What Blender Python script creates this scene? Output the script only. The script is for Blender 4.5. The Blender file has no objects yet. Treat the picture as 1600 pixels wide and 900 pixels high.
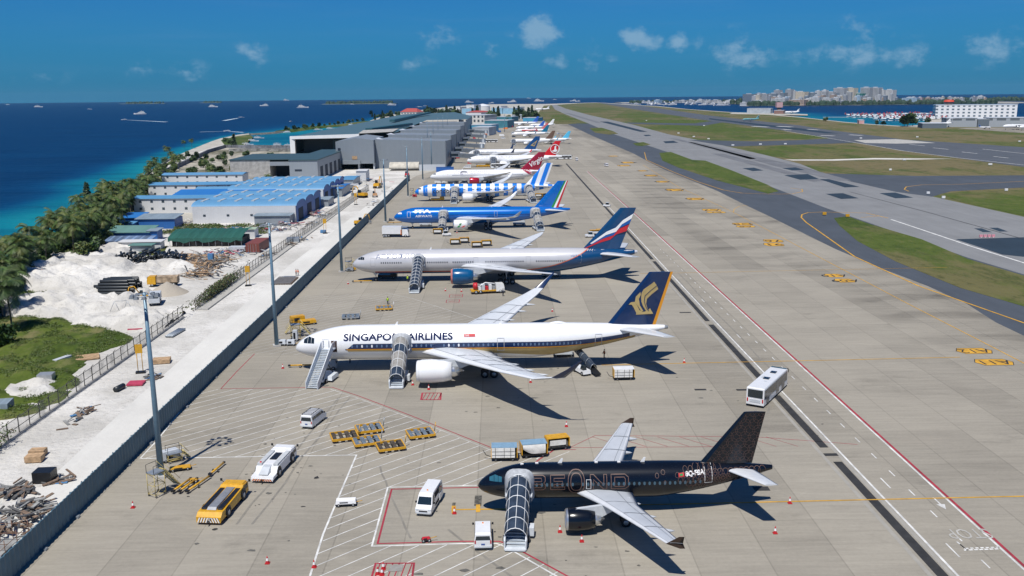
import bpy, bmesh, math, random
from math import sin, cos, pi, radians, sqrt, atan2, tan, atan, floor
from mathutils import Vector, Matrix, noise
from mathutils.geometry import tessellate_polygon
random.seed(7)
SC = bpy.context.scene
COL = SC.collection
# ---------------------------------------------------------------- camera
FPX, CH = 1430.0, 47.2
PITCH, ROLL, YAW = atan(302/FPX), radians(0.52), radians(0.8)
cam_d = bpy.data.cameras.new('camera'); cam = bpy.data.objects.new('camera', cam_d); COL.objects.link(cam)
FW = Vector((sin(YAW)*cos(PITCH), cos(YAW)*cos(PITCH), -sin(PITCH)))
R0 = Vector((cos(YAW), -sin(YAW), 0)); U0 = R0.cross(FW)
RR = R0*cos(ROLL) - U0*sin(ROLL); UU = U0*cos(ROLL) + R0*sin(ROLL)
cam.matrix_world = Matrix(((RR.x, UU.x, -FW.x, 0), (RR.y, UU.y, -FW.y, 0), (RR.z, UU.z, -FW.z, CH), (0, 0, 0, 1)))
cam_d.sensor_width = 36; cam_d.lens = FPX/1600*36; cam_d.clip_start = 1; cam_d.clip_end = 60000
SC.camera = cam
def G(px, py, z=0.0):                       # photo pixel -> point on the level z
    d = FW + RR*((px-800)/FPX) - UU*((py-450)/FPX)
    t = (z-CH)/d.z
    return Vector((d.x*t, d.y*t, z))
# ---------------------------------------------------------------- sky and sun
SUN_EL = radians(62); SH = Vector((3.7, 11.5)).normalized()      # direction the shadows fall
sun_d = bpy.data.lights.new('sun', 'SUN'); sun_d.energy = 4.6; sun_d.angle = radians(0.55); sun_d.color = (1, .955, .88)
sun = bpy.data.objects.new('sun', sun_d); COL.objects.link(sun)
sdir = Vector((SH.x*cos(SUN_EL), SH.y*cos(SUN_EL), -sin(SUN_EL)))
sun.rotation_euler = sdir.to_track_quat('-Z', 'Y').to_euler()
W = bpy.data.worlds.new('World'); SC.world = W; W.use_nodes = True
class NT:
    def __init__(s, tree): s.t = tree; s.n = tree.nodes; s.l = tree.links
    def node(s, typ, **kw):
        n = s.n.new(typ)
        for k, v in kw.items():
            if k == 'ins':
                for a, b in v.items():
                    if hasattr(b, 'is_output') or hasattr(b, 'links'): s.l.new(b, n.inputs[a])
                    else: n.inputs[a].default_value = b
            else: setattr(n, k, v)
        return n
    def m(s, op, a, b=None, c=None, clamp=False):
        n = s.n.new('ShaderNodeMath'); n.operation = op; n.use_clamp = clamp
        for i, v in enumerate((a, b, c)):
            if v is None: continue
            if isinstance(v, (int, float)): n.inputs[i].default_value = v
            else: s.l.new(v, n.inputs[i])
        return n.outputs[0]
    def mix(s, f, a, b, typ='MIX'):
        n = s.n.new('ShaderNodeMix'); n.data_type = 'RGBA'; n.blend_type = typ
        for k, v in (('Factor', f), ('A', a), ('B', b)):
            idx = {'Factor': 0, 'A': 6, 'B': 7}[k]
            if isinstance(v, (int, float)): n.inputs[idx].default_value = v
            elif isinstance(v, (tuple, list)): n.inputs[idx].default_value = (*v[:3], 1)
            else: s.l.new(v, n.inputs[idx])
        return n.outputs[2]
    def ss(s, x, a, b):
        n = s.n.new('ShaderNodeMapRange'); n.interpolation_type = 'SMOOTHSTEP'
        s.l.new(x, n.inputs[0]); n.inputs[1].default_value = a; n.inputs[2].default_value = b
        return n.outputs[0]
    def noise(s, vec, scale, detail=4, rough=.55, dim='3D'):
        n = s.n.new('ShaderNodeTexNoise'); n.noise_dimensions = dim
        if vec is not None: s.l.new(vec, n.inputs['Vector'])
        n.inputs['Scale'].default_value = scale; n.inputs['Detail'].default_value = detail; n.inputs['Roughness'].default_value = rough
        return n.outputs[0]
    def scale(s, vec, v):
        n = s.n.new('ShaderNodeVectorMath'); n.operation = 'MULTIPLY'; s.l.new(vec, n.inputs[0]); n.inputs[1].default_value = v
        return n.outputs[0]
w = NT(W.node_tree); bg = w.n['Background']
geo = w.node('ShaderNodeTexCoord'); sep = w.node('ShaderNodeSeparateXYZ'); w.l.new(geo.outputs['Generated'], sep.inputs[0])
zc = w.m('MAXIMUM', sep.outputs[2], 0.004)
cmb = w.node('ShaderNodeCombineXYZ', ins={0: sep.outputs[0], 1: sep.outputs[1], 2: zc})
sky = w.node('ShaderNodeTexSky'); sky.sky_type = 'NISHITA'; sky.sun_disc = False
sky.sun_elevation = SUN_EL; sky.sun_rotation = atan2(-SH.x, -SH.y); sky.altitude = 50; sky.air_density = 1.0; sky.dust_density = 0.3; sky.ozone_density = 3.0
w.l.new(cmb.outputs[0], sky.inputs[0])
# low cumulus and thin veils, laid out by direction
az = w.m('ARCTAN2', sep.outputs[0], sep.outputs[1]); el = w.m('ARCSINE', zc)
cc = w.node('ShaderNodeCombineXYZ', ins={0: az, 1: w.m('MULTIPLY', el, 1.35)})
def puff(a, e, ra, re, k):
    u = w.m('DIVIDE', w.m('SUBTRACT', az, a), ra); v = w.m('DIVIDE', w.m('SUBTRACT', el, e), re)
    return w.m('MULTIPLY', w.m('SUBTRACT', 1.0, w.m('SQRT', w.m('ADD', w.m('MULTIPLY', u, u), w.m('MULTIPLY', v, v))), clamp=True), k)
def azel(px, py):
    d = (FW + RR*((px-800)/FPX) - UU*((py-450)/FPX)).normalized(); return atan2(d.x, d.y), math.asin(d.z)
tot = None
for (px, py, rx, ry, k) in ((845, 50, 58, 34, 1.5), (683, 60, 42, 28, .85), (1000, 60, 48, 26, 1.35), (1058, 68, 24, 22, 1.15), (1340, 45, 44, 30, .7), (1150, 82, 90, 44, .75), (1330, 78, 120, 40, .7), (390, 82, 55, 30, .6), (290, 112, 60, 22, .55),
        (765, 76, 24, 20, .75), (1545, 75, 75, 38, .85), (1410, 86, 60, 28, .75), (640, 100, 50, 22, .5), (240, 108, 60, 22, .5), (900, 95, 120, 30, .5), (60, 120, 60, 14, .45), (160, 108, 40, 16, .5), (940,64,22,16,.6)):
    a, e = azel(px, py); p = puff(a, e, rx/FPX, ry/FPX, k); tot = p if tot is None else w.m('MAXIMUM', tot, p)
n1 = w.noise(cc.outputs[0], 34, 9, .62)
cl = w.ss(w.m('ADD', w.m('MULTIPLY', tot, .55), w.m('MULTIPLY', w.m('SUBTRACT', n1, .5), 1.9)), .12, .7)
cl = w.m('MULTIPLY', cl, w.m('MINIMUM', w.m('MULTIPLY', tot, 2.1), .82))
st = w.noise(w.scale(cc.outputs[0], (1.0, 9, 1)), 5, 5)
veil = w.m('MULTIPLY', w.m('MULTIPLY', w.ss(st, .45, .8), w.ss(el, .0, .05)), .10)
base = w.mix(1.0, sky.outputs[0], (.10, .50, .99), 'MULTIPLY')
base = w.mix(w.m('MULTIPLY', w.ss(el, .10, .0), 0.50), base, (.20, 2.25, 5.2))
c1 = w.mix(cl, base, (3.2, 5.6, 8.0)); c1 = w.mix(veil, c1, (2.2, 4.2, 7.2))
w.l.new(c1, bg.inputs[0]); bg.inputs[1].default_value = 0.068
SC.view_settings.view_transform = 'Standard'; SC.view_settings.look = 'None'; SC.view_settings.exposure = .08; SC.view_settings.gamma = 1
SC.view_settings.use_curve_mapping = False
SC.cycles.max_bounces = 6; SC.cycles.diffuse_bounces = 2; SC.cycles.glossy_bounces = 3; SC.cycles.transparent_max_bounces = 12; SC.cycles.volume_bounces = 0
SC.cycles.use_denoising = True; SC.cycles.sample_clamp_indirect = 4
# ---------------------------------------------------------------- materials
MATS = {}
def lin(c):                                   # '#rrggbb' -> linear
    if isinstance(c, str):
        c = [int(c[i:i+2], 16)/255 for i in (1, 3, 5)]
        return tuple(x/12.92 if x <= .04045 else ((x+.055)/1.055)**2.4 for x in c)
    return tuple(c)
def mat(name, col, rough=.6, metal=0, var=.12, sc=1.5, bump=0, spec=.5, coat=0, vec=(1, 1, 1), world=False):
    if name in MATS: return MATS[name]
    m = bpy.data.materials.new(name); m.use_nodes = True; MATS[name] = m
    t = NT(m.node_tree); b = t.n['Principled BSDF']; c = lin(col)
    b.inputs['Roughness'].default_value = rough; b.inputs['Metallic'].default_value = metal
    b.inputs['Specular IOR Level'].default_value = spec; b.inputs['Coat Weight'].default_value = coat
    if var:
        if world: v = t.node('ShaderNodeNewGeometry').outputs['Position']
        else: v = t.node('ShaderNodeTexCoord').outputs['Object']
        v = t.scale(v, vec); n = t.noise(v, sc, 5, .6)
        f = t.ss(n, .3, .75)
        t.l.new(t.mix(f, tuple(x*(1-var) for x in c), tuple(min(1, x*(1+var)) for x in c)), b.inputs['Base Color'])
        if bump:
            bp = t.node('ShaderNodeBump', ins={'Strength': .6, 'Distance': bump, 'Height': n}); t.l.new(bp.outputs[0], b.inputs['Normal'])
    else: b.inputs['Base Color'].default_value = (*c, 1)
    return m
def M(c, rough=.6, **k):                       # paint by colour
    return mat('paint_%s_%d' % (str(c).strip('#'), int(rough*100)), c, rough, **k)
WHITE = mat('white_paint', (.78, .79, .80), .32, var=.05, sc=.8, coat=.3)
AWHITE = mat('aircraft_white', (.80, .81, .82), .25, var=.03, sc=.3, coat=.5)
GREY = mat('grey_metal', (.38, .40, .42), .4, .4)
LGREY = mat('light_grey_paint', (.52, .55, .58), .4, var=.08)
DARK = mat('dark_rubber', (.018, .018, .02), .75, var=.3)
BLACK = mat('black_trim', (.012, .013, .015), .4, var=.2)
GLASS = mat('dark_glass', (.012, .022, .03), .08, var=.1, spec=.8)
YEL = mat('machine_yellow', (.62, .33, .015), .42, var=.15, sc=2.5, coat=.2)
ORANGE = mat('orange_paint', (.75, .20, .02), .5)
REDP = mat('red_paint', (.50, .02, .03), .5)
BLUEP = mat('blue_paint', (.03, .13, .42), .45)
STEEL = mat('galvanised_steel', (.36, .40, .44), .45, .5, var=.15)
ALU = mat('bare_aluminium', (.62, .64, .66), .28, .8, var=.06)
# ---------------------------------------------------------------- mesh builder
class MB:
    def __init__(s): s.v = []; s.f = []; s.m = []; s.ms = []; s.sm = []; s.T = None; s.cur = None
    def mi(s, m):
        m = m or s.cur
        if m not in s.ms: s.ms.append(m)
        return s.ms.index(m)
    def add(s, vs, fs, m=None, smooth=False):
        o = len(s.v)
        for p in vs:
            p = Vector(p)
            if s.T is not None: p = s.T @ p
            s.v.append(p)
        k = s.mi(m)
        for f in fs: s.f.append([i+o for i in f]); s.m.append(k); s.sm.append(smooth)
        return s
    def box(s, x0, x1, y0, y1, z0, z1, m=None, top=None):
        v = [(x0, y0, z0), (x1, y0, z0), (x1, y1, z0), (x0, y1, z0), (x0, y0, z1), (x1, y0, z1), (x1, y1, z1), (x0, y1, z1)]
        if top:                                # top inset (ax0, ax1, ay0, ay1)
            a, b, c, d = top; v[4:] = [(x0+a, y0+c, z1), (x1-b, y0+c, z1), (x1-b, y1-d, z1), (x0+a, y1-d, z1)]
        return s.add(v, [(0, 3, 2, 1), (4, 5, 6, 7), (0, 1, 5, 4), (1, 2, 6, 5), (2, 3, 7, 6), (3, 0, 4, 7)], m)
    def beam(s, a, b, w, h=None, m=None):
        a, b = Vector(a), Vector(b); h = h or w; d = (b-a).normalized()
        up = Vector((0, 0, 1)) if abs(d.z) < .95 else Vector((1, 0, 0))
        r = d.cross(up).normalized()*w/2; u = r.cross(d).normalized()*h/2
        v = [a-r-u, a+r-u, a+r+u, a-r+u, b-r-u, b+r-u, b+r+u, b-r+u]
        return s.add(v, [(0, 3, 2, 1), (4, 5, 6, 7), (0, 1, 5, 4), (1, 2, 6, 5), (2, 3, 7, 6), (3, 0, 4, 7)], m)
    def tube(s, pts, r, n=8, m=None, cap=True):
        pts = [Vector(p) for p in pts]; rs = r if isinstance(r, (list, tuple)) else [r]*len(pts)
        vs = []; k = len(pts)
        for i, p in enumerate(pts):
            d = (pts[min(i+1, k-1)]-pts[max(i-1, 0)]).normalized()
            up = Vector((0, 0, 1)) if abs(d.z) < .9 else Vector((1, 0, 0))
            a = d.cross(up).normalized(); b = a.cross(d)
            for j in range(n):
                t = 2*pi*j/n; vs.append(p+a*cos(t)*rs[i]+b*sin(t)*rs[i])
        fs = [(i*n+j, i*n+(j+1) % n, (i+1)*n+(j+1) % n, (i+1)*n+j) for i in range(k-1) for j in range(n)]
        if cap: fs += [tuple(range(n))[::-1], tuple(range((k-1)*n, k*n))]
        return s.add(vs, fs, m, True)
    def wheel(s, c, r, w, axis='y', n=14, m=None, hub=None):
        c = Vector(c); a = Vector((0, w/2, 0)) if axis == 'y' else Vector((w/2, 0, 0))
        s.tube([c-a, c-a*.85, c+a*.85, c+a], [r*.86, r, r, r*.86], n, m or DARK)
        s.tube([c-a*1.04, c+a*1.04], r*.5, n, hub or GREY)
        return s
    def lathe(s, prof, c, n=24, m=None, axis='x', cap=True):   # prof: (axial, radius)
        c = Vector(c); vs = []
        for a, r in prof:
            for j in range(n):
                t = 2*pi*j/n
                vs.append(c+(Vector((a, r*cos(t), r*sin(t))) if axis == 'x' else Vector((r*cos(t), r*sin(t), a))))
        k = len(prof)
        fs = [(i*n+j, i*n+(j+1) % n, (i+1)*n+(j+1) % n, (i+1)*n+j) for i in range(k-1) for j in range(n)]
        if cap: fs += [tuple(range(n)), tuple(range((k-1)*n, k*n))]
        return s.add(vs, fs, m, True)
    def prism(s, pts, z0, z1, m=None):          # pts (x,y)
        n = len(pts); v = [(x, y, z0) for x, y in pts]+[(x, y, z1) for x, y in pts]
        return s.add(v, [tuple(range(n))[::-1], tuple(range(n, 2*n))]+[(i, (i+1) % n, (i+1) % n+n, i+n) for i in range(n)], m)
    def side(s, pts, y0, y1, m=None):           # outline in x,z pushed through y
        n = len(pts); v = [(x, y0, z) for x, z in pts]+[(x, y1, z) for x, z in pts]
        return s.add(v, [tuple(range(n)), tuple(range(n, 2*n))[::-1]]+[(i, i+n, (i+1) % n+n, (i+1) % n) for i in range(n)], m)
    def loft(s, rings, m=None, cap=True, smooth=True, mf=None):
        n = len(rings[0]); o = [p for r in rings for p in r]; k = len(rings)
        for i in range(k-1):
            pass
        fs = [(i*n+j, i*n+(j+1) % n, (i+1)*n+(j+1) % n, (i+1)*n+j) for i in range(k-1) for j in range(n)]
        b = len(s.f)
        s.add(o, fs, m, smooth)
        if mf:
            for q in range(b, len(s.f)):
                mm = mf((q-b)//n, (q-b) % n)
                if mm: s.m[q] = s.mi(mm)
        if cap:
            s.add(rings[0], [tuple(range(n))[::-1]], m); s.add(rings[-1], [tuple(range(n))], m)
        return s
    def flat(s, poly, z=0, m=None):
        pts = [Vector((p[0], p[1], z)) for p in poly]; tr = tessellate_polygon([pts])
        fs = []
        for a, b, c in tr:
            nz = (pts[b]-pts[a]).cross(pts[c]-pts[a]).z
            if abs(nz) < 1e-6: continue
            fs.append((a, b, c) if nz > 0 else (a, c, b))
        return s.add(pts, fs, m)
    def ribbon(s, pts, wd, z, m=None, closed=False):   # painted line on the ground, mitred
        P = [Vector((p[0], p[1])) for p in pts]; n = len(P); L = []; R = []
        for i in range(n):
            a = P[i-1] if (i or closed) else P[0]; b = P[(i+1) % n] if (i < n-1 or closed) else P[-1]
            d1 = (P[i]-a); d2 = (b-P[i])
            d1 = d1.normalized() if d1.length > 1e-6 else d2.normalized(); d2 = d2.normalized() if d2.length > 1e-6 else d1
            nn = Vector((-(d1+d2).y, (d1+d2).x)).normalized(); k = max(.4, nn.dot(Vector((-d1.y, d1.x))))
            L.append(P[i]+nn*wd/2/k); R.append(P[i]-nn*wd/2/k)
        v = [(p.x, p.y, z) for p in L+R]; m2 = n if closed else n-1
        return s.add(v, [(i+n, (i+1) % n+n, (i+1) % n, i) for i in range(m2)], m)
    def build(s, name, parent=None, loc=None, auto=True, fix=False):
        me = bpy.data.meshes.new(name); me.from_pydata([tuple(p) for p in s.v], [], s.f)
        for m in s.ms: me.materials.append(m)
        me.polygons.foreach_set('material_index', s.m); me.polygons.foreach_set('use_smooth', s.sm)
        if fix:
            b = bmesh.new(); b.from_mesh(me); bmesh.ops.recalc_face_normals(b, faces=b.faces); b.to_mesh(me); b.free()
        me.update()
        o = bpy.data.objects.new(name, me); COL.objects.link(o)
        if parent is not None: o.parent = parent
        if loc is not None: o.location = loc
        return o
def tag(o, label=None, cat=None, group=None, kind=None):
    if label: o['label'] = label
    if cat: o['category'] = cat
    if group: o['group'] = group
    if kind: o['kind'] = kind
    return o
def thing(name, label, cat, loc=(0, 0, 0), rz=0, group=None):
    o = bpy.data.objects.new(name, None); COL.objects.link(o); o.location = loc; o.rotation_euler = (0, 0, rz)
    return tag(o, label, cat, group)
def copy_tree(o, parent=None):
    c = o.copy(); COL.objects.link(c)
    if parent is not None: c.parent = parent
    for ch in list(KIDS.get(o.name, ())) or [k for k in COL.objects if k.parent == o]: copy_tree(ch, c)
    return c
KIDS = {}
def kids(o):
    KIDS.clear()
    for k in COL.objects:
        if k.parent: KIDS.setdefault(k.parent.name, []).append(k)
def dup(root, loc, rz, label, group=None, cat=None, sc=None):
    c = copy_tree(root); c.location = loc; c.rotation_euler = (0, 0, rz); c['label'] = label
    if group: c['group'] = group
    if cat: c['category'] = cat
    if sc: c.scale = (sc, sc, sc) if isinstance(sc, (int, float)) else sc
    return c
ORD = ['', 'first', 'second', 'third', 'fourth', 'fifth', 'sixth', 'seventh', 'eighth', 'ninth', 'tenth', 'eleventh', 'twelfth', 'thirteenth', 'fourteenth', 'fifteenth', 'sixteenth', 'seventeenth', 'eighteenth', 'nineteenth', 'twentieth']
def nth(i):
    if i <= 20: return ORD[i]
    return '%d%s' % (i, {1: 'st', 2: 'nd', 3: 'rd'}.get(i % 10 if i % 100 not in (11, 12, 13) else 0, 'th'))
def struct(o, label=None, kind='structure'):
    o['kind'] = kind
    if label: o['label'] = label
    return o
def PJ(x, y, z=0.0):
    v = Vector((x, y, z-CH)); d = v.dot(FW); return 800+FPX*v.dot(RR)/d, 450-FPX*v.dot(UU)/d
def GP(*pts): return [G(x, y) for x, y in pts]

HAZE = True
if HAZE:
    hz = MB().box(-10600, 10600, -300, 13600, -4.6, 130).build('haze'); hz['kind'] = 'stuff'; hz['label'] = 'thin sea haze over the whole scene'
    m = bpy.data.materials.new('haze_air'); m.use_nodes = True; t = m.node_tree; t.nodes.clear(); o_ = t.nodes.new('ShaderNodeOutputMaterial'); v_ = t.nodes.new('ShaderNodeVolumePrincipled')
    v_.inputs['Color'].default_value = (.40, .76, 1, 1); v_.inputs['Density'].default_value = 2.2e-5; v_.inputs['Anisotropy'].default_value = .2; t.links.new(v_.outputs[0], o_.inputs['Volume']); hz.data.materials.clear(); hz.data.materials.append(m)
# ================================================================ GROUND, WATER
LEFT = [Vector((-60, -260, 0)), Vector((-98, 60, 0)), Vector((-118, 170, 0))] + GP((0, 427), (43, 400), (110, 353), (160, 317), (220, 277), (267, 247), (300, 233), (330, 221), (345, 216), (371, 210.5), (389, 208))
LAGOON = GP((389, 209), (390, 213), (388, 221), (378, 230), (470, 231), (500, 218), (545, 203), (574, 194), (578, 188.5))
NORTH = GP((600, 181), (640, 174), (700, 167), (760, 163), (810, 162.5), (850, 162.5), (900, 161), (935, 160.2))
RIGHT = GP((985, 163), (1000, 164.5), (1025, 165.5), (1075, 170.5), (1145, 175.5), (1165, 177.5), (1168, 176), (1206, 176), (1212, 179), (1256, 183.5), (1319, 190.5), (1369, 194.5), (1412, 197), (1440, 195), (1455, 185), (1600, 183), (1800, 188), (2300, 205))
ISLAND = LEFT+LAGOON+NORTH+RIGHT+[Vector((2500, 200, 0)), Vector((2500, -260, 0))]
def seg_dist(p, line):
    best = 1e9
    for a, b in zip(line[:-1], line[1:]):
        ax, ay, bx, by = a.x, a.y, b.x, b.y; dx, dy = bx-ax, by-ay; L = dx*dx+dy*dy or 1e-9
        t = max(0, min(1, ((p[0]-ax)*dx+(p[1]-ay)*dy)/L)); q = (p[0]-ax-dx*t)**2+(p[1]-ay-dy*t)**2
        if q < best: best = q
    return sqrt(best)
def inside(p, poly):
    c = False; n = len(poly)
    for i in range(n):
        a, b = poly[i], poly[i-1]
        if (a.y > p.y) != (b.y > p.y) and p.x < (b.x-a.x)*(p.y-a.y)/(b.y-a.y)+a.x: c = not c
    return c
LGP = GP((389, 209), (441, 208), (576, 191), (640, 184), (760, 184), (760, 250), (470, 236), (386, 229))
def make_sea():
    rr = [20, 60, 90]; r = 120
    while r < 13300: rr.append(r); r *= 1.035
    rr.append(13300); A = 200; vs = []; dep = []; lc = LEFT[:-1]; lag = GP((441, 207), (576, 193)); reef = GP((388, 209), (441, 205), (576, 188), (640, 176)); rs = RIGHT[4:15]
    bw = GP((1290, 187), (1360, 183), (1430, 181)); isl = GP((505, 160.5), (620, 160))
    for r in rr:
        for j in range(A+1):
            a = radians(-48+96*j/A); x, y = r*sin(a), r*cos(a); vs.append((x, y, 0))
            if r > 3500: dep.append(1.0 if r < 5000 else 1.0); continue
            n = noise.noise(Vector((x/70, y/70, 0)))*14
            d = seg_dist((x, y), lc)+n; w_ = 40-.028*min(y, 1000)
            s = math.exp(-max(0, d-4)**2/(2*w_*w_)) if y < 1300 else 0
            d2 = seg_dist((x, y), lag)+n; s = max(s, .9*math.exp(-(d2/(60+.08*max(0, y-1100)))**2)) if y > 1000 and x < 0 else s
            if x < 0 and y > 800: s = max(s, .5*math.exp(-((seg_dist((x, y), reef)+n)/45)**2))
            if x > 300:
                d3 = seg_dist((x, y), rs)+n*2; s = max(s, .8*math.exp(-(d3/110)**2), .8*math.exp(-((seg_dist((x, y), bw)+n*2)/160)**2))
            if 900 < y < 2200 and x < -60 and inside(Vector((x, y, 0)), LGP): s = max(s, .62+.1*noise.noise(Vector((x/90, y/90, 3))))
            dep.append(1-min(1, s))
    fs = [(i*(A+1)+j, i*(A+1)+j+1, (i+1)*(A+1)+j+1, (i+1)*(A+1)+j) for i in range(len(rr)-1) for j in range(A)]
    me = bpy.data.meshes.new('sea'); me.from_pydata(vs, [], [f[::-1] for f in fs]); at = me.attributes.new('depth', 'FLOAT', 'POINT'); at.data.foreach_set('value', dep)
    me.polygons.foreach_set('use_smooth', [True]*len(fs))
    m = bpy.data.materials.new('sea_water'); m.use_nodes = True; t = NT(m.node_tree); b = t.n['Principled BSDF']
    de = t.node('ShaderNodeAttribute', attribute_name='depth').outputs['Fac']; pos = t.node('ShaderNodeNewGeometry').outputs['Position']
    dn = t.m('ADD', de, t.m('MULTIPLY', t.m('SUBTRACT', t.noise(t.scale(pos, (1, .6, 1)), .035, 5), .5), .22))
    r = t.node('ShaderNodeValToRGB', ins={0: dn}); e = r.color_ramp.elements
    e[0].position = 0; e[0].color = (.008, .23, .26, 1); e[1].position = 1; e[1].color = (.0002, .015, .058, 1)
    for p, c in ((.28, (.003, .165, .22)), (.55, (.001, .10, .175)), (.74, (.0006, .045, .12)), (.88, (.0003, .026, .085))):
        q = e.new(p); q.color = (*c, 1)
    pat = t.ss(t.noise(t.scale(pos, (.3, 1, 1)), .012, 4), .35, .7)
    col = t.mix(t.m('MULTIPLY', pat, .45), r.outputs[0], (.0005, .034, .10)); col = t.mix(t.m('MULTIPLY', t.ss(t.noise(t.scale(pos, (.18, 1, 1)), .05, 6, .7), .5, .68), .38), col, (.0003, .010, .04))
    caps = t.ss(t.noise(t.scale(pos, (.5, 1, 1)), .45, 3, .75), .77, .84)
    col = t.mix(t.m('MULTIPLY', caps, .22), col, (.35, .5, .6))
    t.l.new(col, b.inputs['Base Color']); b.inputs['Roughness'].default_value = .35; b.inputs['IOR'].default_value = 1.33; b.inputs['Specular IOR Level'].default_value = .22
    h = t.m('ADD', t.noise(t.scale(pos, (.7, 1, 1)), .16, 5, .6), t.m('MULTIPLY', t.noise(t.scale(pos, (.4, 1, 1)), .03, 4), 2.0))
    bp = t.node('ShaderNodeBump', ins={'Strength': .8, 'Distance': 1.6, 'Height': h}); t.l.new(bp.outputs[0], b.inputs['Normal'])
    me.materials.append(m); o = bpy.data.objects.new('sea', me); COL.objects.link(o); o.location.z = -1.6; o['kind'] = 'structure'
make_sea()
# ---- ground materials
def gmat(name, fn, rough=.9, bump=0, bsc=1.0):
    m = bpy.data.materials.new(name); m.use_nodes = True; t = NT(m.node_tree); b = t.n['Principled BSDF']
    pos = t.node('ShaderNodeNewGeometry').outputs['Position']; sp = t.node('ShaderNodeSeparateXYZ', ins={0: pos})
    t.l.new(fn(t, pos, sp), b.inputs['Base Color']); b.inputs['Roughness'].default_value = rough; b.inputs['Specular IOR Level'].default_value = .25
    if bump:
        bp = t.node('ShaderNodeBump', ins={'Strength': .8, 'Distance': bump, 'Height': t.noise(pos, bsc, 6, .65)}); t.l.new(bp.outputs[0], b.inputs['Normal'])
    return m
def concrete(t, pos, sp):
    x, y = sp.outputs[0], sp.outputs[1]
    cx = t.m('FLOOR', t.m('DIVIDE', t.m('ADD', x, 3.0), 7.6)); cy = t.m('FLOOR', t.m('DIVIDE', y, 61.0)); c2 = t.m('FLOOR', t.m('DIVIDE', y, 5.0))
    wn = t.node('ShaderNodeTexWhiteNoise', ins={0: t.node('ShaderNodeCombineXYZ', ins={0: cx, 1: cy}).outputs[0]}).outputs[0]
    wn2 = t.node('ShaderNodeTexWhiteNoise', ins={0: t.node('ShaderNodeCombineXYZ', ins={0: cx, 1: c2, 2: 3.0}).outputs[0]}).outputs[0]
    big = t.noise(pos, .012, 5, .6); mid = t.noise(t.scale(pos, (.35, 1, 1)), .12, 6, .65); streak = t.noise(t.scale(pos, (.12, 1.6, 1)), .9, 5, .7); fine = t.noise(pos, 2.2, 4, .7)
    v = t.m('ADD', .85, t.m('MULTIPLY', t.m('SUBTRACT', wn, .5), .17)); v = t.m('ADD', v, t.m('MULTIPLY', t.m('SUBTRACT', wn2, .5), .05))
    for n_, k in ((big, .42), (mid, .42), (streak, .44), (fine, .22)): v = t.m('ADD', v, t.m('MULTIPLY', t.m('SUBTRACT', n_, .5), k))
    def joint(c, per, off, wd):
        f = t.m('FRACT', t.m('DIVIDE', t.m('ADD', c, off), per)); return t.m('LESS_THAN', t.m('MINIMUM', f, t.m('SUBTRACT', 1.0, f)), wd/per/2)
    j = t.m('ADD', t.m('MULTIPLY', joint(x, 7.6, 3.0, .16), .16), t.m('MULTIPLY', joint(y, 5.0, 0, .09), .06)); v = t.m('SUBTRACT', v, j)
    st = t.ss(t.noise(t.scale(pos, (.6, 1, 1)), .09, 8, .72), .54, .72); v = t.m('SUBTRACT', v, t.m('MULTIPLY', st, .20)); lg = t.ss(t.noise(t.scale(pos, (.5, 1, 1)), .14, 7, .75), .58, .7); v = t.m('ADD', v, t.m('MULTIPLY', lg, .10))
    sw = t.node('ShaderNodeTexWave', wave_type='RINGS', ins={'Vector': t.scale(pos, (1, .55, 1)), 'Scale': .035, 'Distortion': 9.0, 'Detail': 3.0, 'Detail Scale': .6}).outputs[1]
    lane = t.m('MULTIPLY', t.ss(x, 58, 70), t.ss(t.noise(t.scale(pos, (1, .4, 1)), .02, 3), .42, .62)); v = t.m('SUBTRACT', v, t.m('MULTIPLY', t.m('MULTIPLY', t.ss(sw, .6, .95), lane), .17)); v = t.m('SUBTRACT', v, t.m('MULTIPLY', lane, .10))
    dk = t.m('ADD', t.ss(t.noise(t.scale(pos, (.5, 1, 1)), .7, 5, .75), .68, .73), 0); v = t.m('SUBTRACT', v, t.m('MULTIPLY', dk, .22))
    v = t.m('SUBTRACT', v, t.m('MULTIPLY', t.ss(x, 96, 106), t.m('MULTIPLY', t.noise(t.scale(pos, (1, .1, 1)), .5, 4), .22)))
    k = t.node('ShaderNodeCombineXYZ', ins={0: t.m('MULTIPLY', v, .350), 1: t.m('MULTIPLY', v, .322), 2: t.m('MULTIPLY', v, .268)})
    return t.mix(t.m('MULTIPLY', t.ss(mid, .5, .8), .35), k.outputs[0], (.255, .228, .188))
def asphalt(c, var=.25, dirx=1):
    def f(t, pos, sp):
        n = t.noise(pos, .04, 6, .65); n2 = t.noise(t.scale(pos, (1, .15, 1)), .25, 5, .6); n3 = t.noise(pos, 3, 3)
        v = t.m('ADD', 1.0, t.m('ADD', t.m('MULTIPLY', t.m('SUBTRACT', n, .5), var*2), t.m('ADD', t.m('MULTIPLY', t.m('SUBTRACT', n2, .5), var*1.4), t.m('MULTIPLY', t.m('SUBTRACT', n3, .5), .15))))
        return t.node('ShaderNodeCombineXYZ', ins={i: t.m('MULTIPLY', v, c[i]) for i in range(3)}).outputs[0]
    return f
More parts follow.
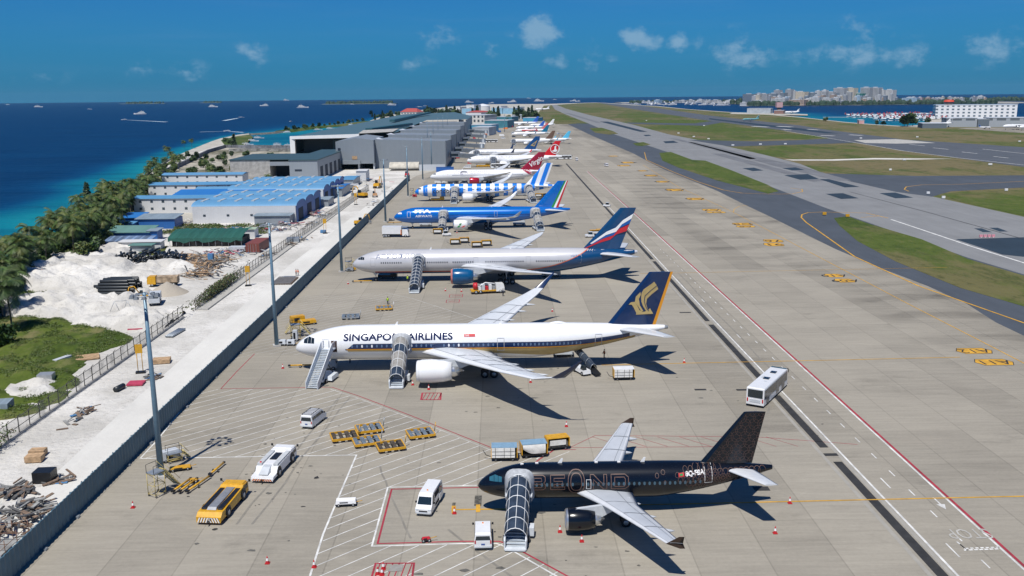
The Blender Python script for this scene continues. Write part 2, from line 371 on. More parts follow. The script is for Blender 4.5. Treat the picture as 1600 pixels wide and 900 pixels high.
def grass_f(a, b, c, sc=.02, patch=.5):
    def f(t, pos, sp):
        n = t.noise(t.scale(pos, (1, .4, 1)), sc, 9, .72); n2 = t.noise(t.scale(pos, (1, .5, 1)), .22, 7, .78); n3 = t.noise(pos, .005, 4, .6); n4 = t.noise(t.scale(pos, (1, .35, 1)), .055, 8, .75)
        k = t.mix(t.ss(t.m('ADD', n, t.m('MULTIPLY', t.m('SUBTRACT', n3, .5), 1.5)), patch-.08, patch+.1), a, b)
        k = t.mix(t.m('MULTIPLY', t.ss(n4, .5, .64), .7), k, c); k = t.mix(t.m('MULTIPLY', t.ss(n2, .5, .66), .5), k, tuple(x*.5 for x in c))
        return t.mix(t.m('MULTIPLY', t.ss(n2, .48, .34), .45), k, tuple(min(1, x*1.25) for x in b))
    return f
def sand_f(t, pos, sp):
    n = t.noise(pos, .06, 7, .65); n2 = t.noise(pos, .9, 6, .75); n3 = t.noise(t.scale(pos, (2.5, .25, 1)), .35, 4)
    k = t.mix(t.ss(n, .35, .7), (.48, .465, .43), (.70, .685, .65))
    k = t.mix(t.m('MULTIPLY', t.ss(n2, .52, .72), .6), k, (.30, .285, .25)); k = t.mix(t.m('MULTIPLY', t.ss(t.noise(pos, .12, 6, .7), .56, .7), .5), k, (.38, .36, .32))
    return t.mix(t.m('MULTIPLY', t.ss(n3, .55, .75), .25), k, (.50, .47, .42))
CONC = gmat('apron_concrete', concrete, .85, .01, 3)
ASPH = gmat('taxiway_asphalt', asphalt((.068, .080, .098), .3), .9)
ASPH2 = gmat('runway_asphalt', asphalt((.085, .095, .112), .3), .9)
STRIPM = gmat('strip_concrete', asphalt((.205, .21, .215), .25), .9)
RUBM = gmat('rubber_marks', asphalt((.025, .042, .062), .4), .85)
RUBL = gmat('rubber_streaks', asphalt((.15, .155, .165), .5), .85)
GRASS = gmat('airfield_grass', grass_f((.080, .10, .022), (.15, .125, .06), (.040, .075, .010), .022, .47), .95, .25, .8)
GRASSG = gmat('green_grass', grass_f((.070, .10, .015), (.125, .115, .045), (.034, .06, .008), .05, .52), .95, .25, .9)
LAWN = gmat('mound_grass', grass_f((.085, .12, .018), (.17, .155, .07), (.035, .065, .008), .16, .55), .95, .4, 1.2)
SCRUB = gmat('scrub_ground', grass_f((.05, .085, .012), (.12, .125, .04), (.028, .055, .008), .05, .5), .95, .3, .6)
SAND = gmat('coral_sand', sand_f, .95, .6, .7)
DIRT = gmat('yard_dirt', asphalt((.42, .40, .35), .35), .95, .1, .8)
ROADM = gmat('road_asphalt', asphalt((.16, .155, .15), .2), .9)
def sheet(name, poly, z, m):
    o = MB().flat(poly, z, m).build(name); o['kind'] = 'structure'; return o
# island with a sloping rim down into the water
isl = MB(); isl.flat(ISLAND, 0, DIRT)
n = len(ISLAND); isl.add([(p.x, p.y, 0) for p in ISLAND]+[(p.x+(-4 if p.x < 0 else 4), p.y+(3 if p.y > 300 else 0), -3) for p in ISLAND], [(i, i+n, (i+1) % n+n, (i+1) % n) for i in range(n)], mat('shore_rock', (.22, .21, .19), .9, var=.5, sc=.5, world=True))
o = isl.build('ground', fix=False); o['kind'] = 'structure'
Z = .02
AP_R = [Vector((101, 40, 0))]+GP((1600, 525), (1556, 504), (1509, 474), (1449, 447), (1378, 420), (1307, 390), (1246, 360), (1200, 337), (1168, 322), (1120, 298), (1080, 282), (1040, 266), (1012, 252), (990, 240), (925, 212), (887, 194))
APRON = [Vector((-49.4, -60, 0)), Vector((101, -60, 0))]+AP_R+GP((858, 194), (846, 186), (800, 184), (752, 186), (740, 200), (700, 250), (697, 262), (650, 275), (640, 281))+[Vector((-50.3, 520, 0))]
sheet('grass_field', [Vector((60, -60, 0)), Vector((2450, -60, 0)), Vector((2450, 195, 0))]+GP((1600, 188), (1440, 199), (1412, 198), (1369, 195.3), (1319, 191.3), (1256, 184.3), (1209, 180), (1145, 176.2), (1075, 171), (1025, 166.3), (1000, 165), (980, 163.8), (932, 160.8), (905, 161.4), (850, 165), (838, 180), (855, 193)), .5*Z, GRASS)
sheet('airport_apron', APRON, 2*Z, CONC)
STRIP_L = GP((862, 164), (867, 171), (882, 178), (917, 192), (960, 210), (1035, 235), (1087, 252), (1160, 274), (1200, 290), (1290, 325), (1360, 349), (1513, 403), (1600, 429), (1800, 494))
STRIP_R = GP((870, 164), (885, 170), (922, 180), (990, 195), (1045, 210), (1092, 219), (1137, 229), (1195, 242), (1250, 256), (1287, 271), (1360, 288), (1456, 307), (1600, 339), (1800, 384))
sheet('taxiway_asphalt', AP_R[::-1]+[Vector((140, 40, 0))]+STRIP_L[::-1][:-3], 1*Z+.004, ASPH)
sheet('old_runway', STRIP_L+STRIP_R[::-1], 2*Z, STRIPM)
RW_T = GP((932, 160.2), (1005, 165.6), (1100, 179.5), (1170, 187.5), (1250, 196), (1287, 202), (1412, 218), (1600, 230), (1900, 249)); RW_B = GP((938, 161.3), (990, 170.5), (1100, 187.5), (1225, 204), (1319, 219.5), (1412, 236), (1600, 261), (1900, 304))
sheet('new_runway', RW_T+RW_B[::-1], 3*Z, ASPH2)
sheet('taxiway_link', GP((985, 193.5), (1100, 196.5), (1130, 191), (1122, 188), (1085, 192.8), (978, 191.5)), 2.5*Z, ASPH)
sheet('taxiway_crossing', GP((1075, 218.5), (1180, 221), (1250, 219), (1300, 216), (1330, 219), (1340, 223), (1300, 224.5), (1140, 229)), 2.5*Z, ASPH)
sheet('taxiway_branch', GP((1262, 268), (1287, 271), (1430, 275), (1600, 274), (1700, 272), (1700, 294), (1600, 293), (1486, 299), (1456, 307.5), (1400, 300)), 2.5*Z, ASPH)
GI = {'a': GP((921, 200), (940, 199.5), (958, 205), (966, 209), (952, 210.5), (930, 207.5)), 'b': GP((989, 224), (1005, 222), (1017, 226), (1003, 228.3), (994, 227.5)),
      'c': GP((1030, 239), (1048, 237.5), (1082, 250), (1102, 251), (1140, 265), (1200, 289), (1217, 299), (1200, 302.5), (1120, 282), (1060, 262), (1035, 251)),
      'd': GP((1303, 341), (1324, 338), (1360, 350.5), (1440, 374), (1513, 405), (1600, 431), (1800, 496), (1800, 560), (1600, 479), (1500, 450), (1400, 409), (1340, 377), (1312, 353)),
      'e': GP((1470, 303), (1500, 299.5), (1545, 297), (1700, 296), (1700, 362), (1600, 337), (1500, 315)), 'f': GP((862, 182), (880, 180), (920, 193), (858, 193.2))}
for k in GI: sheet('grass_island', GI[k], 3*Z, GRASSG)
for P in (GP((980, 171.5), (1100, 189), (1160, 199), (1290, 214), (1200, 218), (1110, 215), (1010, 195.5), (960, 183)), GP((1150, 229), (1240, 226), (1330, 227), (1400, 240), (1480, 247), (1360, 247), (1250, 250), (1205, 243))):
    sheet('grass_patch', P, 1.4*Z, GRASSG)
# rubber marks and repaired slabs on the old runway
rb = MB()
for P in (((1280, 280), (1295, 280), (1343, 292), (1320, 293)), ((1290, 303), (1317, 302), (1342, 310), (1314, 311)), ((1374, 302), (1399, 301), (1427, 309), (1399, 310)), ((1522, 357), (1534, 357), (1550, 363), (1536, 363)), ((1545, 356), (1559, 356), (1575, 362), (1562, 362)),
          ((1493, 374), (1600, 371), (1680, 388), (1680, 410), (1566, 398)), ((937, 190), (950, 190), (1012, 206), (1000, 206)), ((1005, 211), (1014, 210.5), (1018, 212), (1009, 213)), ((1160, 263), (1178, 262), (1193, 266.5), (1176, 267.5)), ((1222, 263), (1243, 261.5), (1257, 265.5), (1238, 266.5)), ((1036, 221), (1052, 220), (1060, 223), (1040, 224)),
          ((1225, 274), (1262, 272), (1280, 280), (1250, 281))):
    rb.flat(GP(*P), 3*Z, RUBM)
for P in (((1045, 216), (1060, 217), (1182, 248), (1170, 249)), ((1075, 222), (1085, 222), (1250, 260), (1330, 282), (1310, 283), (1220, 262)), ((1110, 240), (1130, 240), (1290, 283), (1270, 284)), ((880, 176), (890, 177), (940, 192), (932, 192))):
    rb.flat(GP(*P), 2.6*Z, RUBL)
rb.build('runway_rubber')['kind'] = 'structure'
# ------- painted markings
WL = mat('marking_white', (.62, .62, .60), .8, var=.25, sc=.6, world=True); RL = mat('marking_red', (.33, .03, .05), .8, var=.25, sc=.6, world=True)
YL = mat('marking_yellow', (.55, .30, .03), .8, var=.25, sc=.5, world=True); KL = mat('marking_black', (.03, .03, .03), .8, var=.3, sc=.5, world=True); WF = mat('marking_faded', (.41, .40, .37), .85, var=.2, sc=.4, world=True); SH_ = mat('marking_shoulder', (.32, .305, .27), .85, var=.1, sc=.4, world=True)
KLS = mat('oil_stain', (.12, .115, .10), .6, var=.3, sc=2, world=True); TYR = mat('tyre_track', (.225, .21, .18), .85, var=.15, sc=.5, world=True)
def lerp_(a, b, t): return a+(b-a)*t
mk = MB(); z1, z2, z3 = .056, .062, .068
def line(pts, wd, m, z=z1): mk.ribbon(GP(*pts), wd, z, m)
red = GP((1640, 920), (1600, 885), (1260, 577), (1064.5, 400), (980, 323), (918, 268))
mk.ribbon(red, .34, z1, RL); mk.ribbon([p+Vector((-.40, 0, 0)) for p in red], .26, z1, WL)
d0, d1 = Vector((49.0, 74, 0)), Vector((57.0, 760, 0))
def drx(y): return 43.7+(y-82)*.0016 if y < 190 else 43.9+(y-190)*.0185*.42
dm = MB()
for a, b in ((70, 111.3), (116.2, 138.2), (143, 184), (187, 258), (261, 330), (333, 640)):
    dm.ribbon([(drx(a), a), (drx(b), b)], 1.15 if b < 200 else 1.0, z1, KL)
for y in (113.7, 140.3): dm.ribbon([(drx(y)-.9, y), (drx(y)+.9, y)], .9, z1, KL)
dm.ribbon([(38.2, 141.2), (40, 141.2)], .8, z1, KL); dm.ribbon([(31.5, 141.6), (33.4, 141.6)], .8, z1, KL); dm.ribbon([(30.6, 103.4), (32.5, 103.4)], 1.2, z1, KL); dm.ribbon([(39.5, 195), (42, 195)], .8, z1, KL)
dm.build('drain_channel')['kind'] = 'structure'
mk.ribbon([(drx(y)+1.5, y) for y in (78, 110, 150, 190, 260, 400)], .28, z1, WL); mk.ribbon([(drx(y)+1.0, y) for y in (78, 190, 260)], .5, z1-.005, SH_); mk.ribbon([(drx(y)-1.2, y) for y in (78, 190, 260)], .5, z1-.005, SH_)
for k in range(36):                            # lane dashes of the service road
    y = 78+k*5.7; mk.ribbon([(49.1+(y-78)*.004, y), (49.1+(y-78)*.004, y+1.7)], .16, z1, WL)
for y in (86, 103, 173, 205): mk.ribbon([(47.2, y), (47.2, y+3)], .16, z1, WL)
mk.add([(50.6, 98.4, z1), (51.6, 98.4, z1), (51.1, 97.0, z1)], [(0, 2, 1)], WL); mk.ribbon([(51.1, 98.4), (51.1, 100.2)], .2, z1, WL)
for q in range(2): line([(1495+q*5, 847+q*4), (1507+q*5, 857+q*4)], .18, WL)
for q in range(7): line([(1508+q*8.0, 857.6-q*.3), (1513+q*8.0, 857.4-q*.3)], .22, WL); line([(1506+q*8.0, 860.3-q*.3), (1512+q*8.0, 860-q*.3)], .22, WL)
# yellow stand and taxi lines
for P, wd in ((((960, 790.5), (1600, 776), (1660, 774.5)), .26), (((705, 797), (800, 796)), .30), (((1067, 568), (1260, 564), (1500, 558.5)), .24), (((940, 571), (1067, 568)), .24),
              (((1005, 258), (1060, 292), (1146, 332), (1200, 360), (1413, 472), (1600, 568), (1700, 620)), .24), (((1388, 341), (1353, 333), (1285, 331.4), (1262, 332.5), (1253, 335.5), (1252, 340), (1260, 348), (1280, 362), (1335, 401), (1435, 447), (1600, 505), (1700, 536)), .5),
              (((1146, 332), (1147, 327), (1155, 322.5), (1168, 321)), .25), (((1007, 238), (1010, 250), (1050, 268), (1090, 284), (1130, 297), (1160, 302), (1210, 303.5), (1238, 303), (1254, 299.5), (1253, 296), (1235, 294)), .5), (((1372, 338), (1345, 340)), .4), (((1600, 283.5), (1500, 288), (1440, 289), (1416, 292), (1413, 296), (1420, 299)), .5), (((1000, 428), (1480, 418)), .18)):
    line(P, wd, YL, z3)
for x, y, w_ in ((709, 797, .5), (747, 795, .5)): mk.ribbon([G(x, y+6), G(x, y-6)], w_, z3+.004, YL)
mk.flat(GP((742, 775), (753, 775), (752, 791), (741, 791)), z3, mat('marking_grey', (.10, .095, .08), .8, var=.6, sc=3, world=True)); mk.flat(GP((707, 786), (712, 786), (711, 792), (706, 792)), z3, MATS['marking_grey'])
line([(1392, 343), (1440, 359), (1520, 386), (1600, 411), (1700, 442)], .8, WL, z3); line([(1328, 300), (1450, 332), (1600, 374), (1700, 402)], .5, KL, z3)
line([(1225, 204.5), (1319, 220), (1412, 236), (1490, 246), (1600, 258)], .9, WL, .08); line([(1535, 233), (1600, 240)], 1.0, WL, .08)
for a, b, c in ((1176, 197.5, 1200), (1215, 197.5, 1237), (1223, 202, 1236), (1282, 211.5, 1304), (1327, 210.7, 1347), (1262, 202, 1278)): mk.ribbon([G(a, b), G(c, b+1.0)], 9 if a in (1176, 1215) else 5, .08, WL)
mk.flat(GP((1334, 219), (1400, 217.5), (1420, 219), (1462, 223.5), (1400, 224.5), (1352, 223.5)), .078, WF)
for a, b in ((1421, 225.5), (1458, 231), (1503, 237.5), (1552, 244.5)): mk.ribbon([G(a, b), G(a+24, b+2.6)], 1.2, .08, WL)
mk.flat(GP((1108, 184.6), (1150, 189.5), (1250, 200.5), (1310, 208.5), (1290, 208.5), (1200, 198), (1108, 186.6)), .078, RUBM)
# red and white equipment limits
line([(750, 762), (612, 765), (590, 850), (722, 846.5), (780, 846.5), (795, 851), (885, 900), (930, 925)], .22, RL); line([(745, 759), (606, 762), (581, 854), (722, 850), (776, 850), (790, 855), (868, 900), (915, 928)], .20, WL)
line([(345, 608), (505, 605.5), (519, 605.5), (560, 619), (640, 649), (700, 673), (778, 704), (850, 703), (866, 703), (900, 703)], .16, RL); line([(516, 608.5), (558, 622), (640, 653), (700, 677), (772, 706), (840, 708)], .20, WF, z1-.003)
line([(398, 553), (370, 581), (345, 608)], .14, RL); line([(866, 703.5), (843, 718), (826, 732)], .22, RL); line([(856, 706), (838, 718)], .2, WL)
line([(219, 717), (557, 711.5), (530, 775), (505, 835), (483, 905)], .22, WL); line([(219, 717), (246, 688), (308, 610), (395, 512), (440, 463)], .2, WL)
for P in (((660, 614.5), (689, 614.5), (688, 625), (658, 625)),): mk.ribbon(GP(*P), .3, z1, RL, True); [mk.ribbon([G(660+i*6, 625), G(666+i*6, 614.5)], .12, z1, RL) for i in range(5)]
for P in (((703, 460.5), (723, 460), (722, 464.5), (702, 465)), ((698, 469), (718, 468.5), (717, 473), (697, 473.5))): mk.ribbon(GP(*P), .16, z1, RL, True); mk.ribbon([G(P[0][0]+3, P[0][1]+2.2), G(P[1][0]-3, P[1][1]+2.2)], .3, z1, RL)
mk.ribbon(GP((587, 881), (647, 880.5), (643, 912), (578, 912)), .22, z1, RL, True)
for i in range(6): line([(585+i*10, 905), (594+i*10, 881)], .12, RL)
for y0 in (680.5,):
    line([(890, 700), (930, 681), (1180, 683), (1340, 695)], .1, RL); line([(890, 700), (1180, 698)], .1, RL)
    for i in range(9): line([(925+i*34, 683), (975+i*34, 698)], .08, RL)
# diagonal hatching clipped to its bays
def hatch(poly, hole, ang, sp, wd, m, z=z1-.004, off=0):
    d = Vector((cos(ang), sin(ang), 0)); nn = Vector((-d.y, d.x, 0)); ks = [p.dot(nn) for p in poly]; k = floor(min(ks)/sp)*sp+off
    while k < max(ks):
        ts = []
        for pl in (poly, hole):
            for i in range(len(pl)):
                a, b = pl[i-1], pl[i]; da, db = a.dot(nn)-k, b.dot(nn)-k
                if (da > 0) != (db > 0): q = a+(b-a)*(da/(da-db)); ts.append(q.dot(d))
        ts.sort()
        for t0, t1 in zip(ts[:-1], ts[1:]):
            mid = nn*k+d*(t0+t1)/2
            if t1-t0 > .3 and inside(mid, poly) and not (hole and inside(mid, hole)): mk.ribbon([nn*k+d*t0, nn*k+d*t1], wd, z, m)
        k += sp
hatch(GP((219, 717), (308, 609), (519, 608), (640, 653), (775, 706), (900, 706), (830, 730), (800, 858), (900, 905), (900, 960), (470, 960), (483, 905), (530, 775), (557, 711.5)), GP((606, 762), (800, 757), (800, 850), (581, 854)), radians(43.5), 2.05, .12, WL)
hatch(GP((340, 575), (440, 463), (602, 459), (690, 482), (770, 508), (700, 570), (560, 560), (405, 553)), [], radians(43.5), 1.95, .15, WF)
hatch(GP((555, 395), (600, 352), (650, 352), (760, 380), (700, 400)), [], radians(43.5), 2.0, .15, WF)
line([(602, 457.5), (645, 467), (760, 504)], .2, WF)
mk.build('apron_markings')['kind'] = 'structure'
# pavement stand signs: yellow arrow boards painted on the apron (outline, mirrored writing is seen from the far side)
def paint_text(txt, c, size, ang, m, z, flip=False, name='painted_letters', shear=0):
    cu = bpy.data.curves.new(name, 'FONT'); cu.body = txt; cu.size = size; cu.align_x = 'CENTER'; cu.align_y = 'CENTER'; cu.resolution_u = 2
    o = bpy.data.objects.new(name, cu); COL.objects.link(o); bpy.context.view_layer.update()
    me = bpy.data.meshes.new_from_object(o); bpy.data.objects.remove(o); bpy.data.curves.remove(cu)
    vs = []; ca, sa = cos(ang), sin(ang)
    for v in me.vertices:
        x, y = v.co.x, v.co.y*1.0
        vs.append((c[0]+x*ca-y*sa, c[1]+x*sa+y*ca, z))
    return vs, [tuple(p.vertices) for p in me.polygons]
pt = MB()
arr = [((1490, 548), (1551, 551), 'A7', 'A7'), ((1519, 565.5), (1584, 570), 'A7', 'A7')]
def board(cx, cy, L, Wd, txt, left=True):
    c = G(cx, cy); s_ = -1 if left else 1; x, y = c.x, c.y; Wd *= 1.45
    P = [(x-L/2, y-Wd/2), (x+L/2, y-Wd/2), (x+L/2, y+Wd/2), (x-L/2, y+Wd/2)]
    P = [(x-L/2+.9, y-Wd/2), (x+L/2-.9, y-Wd/2), (x+L/2, y), (x+L/2-.9, y+Wd/2), (x-L/2+.9, y+Wd/2), (x-L/2, y)]
    pt.flat([Vector((a, b, 0)) for a, b in P], z2, YL); pt.ribbon([(a, b) for a, b in P], .14, z3, KL, True)
    v, f = paint_text(txt, (x, y), Wd*.95, pi, KL, z3+.003); pt.add([Vector((a, b, z3+.003)) for a, b, _ in v], f, KL)
for cx, cy, L, Wd, tx in ((1522, 548.7, 6.6, 2.5, 'A12'), (1553, 566.3, 6.8, 2.6, 'A11'), (1303, 430.8, 5.2, 3, 'A10'), (1320, 438.7, 5.4, 3.2, 'A09'), (1208, 376.6, 6.4, 4.2, '76'), (1209, 382.3, 6.4, 4.2, '91'), (1160, 350.3, 7.5, 4.2, 'D8'), (1165, 354.2, 7, 3, 'A8'), (1112, 328.3, 8, 4.5, 'A7'), (1119, 331.8, 8, 3, 'B7'), (1086, 311, 8, 6, 'A6'), (1054, 297, 8.5, 7, 'A5'), (1035, 284, 7, 6, 'A4'), (1017, 274.5, 8, 6, 'A3'), (1004, 267, 6, 5, 'A2'), (981, 254, 9, 9, 'A1'), (975, 259, 9, 6, 'C1'), (958, 244, 8, 6, 'C2')):
    board(cx, cy, L, Wd, tx)
c = G(1513, 834); v, f = paint_text('STOP', (c.x, c.y), 3.2, pi, WF, .075); pt.add([Vector((c.x+(a-c.x)*.62, b, .075)) for a, b, _ in v], f, WF)
pt.build('stand_number_markings')['kind'] = 'structure'
# ------- left side: sand works road, mounds, scrub
sheet('sand_works', [Vector((-49.4, 30, 0)), Vector((-50.6, 520, 0)), Vector((-60, 612, 0)), Vector((-110, 600, 0)), Vector((-122, 470, 0)), Vector((-118, 350, 0)), Vector((-119, 300, 0)), Vector((-113, 250, 0)), Vector((-105, 215, 0)), Vector((-98, 192, 0)), Vector((-84, 120, 0)), Vector((-80, 30, 0))], 1*Z, SAND)
sheet('haul_road', [Vector((-50.2, 60, 0)), Vector((-50.8, 500, 0)), Vector((-56.5, 500, 0)), Vector((-60, 260, 0)), Vector((-58.5, 140, 0)), Vector((-57, 100, 0))], 1.6*Z, gmat('packed_coral', asphalt((.60, .59, .555), .22), .95, .15, .6))
sheet('scrub_strip', [Vector((-60, 20, 0)), Vector((-80, 30, 0)), Vector((-72, 110, 0)), Vector((-88, 150, 0)), Vector((-104, 185, 0)), Vector((-120, 240, 0)), Vector((-130, 330, 0)), Vector((-160, 420, 0)), Vector((-190, 560, 0))]+[p+Vector((3, 0, 0)) for p in LEFT[1:9]][::-1], .9*Z, SCRUB)
ROADP = GP((120, 480), (95, 447), (128, 415), (160, 395))
sheet('verge', GP((0, 520), (20, 498), (60, 470), (100, 445), (150, 408), (190, 392), (262, 384), (255, 398), (185, 403), (150, 428), (112, 457), (80, 482), (50, 508), (10, 545)), 1.2*Z, GRASSG)
sheet('shore_road', GP((-60, 560), (20, 470), (45, 432), (75, 416), (110, 400), (132, 425), (100, 440), (60, 470), (0, 560)), 1.3*Z, ROADM)
sheet('shore_track', [p+Vector((q, 0, 0)) for p, q in zip(GP((235, 272), (270, 253), (300, 240), (330, 230), (350, 226)), (0, 2, 2, 2, 0))]+GP((352, 231), (325, 240), (300, 253), (270, 268), (250, 277)), 1.3*Z, SAND)
def blob(x, y, cx, cy, rx, ry): return max(0, 1-((x-cx)/rx)**2-((y-cy)/ry)**2)
def terrain(name, x0, x1, y0, y1, st, hf, m):
    nx, ny = int((x1-x0)/st), int((y1-y0)/st); vs = []; hs = []
    for j in range(ny+1):
        for i in range(nx+1):
            x, y = x0+i*st, y0+j*st; h = hf(x, y); hs.append(h); vs.append((x, y, h))
    fs = [(j*(nx+1)+i, j*(nx+1)+i+1, (j+1)*(nx+1)+i+1, (j+1)*(nx+1)+i) for j in range(ny) for i in range(nx) if max(hs[j*(nx+1)+i], hs[j*(nx+1)+i+1], hs[(j+1)*(nx+1)+i]) > 0]
    o = MB().add(vs, fs, m, True).build(name); o['kind'] = 'structure'; return o
def h_sand(x, y):
    n = noise.noise(Vector((x/6, y/6, 1)))*1.6+noise.noise(Vector((x/2.4, y/2.4, 5)))*1.1+noise.noise(Vector((x/1.1, y/1.1, 8)))*.45; h = 0
    for cx, cy, rx, ry, k in SM:
        b = blob(x, y, cx, cy, rx, ry)
        h = max(h, min(1, b*2.6)*(k*1.1+n)) if b > 0 else h
    return h-.08 if h > 0 else -.3
def sm(px, py, rx, ry, k): p = G(px, py); return (p.x, p.y, rx, ry, k)
SM = [sm(110, 430, 17, 22, 2.2), sm(75, 480, 14, 14, 2.0), sm(150, 470, 14, 14, 1.6), sm(200, 505, 12, 9, 1.4), sm(140, 400, 14, 18, 1.4), sm(230, 425, 14, 16, .9), sm(250, 500, 6, 8, .6), sm(50, 610, 5, 5, .8)]
terrain('sand_mounds', -135, -70, 130, 330, .8, h_sand, SAND)
GM = [sm(60, 540, 16, 16, 1.6), sm(20, 580, 12, 14, 1.5), sm(120, 535, 11, 9, 1.3), sm(20, 630, 8, 9, 1.0), sm(0, 520, 14, 14, 1.5), sm(25, 610, 10, 10, .9)]
def h_grass(x, y):
    n = noise.noise(Vector((x/4, y/4, 3)))*1.0+noise.noise(Vector((x/1.6, y/1.6, 9)))*.55; h = 0
    for cx, cy, rx, ry, k in GM:
        b = blob(x, y, cx, cy, rx, ry); h = max(h, min(1, b*2.2)*(k*.55+n)) if b > 0 else h
    return h-.05 if h > 0 else -.3
terrain('scrub_mound', -122, -62, 110, 215, .9, h_grass, LAWN)
def h_cone(x, y):
    p = G(262, 458); d = sqrt((x-p.x)**2+(y-p.y)**2); return 3.0-d*.6+noise.noise(Vector((x, y, 0)))*.12
terrain('gravel_heap', -100, -70, 205, 260, .6, h_cone, gmat('grey_gravel', asphalt((.40, .36, .30), .2), .95, .1, 2))
# breakwaters in the lagoon and the far islets
def berm(name, pts, wd, h, m):
    b = MB(); n = len(pts); vs = []
    for i, p in enumerate(pts):
        d = (pts[min(i+1, n-1)]-pts[max(i-1, 0)]).normalized(); r = Vector((d.y, -d.x, 0)); w_ = wd*(.8+.4*random.random())
        vs += [p-r*w_+Vector((0, 0, -2.5)), p-r*w_*.5+Vector((0, 0, h)), p+r*w_*.5+Vector((0, 0, h)), p+r*w_+Vector((0, 0, -2.5))]
    b.add(vs, [(i*4+j, i*4+j+1, i*4+j+5, i*4+j+4) for i in range(n-1) for j in range(3)]+[(0, 3, 2, 1), tuple(range(4*n-4, 4*n))], m)
    o = b.build(name, fix=True); o['kind'] = 'structure'; return o
ROCK = mat('breakwater_rock', (.14, .14, .13), .9, var=.6, sc=.3, world=True)
berm('breakwater', GP((383, 209.5), (410, 208), (425, 207), (440, 205.3)), 7, .3, ROCK)
berm('reef_strip', GP((442, 205), (460, 202.5), (480, 200), (505, 197.5), (530, 195.5), (555, 192.5), (576, 189.5)), 17, .8, SCRUB)

sheet('point_grass', GP((352, 228), (345, 219), (371, 212.5), (389, 210.5), (396, 214), (388, 221), (376, 229)), .05, SCRUB)
sheet('back_scrub', GP((270, 266), (300, 250), (330, 237), (356, 232), (460, 233), (540, 236), (540, 258), (440, 262), (365, 283), (300, 288)), .03, gmat('rough_yard', grass_f((.15, .14, .10), (.40, .37, .31), (.06, .08, .03), .03, .45), .95, .2, .5))
berm('rock_revetment', GP((358, 236.5), (380, 236), (410, 235.5), (440, 236), (470, 237)), 11, 2.2, ROCK)

st_ = MB(); rn = random.Random(14)
for px, py, n_, sp in ((432, 738, 9, 1.5), (400, 785, 8, 2), (455, 745, 6, 3), (470, 760, 9, 5), (480, 700, 7, 6), (420, 690, 5, 4), (372, 745, 4, 2), (520, 690, 6, 4), (690, 600, 5, 3), (580, 715, 5, 3), (770, 625, 6, 5), (420, 820, 6, 4), (740, 870, 5, 3), (900, 880, 6, 4), (1100, 620, 6, 5), (1000, 520, 6, 6), (650, 530, 8, 3), (880, 590, 7, 3), (930, 770, 8, 3), (850, 800, 6, 2), (520, 590, 7, 3), (700, 440, 6, 4), (1250, 650, 5, 4)):
    for _ in range(n_):
        p = G(px, py); cx, cy = p.x+rn.gauss(0, sp), p.y+rn.gauss(0, sp); r_ = (abs(rn.gauss(.04, .12))+.05)*(2 if rn.random() < .08 else 1); k = rn.uniform(1, 2); st_.add([(cx+r_*k*cos(2*pi*j/9)*rn.uniform(.6, 1.2), cy+r_*sin(2*pi*j/9)*rn.uniform(.4, 1.2), .064) for j in range(9)], [tuple(range(9))], KLS if rn.random() < .6 else KL)
for x0, y0, x1, y1, w_ in ((-30, 96, -26, 140, .28), (-28.2, 96, -24.2, 140, .28), (-6, 94, 10, 70, .3), (40, 130, 47, 150, .3), (38.3, 131, 45.2, 151, .3), (47, 150, 48, 240, .3), (45.2, 151, 46.2, 240, .3), (-16, 112, -10, 92, .25)):
    pts = [(lerp_(x0, x1, t/8)+rn.uniform(-.2, .2), lerp_(y0, y1, t/8)) for t in range(9)]; st_.ribbon(pts, w_, .05, TYR)
st_.build('oil_stains')['kind'] = 'structure'
